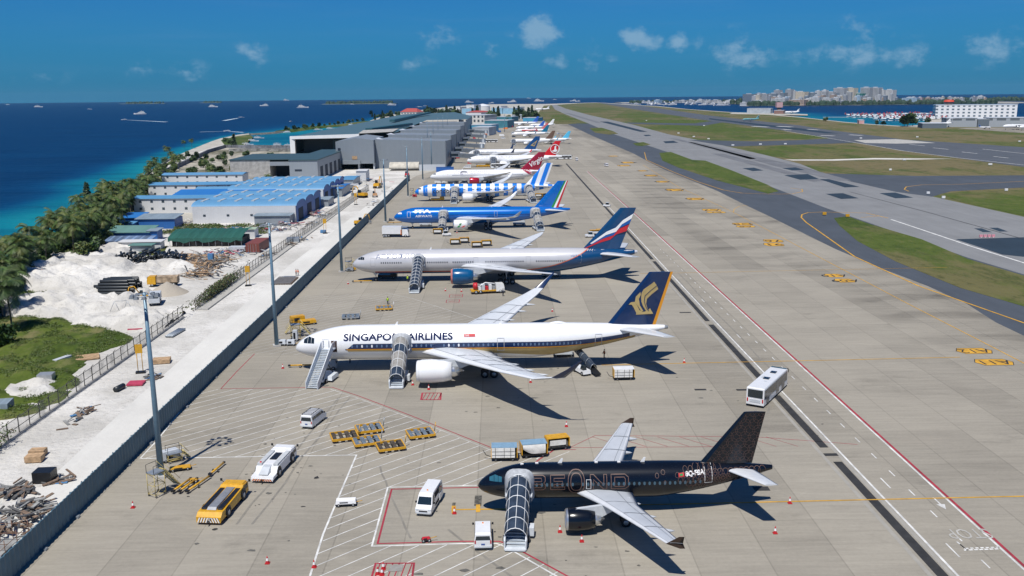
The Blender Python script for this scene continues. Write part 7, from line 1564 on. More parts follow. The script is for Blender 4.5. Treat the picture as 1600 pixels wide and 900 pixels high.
for i in range(n+1):
    x = lerp(-W, W, i/n)
    for j, (yy, zz) in enumerate(((-.6, 1.7), (-.5, 2.9), (3, 3.9), (8, 4.6), (13, 4.2))): vs.append((x, yy, zz+.16*sin(i*2.1+j)+(.35*sin(i*.9) if j == 0 else 0)))
b.add(vs, [(i*5+j, (i+1)*5+j, (i+1)*5+j+1, i*5+j+1) for i in range(n) for j in range(4)], TARPG); b.build('tarpaulin', r)
b = MB(); b.box(-W+1, W-1, .4, 12, 0, 2.3, mat('shed_clutter_dark', (.05, .045, .04), .9, var=.8, sc=.6)); b.build('stored_goods', r)
for k in range(12): x = lerp(-W+.5, W-.5, k/11); b = MB(); b.tube([(x, -.3, 0), (x, -.3, 2.8)], .07, 5, STEEL); b.build('post', r)
p = G(384, 396); q = G(402, 396); r = thing('shipping_container', 'rust-red shipping container beside the sand road', 'container', (p.x+1.7, p.y+.2, 0), radians(-1)); b = MB(); b.box(-1.7, 2.5, 0, 12.2, .12, 3.0, CONTR); b.build('container_body', r); b = MB(); [b.box(x, x+.07, -.08, .0, .3, 2.8, GREY) for x in (-.9, -.2, .6, 1.5)]; b.box(-1.7, 2.5, -.06, 0, .1, .3, GREY); b.build('door_bars', r)
# grey stores building
r = thing('stores_building', 'low grey building with a dark green roof and an open bay', 'building', (-128, 527, 0)); b = MB(); b.box(-27, -4, 8, 60, 0, 11.5, CONCW); b.build('concrete_block', r); b = MB(); b.box(-4, 9, 22, 60, 0, 10.5, GRYW); b.box(-4, 9, 8, 22, 8.2, 10.5, GRYW); b.build('open_bay', r); b = MB(); b.box(-3.8, 8.8, 21.8, 22, 0, 8.2, MATS['dark_opening']); b.build('bay_opening', r)
b = MB(); b.box(9, 25, 0, 100, 0, 11.5, GRYW); b.build('main_block', r); b = MB(); b.box(-27.4, 9, 7.6, 60.4, 11.5, 12, GRYR); b.box(8.6, 25.4, -.4, 100.4, 11.52, 12.1, GRYR); b.build('roof', r)
for k in range(6): b = MB(); b.box(25.0, 25.1, 8+k*15, 16+k*15, .5, 7.5, MATS['dark_opening']); b.build('shutter', r)
b = MB(); b.box(12, 16, -.15, 0, 5.6, 6.6, MATS['dark_opening']); b.build('vent_panel', r)
# ---- pipes, heaps, machines in the works
PIPE = mat('black_plastic_pipe', (.018, .024, .030), .4, var=.3); p0 = None; c = G(178, 470); k = 0
for lay in range(6):
    for i in range(11-lay):
        L = 6.6+((i*7+lay*3) % 5)*.3; y = i*.78+lay*.39; z = 1.0+lay*.67
        if p0 is None: b = MB(); b.tube([(-.5, 0, 0), (.5, 0, 0)], .385, 12, PIPE); p0 = b.build('black_pipe'); tag(p0, 'black plastic pipe in the stack on the sand heap', 'pipe', 'stacked black pipes'); o = p0
        else: o = p0.copy(); COL.objects.link(o)
        o.location = (c.x+(.6 if i % 3 else -.4)+(-2.4 if lay == 3 and i == 2 else 0), c.y+y, z); o.scale = (L, 1, 1); o.rotation_euler = (0, 0, radians(-2+((i*3) % 4)))
rn = random.Random(8); p1 = None
for k in range(110):
    u = rn.random(); px = lerp(178, 288, u); base = 412-2*abs(u-.4); hh = 2.6*sin(pi*min(.98, u*.85+.1))**.6; p = G(px, 408+rn.uniform(-4, 3)); z = .25+rn.random()*hh
    if p1 is None: b = MB(); b.tube([(0, -1.6, 0), (0, 1.6, 0)], .34, 8, PIPE); p1 = b.build('short_pipe'); tag(p1, 'short black pipe in the long dark heap', 'pipe', 'heap of short black pipes'); o = p1
    else: o = p1.copy(); COL.objects.link(o)
    o.location = (p.x, p.y+z*.8, z); o.rotation_euler = (radians(rn.uniform(-8, 14)), 0, radians(rn.uniform(-20, 30)))
def debris(name, label, spots, n, mats_, s, seed):
    rn = random.Random(seed); b = MB()
    for _ in range(n):
        px, py, rx, ry, h = spots[rn.randrange(len(spots))]; p = G(px, py); a = rn.uniform(0, pi); L = s*rn.uniform(.5, 2.2); w_ = s*rn.uniform(.08, .4); x, y = p.x+rn.gauss(0, rx*.5), p.y+rn.gauss(0, ry*.5); z = abs(rn.gauss(0, h*.5))+.08; d = Vector((cos(a), sin(a), rn.uniform(-.25, .3)))*L/2
        c_ = Vector((x, y, z+abs(d.z))); b.beam(c_-d, c_+d, w_, .06+.1*rn.random(), mats_[rn.randrange(len(mats_))])
    o = b.build(name); o['kind'] = 'stuff'; o['label'] = label; o['category'] = 'debris'
WOOD = mat('plywood', (.42, .28, .16), .8, var=.3, world=True); WOOD2 = mat('old_timber', (.20, .14, .10), .9, var=.3, world=True); BL_ = mat('scrap_blue', (.08, .22, .42), .6, world=True); PNK = mat('scrap_pink', (.45, .05, .10), .6, world=True)
SCG = mat('scrap_grey', (.26, .26, .25), .8, var=.4, sc=.6, world=True); SCD = mat('scrap_dark', (.09, .09, .09), .8, var=.4, sc=.6, world=True)
debris('timber_heap', 'heap of broken plywood and timber left of the sand road', [(310, 430, 6, 7, 1.6), (325, 418, 6, 7, 1.4), (340, 408, 6, 6, 1.2), (300, 408, 7, 7, .5), (285, 402, 7, 5, .5)], 520, [WOOD, WOOD, WOOD2, SCG, SCD], 1.5, 2)
debris('scrap_metal', 'scattered scrap and pallets around the sheds', [(340, 398, 10, 5, .7), (370, 393, 6, 4, .8), (350, 362, 22, 6, .6), (410, 360, 12, 5, 1.0), (450, 352, 9, 6, 1.2), (490, 335, 5, 12, 1.2), (280, 352, 7, 8, .8), (500, 318, 4, 14, 1), (470, 275, 16, 26, 2), (560, 285, 14, 18, 1.5)], 900, [SCG, SCG, SCD, WOOD2, BL_, PNK, WHT, SCD], 1.3, 3)
debris('roadside_scrap', 'loose planks and rods along the sand road', [(120, 655, 1.2, 4, .15), (130, 645, 1, 3, .15), (468, 375, 3, 6, .4), (455, 383, 2.5, 5, .4), (490, 350, 3, 8, .4), (505, 338, 3, 6, .5), (95, 750, 2, 2, .15), (240, 590, 1.2, 2, .15), (585, 318, 3, 16, .8), (610, 300, 4, 14, .8), (420, 400, 3, 6, .5)], 240, [SCG, WOOD2, WOOD2, SCD, SCG, WOOD2, SCD, BL_], 1.2, 5)
debris('formwork', 'steel formwork and boards at the bottom left corner', [(15, 815, 4.5, 3.2, .9), (40, 800, 3, 2.5, .9), (10, 835, 4, 3, 1.0), (35, 770, 2.5, 2, .4), (12, 770, 2.5, 2, .5), (60, 792, 2, 1.4, .5)], 150, [SCG, SCD, SCG, WOOD2, SCD, WOOD2], 1.3, 11)
r = thing('scaffold_frame', 'rusty tube scaffold standing over the formwork at the bottom left', 'scaffold', (0, 0, 0)); b = MB()
for i in range(7):
    for j in range(4):
        p = Vector((-62+i*1.75, 85.5+j*2.4, 0)); b.tube([p, p+Vector((0, 0, 2.6))], .04, 5, mat('rusty_tube', (.20, .11, .07), .8))
for j in range(4): [b.tube([(-62.5, 85.5+j*2.4, z), (-51.2, 85.5+j*2.4, z)], .035, 5, MATS['rusty_tube']) for z in (1.1, 2.2)]
for i in range(7): b.tube([(-62+i*1.75, 85, 1.9), (-62+i*1.75, 93, 1.9)], .035, 5, MATS['rusty_tube'])
b.build('tube_frame', r); b = MB(); [b.box(-61.5+k*2.6, -59.4+k*2.6, 86+k % 2, 91, 1.2, 1.3, (SCG, SCD, BL_, SCG)[k]) for k in range(4)]; b.build('deck_panel', r)
def dumb(nm, lab, cat_, px, py, parts, rz=0, grp=None):
    p = G(px, py); r = thing(nm, lab, cat_, (p.x, p.y, .03), radians(rz), grp)
    for n_, fn in parts: b = MB(); fn(b); b.build(n_, r)
    return r
def crate(lab, px, py, L, W, Hh, c, rz=0, nm='crate'): return dumb(nm, lab, 'crate' if nm == 'crate' else nm.replace('_', ' '), px, py, [('panel', lambda b: b.box(-L/2, L/2, -W/2, W/2, .12, Hh, c)), ('skid', lambda b: [b.box(x-.08, x+.08, -W/2, W/2, 0, .118, WOOD2) for x in (-L*.4, 0, L*.4)])], rz)
for a in (('black water tank lying on the sand by the wall', 71, 752, 2.3, 1.9, 1.5, BLACK, 3, 'water_tank'), ('orange crates with round lids, upper of the near pair', 60, 712, 2.0, 1.4, .9, WOOD, 5), ('orange crates with round lids, lower of the near pair', 55, 721, 2.1, 1.5, .9, WOOD, 5), ('plywood stack by the yellow sign gate', 253, 567, 3.0, 2.2, .8, WOOD, 12), ('red tarpaulin bundle on the sand road verge', 213, 601, 2.6, 2.2, .4, PNK, 5, 'bundle'), ('pink tarpaulin bundle on the sand heap', 213, 516, 2.9, 2.4, .6, PNK, 10, 'bundle'), ('orange board left on the sand heap', 222, 509, 2.4, 1.8, .3, WOOD, 10),
          ('dark crate in the green scrub', 73, 596, 2.4, 2.0, 1.4, GREY, 8), ('plywood sheets at the scrub edge', 137, 560, 4.0, 3.5, .35, WOOD, 25), ('grey metal sheet in the scrub', 98, 566, 1.0, 3.6, .9, LGREY, -20, 'metal_sheet'), ('blue-grey tarpaulin pile by the fence', 458, 378, 4.0, 4.5, 1.4, STEEL, 10, 'bundle'), ('pallet of grey bundles right of the timber heap', 372, 393, 5, 3, 1.6, LGREY, 0), ('blue drum standing on the timber heap', 330, 408, 1.5, 1.5, 2.2, BL_, 0, 'drum'), ('blue bundle beside the sand road', 505, 364, 1.8, 1.5, 1.0, BL_, 0, 'bundle'), ('brown roofed cabin at the left frame edge', 2, 645, 3, 3, 1.8, RUST, 10, 'cabin')): crate(*a[:8], **({'nm': a[8]} if len(a) > 8 else {}))
for px, py, L, W, lab in ((445, 440, 5, 9, 'brown steel reinforcement mat by the workers'), (452, 435, 3, 1, 'blue edged reinforcement mat')):
    p = G(px, py); r = thing('reinforcement_mat', lab, 'steel mat', (p.x, p.y, .1)); b = MB(); [b.box(-L/2+i*L/12, -L/2+i*L/12+.12, -W/2, W/2, 0, .35, WOOD2) for i in range(13)]; b.build('bar_layer', r); b = MB(); [b.box(-L/2, L/2, -W/2+i*W/8, -W/2+i*W/8+.15, .36, .45, GREY) for i in range(9)]; b.build('cross_bar', r)
dumb('drain_pipe', 'short black pipe lying on the sand road verge', 'pipe', 187, 610, [('pipe_body', lambda b: b.tube([(0, -1.1, .45), (0, 1.1, .45)], .45, 12, PIPE))], -12)
dumb('flat_bundle', 'blue-grey bundle of pipes at the fence end', 'bundle', 270, 522, [('bundle_body', lambda b: [b.tube([(i*.4, -3, .3), (i*.4, 3, .3)], .22, 8, STEEL) for i in range(4)])], -6)
for px, py, lab in ((220, 583, 'yellow sign post gate beside the nearest fence'), (388, 447, 'yellow sign post beyond the ivy fence'), (508, 365, 'yellow sign post by the sand road near the barrel sheds'), (556, 320, 'yellow sign frame furthest along the fence')):
    dumb('site_sign', lab, 'sign', px, py, [('frame', lambda b: [b.tube([(x, 0, 0), (x, 0, 5)], .07, 5, YEL) for x in (-.4, .4)]), ('board', lambda b: b.box(-.6, .6, -.06, .06, 3.6, 5.2, YEL)), ('base', lambda b: b.box(-.8, .8, -.5, .5, 0, .3, BLACK))], 15, 'yellow site signs')
dumb('trestle', 'open triangular steel trestle on the sand', 'trestle', 190, 487, [('frame', lambda b: [b.tube(q, .06, 5, GREY) for q in ([(-2.6, 0, 0), (-1.4, 0, 2.4)], [(-.4, 0, 0), (-1.4, 0, 2.4)], [(.2, .6, 0), (1.2, .6, 2.4)], [(2.4, .6, 0), (1.2, .6, 2.4)], [(-1.4, 0, 2.4), (1.2, .6, 2.4)])])], 0)
def truckd(nm, lab, px, py, rz, cabc, bodyc, L=7.5):
    p = G(px, py); r = thing(nm, lab, 'truck', (p.x, p.y, .05), radians(rz)); b = MB(); b.box(-L/2, L/2-.5, -.9, .9, .7, 1.05, BLACK); b.build('chassis', r); b = MB(); b.box(-L/2, L/2-2.3, -1.25, 1.25, 1.1, 2.6, bodyc); b.build('tipper_body', r)
    b = MB(); hull(b, [(L/2-2.1, .7), (L/2, .7), (L/2+.02, 1.7), (L/2-.3, 2.7), (L/2-2.1, 2.7)], 1.7, 2.4, 2.2, cabc); b.build('cab', r, fix=True); b = MB(); b.box(L/2-.22, L/2-.0, -1, 1, 1.8, 2.5, GLASS); b.build('windscreen', r)
    for x in (-L/2+1, -L/2+2.3, L/2-1.2):
        for y in (-1, 1): MB().wheel((x, y, .5), .5, .35, n=12).build('wheel', r)
truckd('dump_truck', 'yellow dump truck with weathered tipper sides on the sand', 256, 447, 186, YEL, mat('weathered_tipper', (.36, .27, .18), .8, var=.5, sc=1))
truckd('mixer_truck', 'pale loader truck by the gravel heap', 243, 475, -75, LGREY, LGREY, 5.5); truckd('site_truck', 'white truck near the perimeter fence end', 547, 297, 60, CREAM, GREY, 7)
def digger(lab, px, py, rz, c=YEL, s=1.0):
    p = G(px, py); r = thing('excavator', lab, 'excavator', (p.x, p.y, .05), radians(rz), 'yellow site machines'); r.scale = (s, s, s)
    for y in (-1.1, 1.1): b = MB(); b.side([(-1.9, .45), (-1.6, 0), (1.6, 0), (1.9, .45), (1.6, .85), (-1.6, .85)], y-.28, y+.28, BLACK); b.build('track', r, fix=True)
    b = MB(); b.box(-2.1, 1.3, -1.2, 1.2, .95, 2.0, c, (.2, .1, .1, .1)); b.build('engine_housing', r); b = MB(); b.box(.2, 1.5, .2, 1.15, 2.0, 3.1, GLASS, (.1, .3, .05, .1)); b.build('cab', r)
    b = MB(); b.tube([(1.2, -.2, 1.8), (2.8, -.2, 4.4), (4.3, -.2, 4.2)], .2, 6, c); b.build('boom', r); b = MB(); b.tube([(4.3, -.2, 4.2), (5.0, -.2, 1.6)], .16, 6, c); b.box(4.6, 5.5, -.7, .3, .6, 1.7, GREY, (.1, .3, 0, 0)); b.build('dipper_bucket', r)
digger('yellow wheel loader close to the blue wall opposite the azure jet', 562, 352, 40, s=.9); digger('yellow excavator near the perimeter fence end', 566, 309, 150, s=1.2); digger('orange-brown roller machine on the sand road', 586, 308, 100, mat('machine_orange', (.45, .25, .12), .6), .9); digger('excavator on the sand in front of the terminal', 590, 294, 80, s=1.3); digger('yellow machine at work beside the pipe stack', 226, 468, 200, s=.75); digger('red machine beneath the terminal corner', 636, 276, 90, REDP, 1.0)
# vehicles on the shore road
kids(None) if False else None
van('pale minibus parked on the shore road under the palms', ctr(63, 438), radians(65), L=6.0, Hh=2.6, group='vehicles on the shore road'); van('dark car behind the minibus on the shore road', ctr(45, 428), radians(70), L=4.4, Hh=1.6, col=BLACK, group='vehicles on the shore road'); van('black car at the far end of the shore road', ctr(71, 408), radians(70), L=4.4, Hh=1.6, col=BLACK, group='vehicles on the shore road'); van('white pickup near the last perimeter fence posts', ctr(553, 293), radians(190), L=5, Hh=1.9, group='vehicles on the shore road')
# sea wall
SEAW = mat('sea_wall_concrete', (.34, .33, .30), .9, var=.25, sc=.3, world=True)
r = thing('sea_wall', 'low concrete sea wall between the palms and the water', 'wall'); b = MB(); P = [p+Vector((1.5, 0, 0)) for p in LEFT[1:9]]
for A, B in zip(P[:-1], P[1:]): b.beam(A+Vector((0, 0, .4)), B+Vector((0, 0, .4)), .8, 1.4, SEAW)
b.build('wall_body', r)
r = thing('revetment_wall', 'curved retaining wall of the shore track', 'wall'); b = MB(); P = GP((246, 276), (270, 266), (300, 252), (325, 239), (352, 231), (400, 231.5), (455, 232))
for A, B in zip(P[:-1], P[1:]): b.beam(A+Vector((0, 0, 1.4)), B+Vector((0, 0, 1.4)), 1.2, 3.0, mat('dark_block_wall', (.16, .17, .19), .9, var=.5, sc=.25, world=True))
b.build('wall_body', r)
# ================================================================ TERMINAL, TOWN, BOATS
TERW = corr('terminal_cladding', (.215, .245, .275), .5, .07, 3.4); TERR = corr('terminal_roof', (.075, .135, .155), .5, .08, 8); SEAM = mat('cladding_seam', (.12, .14, .16), .6)
r = thing('terminal_building', 'huge grey terminal hall with stepped cladding and a broad dark roof', 'building', (0, 0, 0)); X1 = -34.6; ys = [613, 688, 775, 868, 965, 1075]
for k in range(5):
    y0, y1 = ys[k], ys[k+1]; h0, h1 = 17.5, 17.5
    b = MB(); b.add([(-81, y0, 0), (X1, y0, 0), (X1, y1, 0), (-81, y1, 0), (-81, y0, 19.2), (X1, y0, 17.6+k*.5), (X1, y1, 15.2+k*.5), (-81, y1, 17.2)], [(0, 3, 2, 1), (4, 5, 6, 7), (0, 1, 5, 4), (1, 2, 6, 5), (2, 3, 7, 6), (3, 0, 4, 7)], TERW); b.build('hall_bay', r)
    b = MB(); b.box(X1-.1, X1+.25, y0-.25, y0+.4, 0, 18+k*.5, SEAM); b.build('corner_seam', r)
    b = MB(); b.add([(-84, y0+14, 18.8), (-79, y0+2, 18.6), (-76, y0+4, 18.9), (-81, y0+18, 19.6)], [(0, 1, 2, 3)], WHITE); b.build('skylight_glint', r)  # white quad paints the glint of the roof skylight
b = MB(); b.box(-106, -81.2, 606, 640, 3.8, 17.5, TERW); b.side([(-106, 17.5), (-81.2, 17.5), (-81.2, 19.0), (-93, 20.6), (-106, 18.2)], 606, 660, TERW); b.build('end_pavilion', r, fix=True)
b = MB(); b.box(-102, -90, 604.5, 606, 3.6, 6, TERW); b.box(-104.5, -103, 607, 630, 0, 3.8, LGREY); b.box(-82, -81.2, 607, 630, 0, 3.8, LGREY); b.box(-92, -91, 607, 630, 0, 3.8, LGREY); b.build('entrance_columns', r)
b = MB(); b.box(-105, -82, 630, 632, 0, 3.8, MATS['dark_opening']); b.build('undercroft', r); b = MB(); b.box(-104.6, -102.8, 605.8, 606.02, 12.6, 14.1, MATS['dark_opening']); b.box(-95.5, -92.2, 605.8, 606.02, 6.6, 8.8, WOOD); b.build('cladding_gap', r)
b = MB(); P = [G(463, 227.5, 15), G(572, 227, 17), G(690, 188, 16), G(712, 184.5, 16), G(622, 187.5, 14)]
b.add([(-172, 770, 14.5), (-112, 745, 17.5), (-81.3, 745, 18.5), (-81.3, 1075, 19.5), (-36, 1110, 19), (-36, 1330, 18), (-78, 1700, 17), (-172, 1700, 14)], [(0, 1, 2, 3, 4, 5, 6, 7)], TERR)
b.add([(-172, 770, 0), (-172, 1700, 0), (-172, 1700, 14), (-172, 770, 14.5)], [(0, 1, 2, 3)], TERW); b.add([(-36, 1076, 0), (-36, 1330, 0), (-36, 1330, 18), (-36, 1110, 19), (-36, 1076, 19)], [(0, 1, 2, 3, 4)], TERW); b.build('main_roof', r)
b = MB(); b.add([(-172, 769.5, 12.8), (-111, 744.5, 14.6), (-111, 744.5, 17.6), (-172, 769.5, 15.2)], [(0, 1, 2, 3)], AWHITE); b.box(-172, -168, 769, 773, 0, 14.5, AWHITE); b.box(-113, -111.5, 745, 748, 0, 16.5, AWHITE); b.build('white_fascia', r)
b = MB(); b.box(-165, -114, 790, 792, 0, 14.2, mat('recess_grey', (.07, .085, .095), .7, var=.3)); b.build('recess_shade', r); b = MB(); b.box(-140, -116, 788, 790, 0, 11, TERR); b.build('inner_block', r)  # dark panel paints the shade inside the open front; no glazing there
b = MB(); b.add([(-112, 746, 17.8), (-84, 746, 19), (-84, 790, 20), (-112, 775, 19.4)], [(0, 1, 2, 3)], CONCW); b.build('parapet', r)
for A, B, nm in (((-108, 780, 19.6), (-82, 870, 21), 'roof_ridge'), ((-120, 1060, 19.5), (-110, 1500, 20), 'roof_ridge')): b = MB(); b.beam(A, B, 6, 2.4, mat('ridge_teal', (.03, .10, .12), .5)); b.build(nm, r)
for k, y in enumerate((660, 720, 780, 850, 930)): dup(m0, (-50, y, 17.5), y, 'roof floodlight mast on the grey terminal, %s from its near corner' % ORD[k+1], sc=.5)
b = MB(); b.box(-82, -50.5, 560, 561, .02, .04, SAND); 
r = thing('canopy_tent', 'pale dust-covered canopy under the terminal corner', 'canopy', (-62, 598, 0)); b = MB(); b.loft([[Vector((x, 6*cos(pi*j/8), 1+4.2*sin(pi*j/8))) for j in range(9)] for x in (-8, 0, 11)], mat('dusty_canvas', (.50, .47, .40), .9, var=.2, sc=.4)); b.build('canvas_cover', r)
r = thing('link_fence', 'low grey fence closing the apron below the terminal', 'fence', (0, 0, 0)); b = MB(); b.box(-50.5, -34, 590, 590.3, 0, 4, LGREY); b.build('fence_panel', r)
r = thing('blue_container', 'royal blue container on the apron below the terminal corner', 'container', (-34, 580, 0)); b = MB(); b.box(-5, 6, 0, 2.5, .1, 3, BLUEP); b.build('container_body', r); b = MB(); b.box(-5, 6, -.02, 0, 2.6, 2.8, NAVY); b.build('top_rail', r)
JB = mat('jet_bridge_grey', (.17, .20, .24), .5, .2, var=.2)
for k, y in enumerate((655, 715, 790, 880, 975, 1090)):
    r = thing('jet_bridge', 'grey jet bridge, %s along the terminal from its near corner' % ORD[k+1], 'jet bridge', (-34, y, 0), 0, 'jet bridges'); b = MB(); b.box(0, 7, -2.5, 2.5, 4.2, 8.0, JB); b.build('rotunda', r); b = MB(); b.beam((6, 0, 5.6), (20, -9, 5.0), 2.8, 2.9, JB); b.build('tunnel', r); b = MB(); b.lathe([(3.4, 2.2), (6.6, 2.2), (7, 1.5)], (20.5, -9.4, 0), 10, JB, 'z'); b.build('cab', r)
    b = MB(); b.tube([(14, -5.5, 0), (14, -5.5, 4.3)], .35, 6, STEEL); b.box(12.6, 15.4, -7, -4, 0, .9, REDP); b.tube([(3, 0, 0), (3, 0, 4.3)], .6, 8, LGREY); b.build('support_column', r); b = MB(); b.box(1, 6, -2.55, -2.5, 5.2, 6.8, GLASS); b.build('window', r)
for k in range(26):
    px = (712, 722, 733, 728, 745, 752, 760, 741, 735, 768, 775, 762, 780, 790, 798, 770, 758, 748, 784, 776, 766, 792, 754, 789, 800, 772)[k]; py = (248, 240, 228, 236, 222, 215, 212, 218, 247, 208, 203, 203, 207, 202, 199, 198, 206, 229, 213, 193, 195, 195, 226, 191, 190, 189)[k]; c = (REDP, WHITE, YEL, GREY, WHITE, BLUEP, ORANGE)[k % 7]
    p = G(px, py); r = thing('service_vehicle', '%s service vehicle among the far jet bridges, %s in the crowd' % (('red', 'white', 'yellow', 'grey', 'white', 'blue', 'orange')[k % 7], nth(k+1)), 'service vehicle', (p.x, p.y, .06), k*.7, 'service vehicles on the far apron'); b = MB(); hull(b, [(-3, .4), (3, .4), (3, 1.3), (2.2, 2.3), (-2.2, 2.5), (-3, 2.3)], 1.2, 2.2, 1.9, c); b.build('body', r, fix=True); b = MB(); b.box(2.2, 2.75, -.9, .9, 1.4, 2.1, GLASS); b.build('windscreen', r)
# generic block with a window grid
def fac(name, wall, win, sx=3.6, sz=3.2, fx=.5, fz=.5, rough=.6):
    if name in MATS: return MATS[name]
    m = bpy.data.materials.new(name); m.use_nodes = True; MATS[name] = m; t = NT(m.node_tree); bs = t.n['Principled BSDF']; tc = t.node('ShaderNodeTexCoord').outputs['Object']; sp = t.node('ShaderNodeSeparateXYZ', ins={0: tc}); nr = t.node('ShaderNodeSeparateXYZ', ins={0: t.node('ShaderNodeNewGeometry').outputs['Normal']})
    u = t.m('FRACT', t.m('DIVIDE', t.m('ADD', sp.outputs[0], sp.outputs[1]), sx)); v = t.m('FRACT', t.m('DIVIDE', sp.outputs[2], sz)); side = t.m('LESS_THAN', nr.outputs[2], .5)
    k = t.m('MULTIPLY', t.m('MULTIPLY', t.m('GREATER_THAN', u, 1-fx), t.m('GREATER_THAN', v, 1-fz)), side); t.l.new(t.mix(k, wall, win), bs.inputs['Base Color']); bs.inputs['Roughness'].default_value = rough; return m
DW = (.06, .08, .10)
def block(nm, label, px0, px1, pyb, pyt, m, dep=None, cat_='building', roof=None, roofm=None, group='', h=None, rise=0):
    A, B = G(px0, pyb), G(px1, pyb); d = (A+B)/2; D = (d-Vector((0, 0, CH))).dot(FW); hh = h or (pyb-pyt)*D/FPX/.97; W = (B-A).length
    r = thing(nm, label, cat_, (d.x, d.y, 0), atan2(B.y-A.y, B.x-A.x), group or None); dep = dep or W*.6; b = MB(); b.box(-W/2, W/2, 0, dep, 0, hh, m); b.build('wall', r)
    b = MB()
    if roof == 'hip': b.add([(-W/2-.8, -.8, hh), (W/2+.8, -.8, hh), (W/2+.8, dep+.8, hh), (-W/2-.8, dep+.8, hh), (-W*.3, dep/2, hh+rise), (W*.3, dep/2, hh+rise)], [(0, 1, 5, 4), (1, 2, 5), (2, 3, 4, 5), (3, 0, 4)], roofm)
    else: b.box(-W/2-.3, W/2+.3, -.3, dep+.3, hh, hh+max(.5, hh*.04), roofm or LGREY)
    b.build('roof', r); return r
block('hotel_building', 'white hotel with a red hipped roof by the dark wood', 626, 652, 187, 175.5, fac('fac_hotel', (.60, .58, .56), DW, 6.5, 4.5), 30, roof='hip', roofm=mat('roof_red_tile', (.38, .07, .06), .7), rise=7)
block('office_building', 'white office with two rows of slanted window slots', 717, 757, 193.5, 181, fac('fac_slots', (.62, .62, .60), DW, 7, 7, .5, .6), 70)
block('airport_building', 'white building with a red roof edge below the round tank', 728, 752, 186, 176, mat('far_white', (.66, .66, .66), .6), 60, roof='hip', roofm=mat('roof_red_tile', 0), rise=3)
for i, (a, b_, pb, pt, c, t_) in enumerate(((700, 719, 178, 168, 'far_white', 'white warehouse between the dark wood and the red-roofed building'), (722, 737, 180, 170, 'far_blue', 'pale blue shed left of the round tank'), (729, 741, 178, 165, 'far_white', 'tall white block immediately left of the round tank'), (768, 785, 178, 169, 'far_blue', 'pale blue shed right of the round tank'), (786, 806, 178, 169.5, 'far_blue', 'low blue roofed store beyond the trees'), (775, 783, 176, 166.5, 'far_white', 'small white silo block near the sea'), (799, 810, 174, 167.5, 'far_white', 'small white block at the end of the island'), (757, 793, 200, 189, 'far_teal', 'teal-roofed hall behind the jet bridges'), (738, 764, 212, 200, 'far_grey', 'grey office with dark windows among the jet bridges'), (734, 768, 206, 196, 'far_sky', 'bright blue hall behind the grey office'), (817, 839, 190, 184.5, 'far_sky', 'blue-roofed hut at the end of the jet row'), (776, 800, 190, 183, 'far_teal', 'second teal-roofed hall further back'), (690, 701, 182, 172, 'far_white', 'small white house in the dark wood'), (655, 668, 186, 179, 'far_white', 'low white house right of the hotel'), (800, 815, 186, 180, 'far_grey', 'grey store beyond the far trees'))):
    if c not in MATS: mat(c, {'far_blue': (.25, .45, .60), 'far_teal': (.05, .20, .26), 'far_grey': (.40, .44, .48), 'far_sky': (.06, .33, .52), 'far_white': (.66, .66, .66)}[c], .6, var=.15, sc=.15)
    block('airport_building', t_, a, b_, pb, pt, MATS[c], 40, group='buildings at the far end of the airport')
p = G(754.5, 176); r = thing('storage_tank', 'large round white storage tank beside the sea', 'tank', (p.x, p.y, 0)); D = p.y; b = MB(); R_ = 11*D/FPX; hh = 13.5*D/FPX; b.lathe([(0, R_), (hh*.72, R_)], (0, 0, 0), 32, MATS['far_white'], 'z', False); b.build('tank_shell', r); b = MB(); b.lathe([(hh*.72, R_*1.02), (hh*.9, R_*.6), (hh, .5)], (0, 0, 0), 32, WHITE, 'z'); b.build('tank_roof', r)
block('airport_hotel', 'long white four-storey building by the right shore', 1461, 1588, 185, 165.5, fac('fac_white4', (.72, .73, .75), (.10, .14, .18), 8.5, 5.6, .45, .5), 60, roofm=AWHITE)
for a, b_, pb, pt, t_, m in ((1478, 1526, 198.5, 185.5, 'grey hangar with white-framed doors, left one', fac('fac_hang', (.36, .39, .42), (.12, .14, .16), 16, 12, .7, .3)), (1527, 1545, 198.5, 187, 'dark grey hangar link between two hangars', mat('far_dark', (.14, .17, .20), .6)), (1545, 1640, 198.5, 185, 'long grey hangar at the right edge', MATS['fac_hang']), (1441, 1479, 200.5, 193.5, 'low hangar with white arch roof by the parked jets', mat('far_dark', 0)), (1167, 1204, 177.5, 170, 'pale shed on the spit across the inlet', MATS['far_grey']), (1209, 1224, 178, 173, 'small brown building under the red and white tower', mat('far_brown', (.25, .14, .12), .7)), (1342, 1350, 193.5, 188.5, 'red and white chequered hut on the grass', mat('far_pink', (.6, .35, .35), .7))):
    block('hangar', t_, a, b_, pb, pt, m, 35, group='buildings along the right shore')
p = G(1489, 184); r = thing('control_tower', 'control tower with a red cab roof behind the long white building', 'tower', (p.x, p.y+20, 0)); k = p.y/FPX; b = MB(); b.lathe([(0, 5.5), (20*k, 5)], (0, 0, 0), 12, MATS['far_grey'], 'z'); b.build('shaft', r); b = MB(); b.lathe([(20*k, 5), (21.5*k, 8), (24*k, 8.2)], (0, 0, 0), 12, GLASS, 'z'); b.build('cab', r); b = MB(); b.lathe([(24*k, 8.6), (27*k, 7.8), (27.5*k, 2)], (0, 0, 0), 12, mat('tower_red', (.50, .06, .03), .6), 'z'); b.build('cab_roof', r)
p = G(1218, 176); r = thing('signal_tower', 'short red and white tower on the spit', 'tower', (p.x, p.y, 0)); b = MB(); b.box(-7, 7, 0, 12, 12, 24, mat('far_pink', 0)); b.build('tower_head', r); b = MB(); b.box(-4, 4, 2, 10, 0, 12, MATS['far_brown']); b.build('tower_base', r)
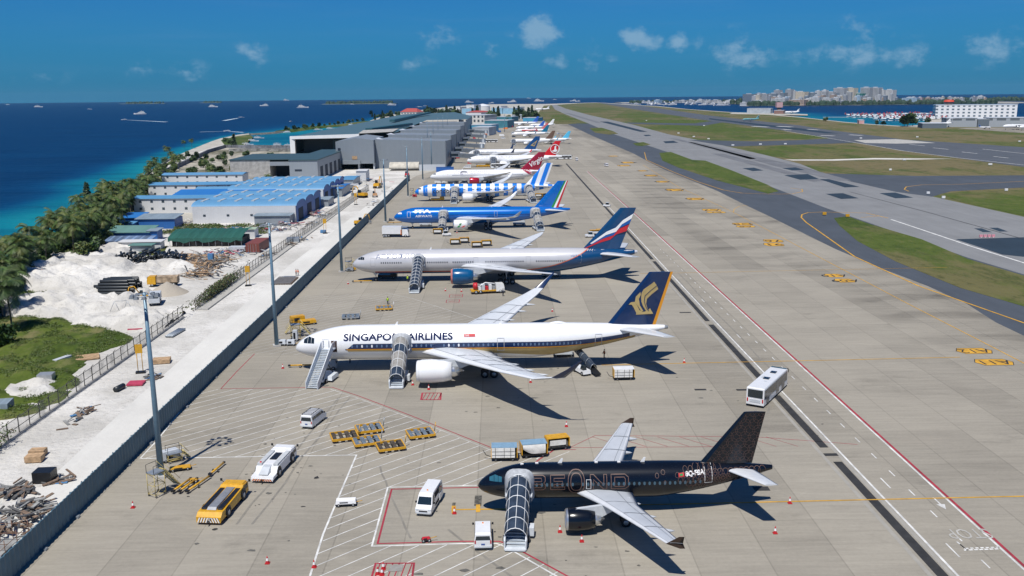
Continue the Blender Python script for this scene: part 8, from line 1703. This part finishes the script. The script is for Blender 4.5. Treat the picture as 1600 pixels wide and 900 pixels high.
o = sheet('hangar_apron', GP((1495, 200.5), (1520, 199.5), (1600, 199), (1700, 199), (1700, 212), (1600, 208)), .05, CONC); sheet('spit', GP((1140, 178), (1168, 178.5), (1262, 180.5), (1262, 178.5), (1225, 177), (1168, 176), (1145, 175.5)), .06, DIRT)
sheet('dirt_track', GP((1225, 249.4), (1300, 249.2), (1365, 247), (1420, 247.5), (1490, 248.2), (1420, 249.6), (1366, 249.2), (1300, 251.2), (1240, 251)), .07, SAND)
# small parked aircraft across the field
def tiny(label, px, py, rz, L, body, finm, z=0, hw=1):
    p = G(px, py); F = Fus(L, L*.11, L*.11+.3, 1.5, .36, 1, -.1, .3); st = [(L*.36, .4, F.zc+L*.02, L*.13, 0), (L*.42, L*.2, F.zc+L*.03, L*.09, 0), (L*.48, L*.46, F.zc+L*.05, L*.04, 0)]; H = F.zc+F.D*.4; fn = [(L*.76, H), (L*.93, H), (L*.99, H+L*.16), (L*.91, H+L*.16)]
    a, _, f = airliner('airliner', label, (p.x, p.y, z+.1), F, dict(body=body, fin=finm, eng=body, wing=LGREY), st, fn, [(L*.9, .2, H+L*.14, L*.08, 0), (L*.95, L*.15, H+L*.14, L*.04, 0)], (L*.38, L*.15, F.zc-L*.02, L*.1, L*.05), dict(nose=(L*.1,), main=(L*.48, L*.06, 1, .4, .6)), 'aircraft across the airfield', rz, 0, belly=False)
tiny('small white turboprop parked on the spit across the inlet', 1226, 178, 0, 34, AWHITE, AWHITE); tiny('teal-tailed aircraft rolling along the new runway', 1160, 190, radians(8), 30, mat('jet_teal', (.15, .35, .38), .4), mat('jet_teal', 0)); tiny('white jet parked by the arched hangar', 1445, 199.5, radians(5), 38, AWHITE, AWHITE); tiny('white private jet at the right edge, left one', 1566, 203, radians(-5), 38, AWHITE, mat('far_dark', 0)); tiny('white private jet cut off by the right frame edge', 1592, 204, radians(5), 36, AWHITE, WHITE); tiny('small white aircraft in front of the hangar door', 1548, 201.5, radians(180), 16, AWHITE, BLUEP)
x, y = at(838, 174); tiny('white aircraft standing alone beyond the jet row', 836, 173.5, 0, 44, AWHITE, AWHITE)
# ---- the town across the water
COLS = [('white', (.62, .63, .64)), ('cream', (.58, .52, .42)), ('pale grey', (.42, .44, .47)), ('slate', (.20, .24, .29)), ('peach', (.52, .40, .32)), ('pale blue', (.35, .48, .60)), ('green-netted', (.04, .22, .20)), ('pink', (.50, .38, .39))]
FM_ = [fac('fac_%s' % n.replace(' ', '_').replace('-', '_'), c, tuple(x*.28 for x in c), 5.0, (3.4 if q % 2 else 60), .42, (.5 if q % 2 else .93)) for q, (n, c) in enumerate(COLS)]
def town(px0, px1, pyb, pyt, ci, far, i, nm='town_building'):
    A = G(px0, pyb); D0 = (A-Vector((0, 0, CH))).dot(FW); s_ = far/D0
    a, b_ = G(px0, pyb), G(px1, pyb); base = a*s_; base.z = 0; W = (b_-a).length*s_; base2 = b_*s_; pyt += 2.0; hor = 148-.009*((px0+px1)/2-800); hh = CH-(pyt-hor)*far/FPX/.98+.0
    r = thing(nm, '%s block in the town across the water, %s from the left in its row' % (COLS[ci][0], nth(i)), 'building', ((base.x+base2.x)/2, (base.y+base2.y)/2, 0), atan2(b_.y-a.y, b_.x-a.x), 'town buildings across the water'); b = MB(); b.box(-W/2, W/2, 0, W*.7+6, 0, max(6, hh), FM_[ci]); b.build('wall', r)
    b = MB(); b.box(-W*.2, W*.25, 2, 8, max(6, hh)+.02, max(6, hh)+3, LGREY); b.build('roof_hut', r)
rn = random.Random(31); i = 1
for x0, x1, t_, c in ((1204, 1226, 151.5, 0), (1228, 1256, 153.5, 4), (1256, 1266, 152, 0), (1264, 1280, 149.5, 0), (1270, 1280, 148.5, 4), (1266, 1272, 155, 5), (1280, 1298, 151, 0), (1298, 1310, 150.5, 0), (1174, 1192, 155, 0), (1156, 1166, 157.5, 0), (1311, 1318, 155, 3), (1345, 1352, 152, 4), (1352, 1360, 150.5, 0), (1408, 1432, 150.5, 5), (1432, 1440, 150, 7), (1461, 1472, 158.5, 7), (1484, 1500, 156, 3), (1180, 1186, 146, 1)): town(x0, x1, 164, t_, c, 3350, i); i += 1
for x0, x1, t_, c in ((1200, 1212, 144, 3), (1208, 1217, 139, 2), (1212, 1224, 143, 3), (1226, 1235, 138, 2), (1240, 1256, 141.5, 1), (1255, 1263, 143, 3), (1262, 1272, 143, 3), (1272, 1280, 140, 0), (1280, 1290, 141, 2), (1290, 1302, 142, 2), (1300, 1311, 143, 3), (1311, 1329, 142, 2), (1329, 1347, 144, 6), (1301, 1318, 135.8, 2), (1318, 1333, 135.8, 1), (1343, 1358, 135, 2), (1358, 1372, 135.2, 2), (1370, 1380, 138.5, 0), (1380, 1394, 138.5, 0), (1185, 1198, 144.5, 2), (1180, 1188, 144, 2), (1160, 1176, 145, 3), (1236, 1241, 140, 0), (1346, 1352, 141, 0), (1283, 1290, 139, 0)): town(x0, x1, 160, t_, c, 3650, i); i += 1
for k in range(118):
    px = rn.uniform(1170, 1535); far = rn.choice((3450, 3800, 4100)); w_ = rn.uniform(4, 10); hor = 148-.009*(px-800); t_ = hor+(rn.uniform(2, 8) if px < 1400 else rn.uniform(6, 11)); town(px, px+w_*.8, 160, t_, rn.choice((0, 0, 0, 0, 1, 2, 2, 2, 3, 3, 4, 5)), far, i); i += 1
for k in range(34):
    px = rn.uniform(985, 1165); t_ = 148-.009*(px-800)+rn.uniform(7.6, 10.5); town(px, px+rn.uniform(3, 9), 160, t_, rn.choice((0, 0, 2, 5)), 4600, i); i += 1
def island(name, pts, wd, h, m, z=-1.55): return berm(name, pts, wd, h, m)
DKG_ = mat('far_woods', (.025, .05, .03), .9, var=.5, sc=.02, world=True)
def Gd(px, far): d = G(px, 163); s_ = far/((d-Vector((0, 0, CH))).dot(FW)); return Vector((d.x*s_, d.y*s_, 0))
berm('town_island', [Gd(x, 4000) for x in range(1140, 1560, 30)], 640, 1, mat('town_ground', (.30, .29, .26), .9, var=.3, sc=.01, world=True)); berm('far_island', [Gd(x, 4900) for x in range(965, 1190, 25)], 250, 1.5, MATS['town_ground']); berm('far_island', [Gd(x, 4500) for x in (1500, 1530, 1560, 1600, 1700)], 300, 2, DKG_)
CAYM = mat('cay_ground', (.16, .18, .13), .9, var=.3, sc=.02, world=True)
berm('sand_cay', [Gd(x, 5800) for x in (505, 540, 580, 620)], 70, .6, CAYM); berm('sand_cay', [Gd(x, 8000) for x in (190, 215, 240, 260)], 60, .6, CAYM); berm('sand_cay', [Gd(x, 8500) for x in (315, 330, 346)], 60, .5, CAYM)
tf = MB(); rn = random.Random(77)
def woods(x0, x1, far, n, hmin, hmax, wd):
    for _ in range(n):
        c = Gd(rn.uniform(x0, x1), far)+Vector((rn.gauss(0, 10), rn.uniform(-wd, wd), 0)); R_ = rn.uniform(5, 14); h = rn.uniform(hmin, hmax)
        tf.lathe([(0, R_*.8), (h*.5, R_), (h*.85, R_*.7), (h, R_*.15)], c, 6, DKG_ if rn.random() < .6 else CAS[1], 'z')
woods(1172, 1560, 3330, 300, 8, 19, 15); woods(1400, 1600, 4200, 180, 10, 20, 120); woods(1150, 1210, 3900, 60, 14, 30, 60); woods(985, 1180, 4700, 110, 8, 16, 40); woods(510, 615, 5800, 130, 9, 20, 40); woods(195, 255, 8000, 60, 10, 20, 40); woods(318, 344, 8500, 30, 10, 18, 30)
o = tf.build('far_trees'); o['kind'] = 'stuff'; o['label'] = 'far-off belts of dark trees on the islands'; o['category'] = 'trees'
# ---- boats
HULLB = mat('boat_blue', (.05, .12, .25), .4)
def boat_proto(L, W, decks, hullm=WHITE, flyb=True):
    r = thing('motor_yacht', 'x', 'boat', (0, 0, -500)); b = MB(); n = 8; rings = []
    for i in range(n+1):
        t = i/n; w_ = W/2*(1-max(0, t-.45)**2*3.1) if t < 1 else .05; w_ = max(.05, w_); sh = .12*L*(.55+.3*t*t); rings.append([Vector((-L/2+L*t, y, z)) for y, z in ((-w_, sh), (-w_*.8, .1), (0, -.3), (w_*.8, .1), (w_, sh))])
    b.loft(rings, hullm, True, False); b.build('hull', r, fix=True); z = .12*L*.62
    for d in range(decks):
        b = MB(); x0, x1 = -L*(.40-.05*d), L*(.28-.13*d); h = L*.055; b.box(x0, x1, -W*.36+d*.3, W*.36-d*.3, z, z+h, WHITE, (.2, h*1.2, .1, .1)); b.build('deck_house', r); b = MB(); b.box(x0+.3, x1-h*.5, -W*.36+d*.3-.03, W*.36-d*.3+.03, z+h*.4, z+h*.75, GLASS); b.build('window_band', r); z += h+.02
    b = MB(); b.tube([(-L*.1, 0, z), (-L*.14, 0, z+L*.09)], L*.006+.05, 5, WHITE); b.build('mast', r); return r
BB = boat_proto(45, 8.5, 3); BS = boat_proto(16, 4.6, 1); BM = boat_proto(26, 6.4, 2); KIDS.clear()
for k in COL.objects:
    if k.parent: KIDS.setdefault(k.parent.name, []).append(k)
def boat(src, px, py, rz, lab, sc=1, first={}):
    p = G(px, py, -1.6); c = dup(src, (p.x, p.y, -1.6), radians(rz), lab, 'boats at sea', sc=sc*.68); return c
for px, py, k, rz, lab, sc in ((219, 178.5, BB, 185, 'large white yacht alone on the deep water at the left', 1.25), (194, 187.3, BS, 185, 'speedboat trailing a long wake below the large yacht', 1.2), (377, 183.8, BS, 20, 'white launch running right with a wake', 1.3), (355, 205, BS, 175, 'white boat crossing in front of the breakwater with a wake', 1.0), (455, 190, BS, 60, 'small white boat in mid channel', .8), (473, 168.5, BB, 10, 'big white cruise yacht right of centre channel', 1.7), (413, 165.6, BB, 180, 'low white ship left of the cruise yacht', 1.6), (333, 167.3, BB, 0, 'dark-hulled ship far out on the left', 1.6), (612, 164.5, BB, 0, 'white vessel off the small green cay', 1.5), (550, 163.2, BM, 0, 'small white vessel beside the green cay', 1.5), (447, 157, BB, 0, 'distant white ship on the horizon', 2.6), (665, 166, BS, 20, 'tiny white boat beyond the dark wood', 2.2), (655, 167.5, BS, 10, 'small white boat nearest the dark wood', 2.4), (733, 160.5, BB, 10, 'white ship beyond the round tank, left', 1.9), (768, 161.4, BM, 190, 'small vessel right of the round tank', 1.9), (800, 159.8, BB, 180, 'white motor yacht on the horizon beyond the jets', 2.0), (826, 153.8, BM, 0, 'tiny ship at the horizon centre', 3), (842, 158.5, BB, 0, 'white yacht beyond the far runway end', 2.4), (896, 158.2, BB, 180, 'white yacht off the runway end, left one', 1.6), (903, 158.8, BM, 180, 'white yacht off the runway end, right one', 2.0), (867, 156, BM, 0, 'small white boat near the horizon', 2), (12, 163.7, BM, 0, 'faint ship at the far left horizon', 2), (60, 167.6, BM, 0, 'low white ship at the left edge', 3), (140, 171, BS, 0, 'tiny dinghy in open water at the left', 2)):
    boat(k, px, py, rz, lab, sc)
for i, (px, py, k, rz) in enumerate(((447, 207.3, BM, 185), (497, 203.5, BM, 20), (516, 201.5, BM, 10), (552, 199, BB, 5), (556, 201, BM, 15), (512, 213, BB, 12), (435, 229, BM, 5), (433, 225, BS, 20), (452, 229.5, BM, 0), (386, 227, BM, 10), (395, 221, BM, 5), (376, 226, BS, 5), (378, 219.5, BS, 30), (404, 216.5, BM, 20), (570, 197, BS, 10), (527, 205.5, BS, 20), (488, 196.8, BS, 0))): boat(k, px, py, rz, 'white boat moored in the turquoise lagoon, %s counting along the basin' % nth(i+1), .75)
WK = mat('wake_foam', (.55, .66, .72), .8, var=.3, sc=.3, world=True)
wk = MB()
for A, B, w0, w1 in (((197, 187.3), (260, 190.5), 3, 14), ((372, 184.5), (350, 188.5), 4, 14), ((352, 205.2), (312, 206.2), 3, 8), ((358, 205.4), (380, 206.8), 3, 9)):
    a, b_ = G(*A, -1.55), G(*B, -1.55); d = (b_-a).normalized(); n_ = Vector((-d.y, d.x, 0)); wk.add([a-n_*w0/2, b_-n_*w1*.35, b_+n_*w1*.35, a+n_*w0/2], [(0, 1, 2, 3)], WK)
o = wk.build('wake'); o['kind'] = 'stuff'; o['label'] = 'white foam wakes behind the launches'; o['category'] = 'wake'
rn = random.Random(5)
for i in range(58): px = rn.uniform(985, 1175); boat(BB if i % 4 else BM, px, 161.6+rn.uniform(-3.5, 2.2)+(px-985)*.012, rn.uniform(0, 360), 'white boat in the crowded anchorage beyond the runway, %s in the fleet' % nth(i+1), rn.uniform(.9, 1.5))
for o in (BB, BS, BM):
    for k in KIDS.get(o.name, []): bpy.data.objects.remove(k)
    bpy.data.objects.remove(o)
# seaplanes moored off the right shore
r0 = thing('seaplane', 'x', 'seaplane', (0, 0, -500)); b = MB(); b.loft([[Vector((x, w_*.8*cos(a), 3+w_*sin(a))) for a in [2*pi*j/10 for j in range(10)]] for x, w_ in ((-8, .15), (-3, .8), (3, 1), (6, .9), (7.5, .3))], WHITE); b.build('fuselage', r0); b = MB(); b.box(0, 2.4, -10, 10, 4.1, 4.4, WHITE); b.box(-8, -6.4, -3.2, 3.2, 5.2, 5.35, WHITE); b.build('wing', r0); b = MB(); b.side([(-8.2, 3.2), (-5.5, 3.6), (-7.2, 6.4), (-8.6, 6.4)], -.15, .15, REDP); b.build('tail_fin', r0)
for s_ in (-1, 1): b = MB(); b.tube([(-5, s_*1.8, .5), (0, s_*1.8, .4), (5.5, s_*1.8, .7)], [.25, .55, .15], 8, WHITE); b.build('float', r0)
KIDS.clear()
for k in COL.objects:
    if k.parent: KIDS.setdefault(k.parent.name, []).append(k)
rows = [(1325, 1400, 182.4), (1335, 1450, 184.2), (1370, 1460, 186.2), (1375, 1470, 188.6), (1390, 1450, 181.0)]; n = 0
for x0, x1, yy in rows:
    for j in range(14):
        px = lerp(x0, x1, j/13)+rn.uniform(-2, 2); p = G(px, yy+rn.uniform(-.5, .5), -1.6); n += 1
        if n == 1: o = r0; o.location = (p.x, p.y, -1.6); o['label'] = 'white and red seaplane moored off the right shore, first in the flotilla'; o['group'] = 'moored seaplanes'; o.scale = (1.25,)*3; o.rotation_euler = (0, 0, .4)
        else: dup(r0, (p.x, p.y, -1.6), rn.uniform(-.5, .6)+(pi if rn.random() < .4 else 0), 'white and red seaplane moored off the right shore, %s in the flotilla' % nth(n), 'moored seaplanes', sc=1.25)
r = thing('jetty', 'thin pale jetty line leading to the seaplanes', 'jetty'); b = MB(); A, B = G(1286, 182.4), G(1326, 182.4); b.beam(A-Vector((0, 0, .8)), B-Vector((0, 0, .8)), 5, .6, LGREY); b.build('deck', r)
# airfield markers and lights
rn = random.Random(1)
for i, (px, py) in enumerate(((1391, 267), (1450, 304), (1474, 311), (1324, 340), (1288, 337), (1345, 217), (1433, 215), (1547, 258.5), (1593, 222), (1060, 209), (1084, 214.5), (1107, 218), (1100, 197), (1188, 226.5), (1145, 228), (1227, 226), (1010, 189), (1413, 251), (1572, 299))):
    p = G(px, py); r = thing('airfield_marker', 'small white marker box on the airfield, %s of the scattered set' % nth(i+1), 'marker', (p.x, p.y, .08), 0, 'airfield marker boxes'); b = MB(); w_ = 1.4 if py > 260 else 2.4; b.box(-w_/2, w_/2, -.3, .3, .3, 1.3, WHT if i not in (3, 4) else YEL); b.build('board', r); b = MB(); b.box(-w_/2+.1, w_/2-.1, -.1, .1, 0, .298, GREY); b.build('foot', r)
p = G(1542, 371); 
for k in range(4): r = thing('closure_barrier', 'pink and white closure barrier on the repaired slab, %s from the left' % ORD[k+1], 'barrier', (p.x+k*1.35-2, p.y, .06), 0, 'closure barriers'); b = MB(); b.box(-.5, .5, -.2, .2, .1, .9, mat('barrier_pink', (.7, .3, .35), .6)); b.build('panel', r); b = MB(); b.box(-.15, .15, -.3, .3, 0, .098, WHT); b.build('foot', r)

# ordinal labels follow the real left-to-right order in view
def relabel(key, fmt):
    L = [o for o in COL.objects if o.parent is None and key in str(o.get('label', ''))]
    L.sort(key=lambda o: PJ(o.location.x, o.location.y, 0)[0])
    for i, o in enumerate(L): old = o['label']; o['label'] = fmt(old, nth(i+1))
relabel('block in the town across the water', lambda s_, n_: '%s in the town across the water, %s building from the left' % (s_.split(' in the town')[0], n_))
relabel('moored in the turquoise lagoon', lambda s_, n_: 'white boat moored in the turquoise lagoon, %s from the left' % n_)
relabel('in the crowded anchorage', lambda s_, n_: 'white boat in the crowded anchorage beyond the runway, %s from the left' % n_)
relabel('seaplane moored off', lambda s_, n_: 'white and red seaplane moored off the right shore, %s from the left' % n_)
relabel('small white marker box', lambda s_, n_: 'small marker box on the airfield grass edge, %s from the left' % n_)
relabel('among the far jet bridges', lambda s_, n_: '%s among the far jet bridges, %s from the left' % (s_.split(' among')[0], n_))
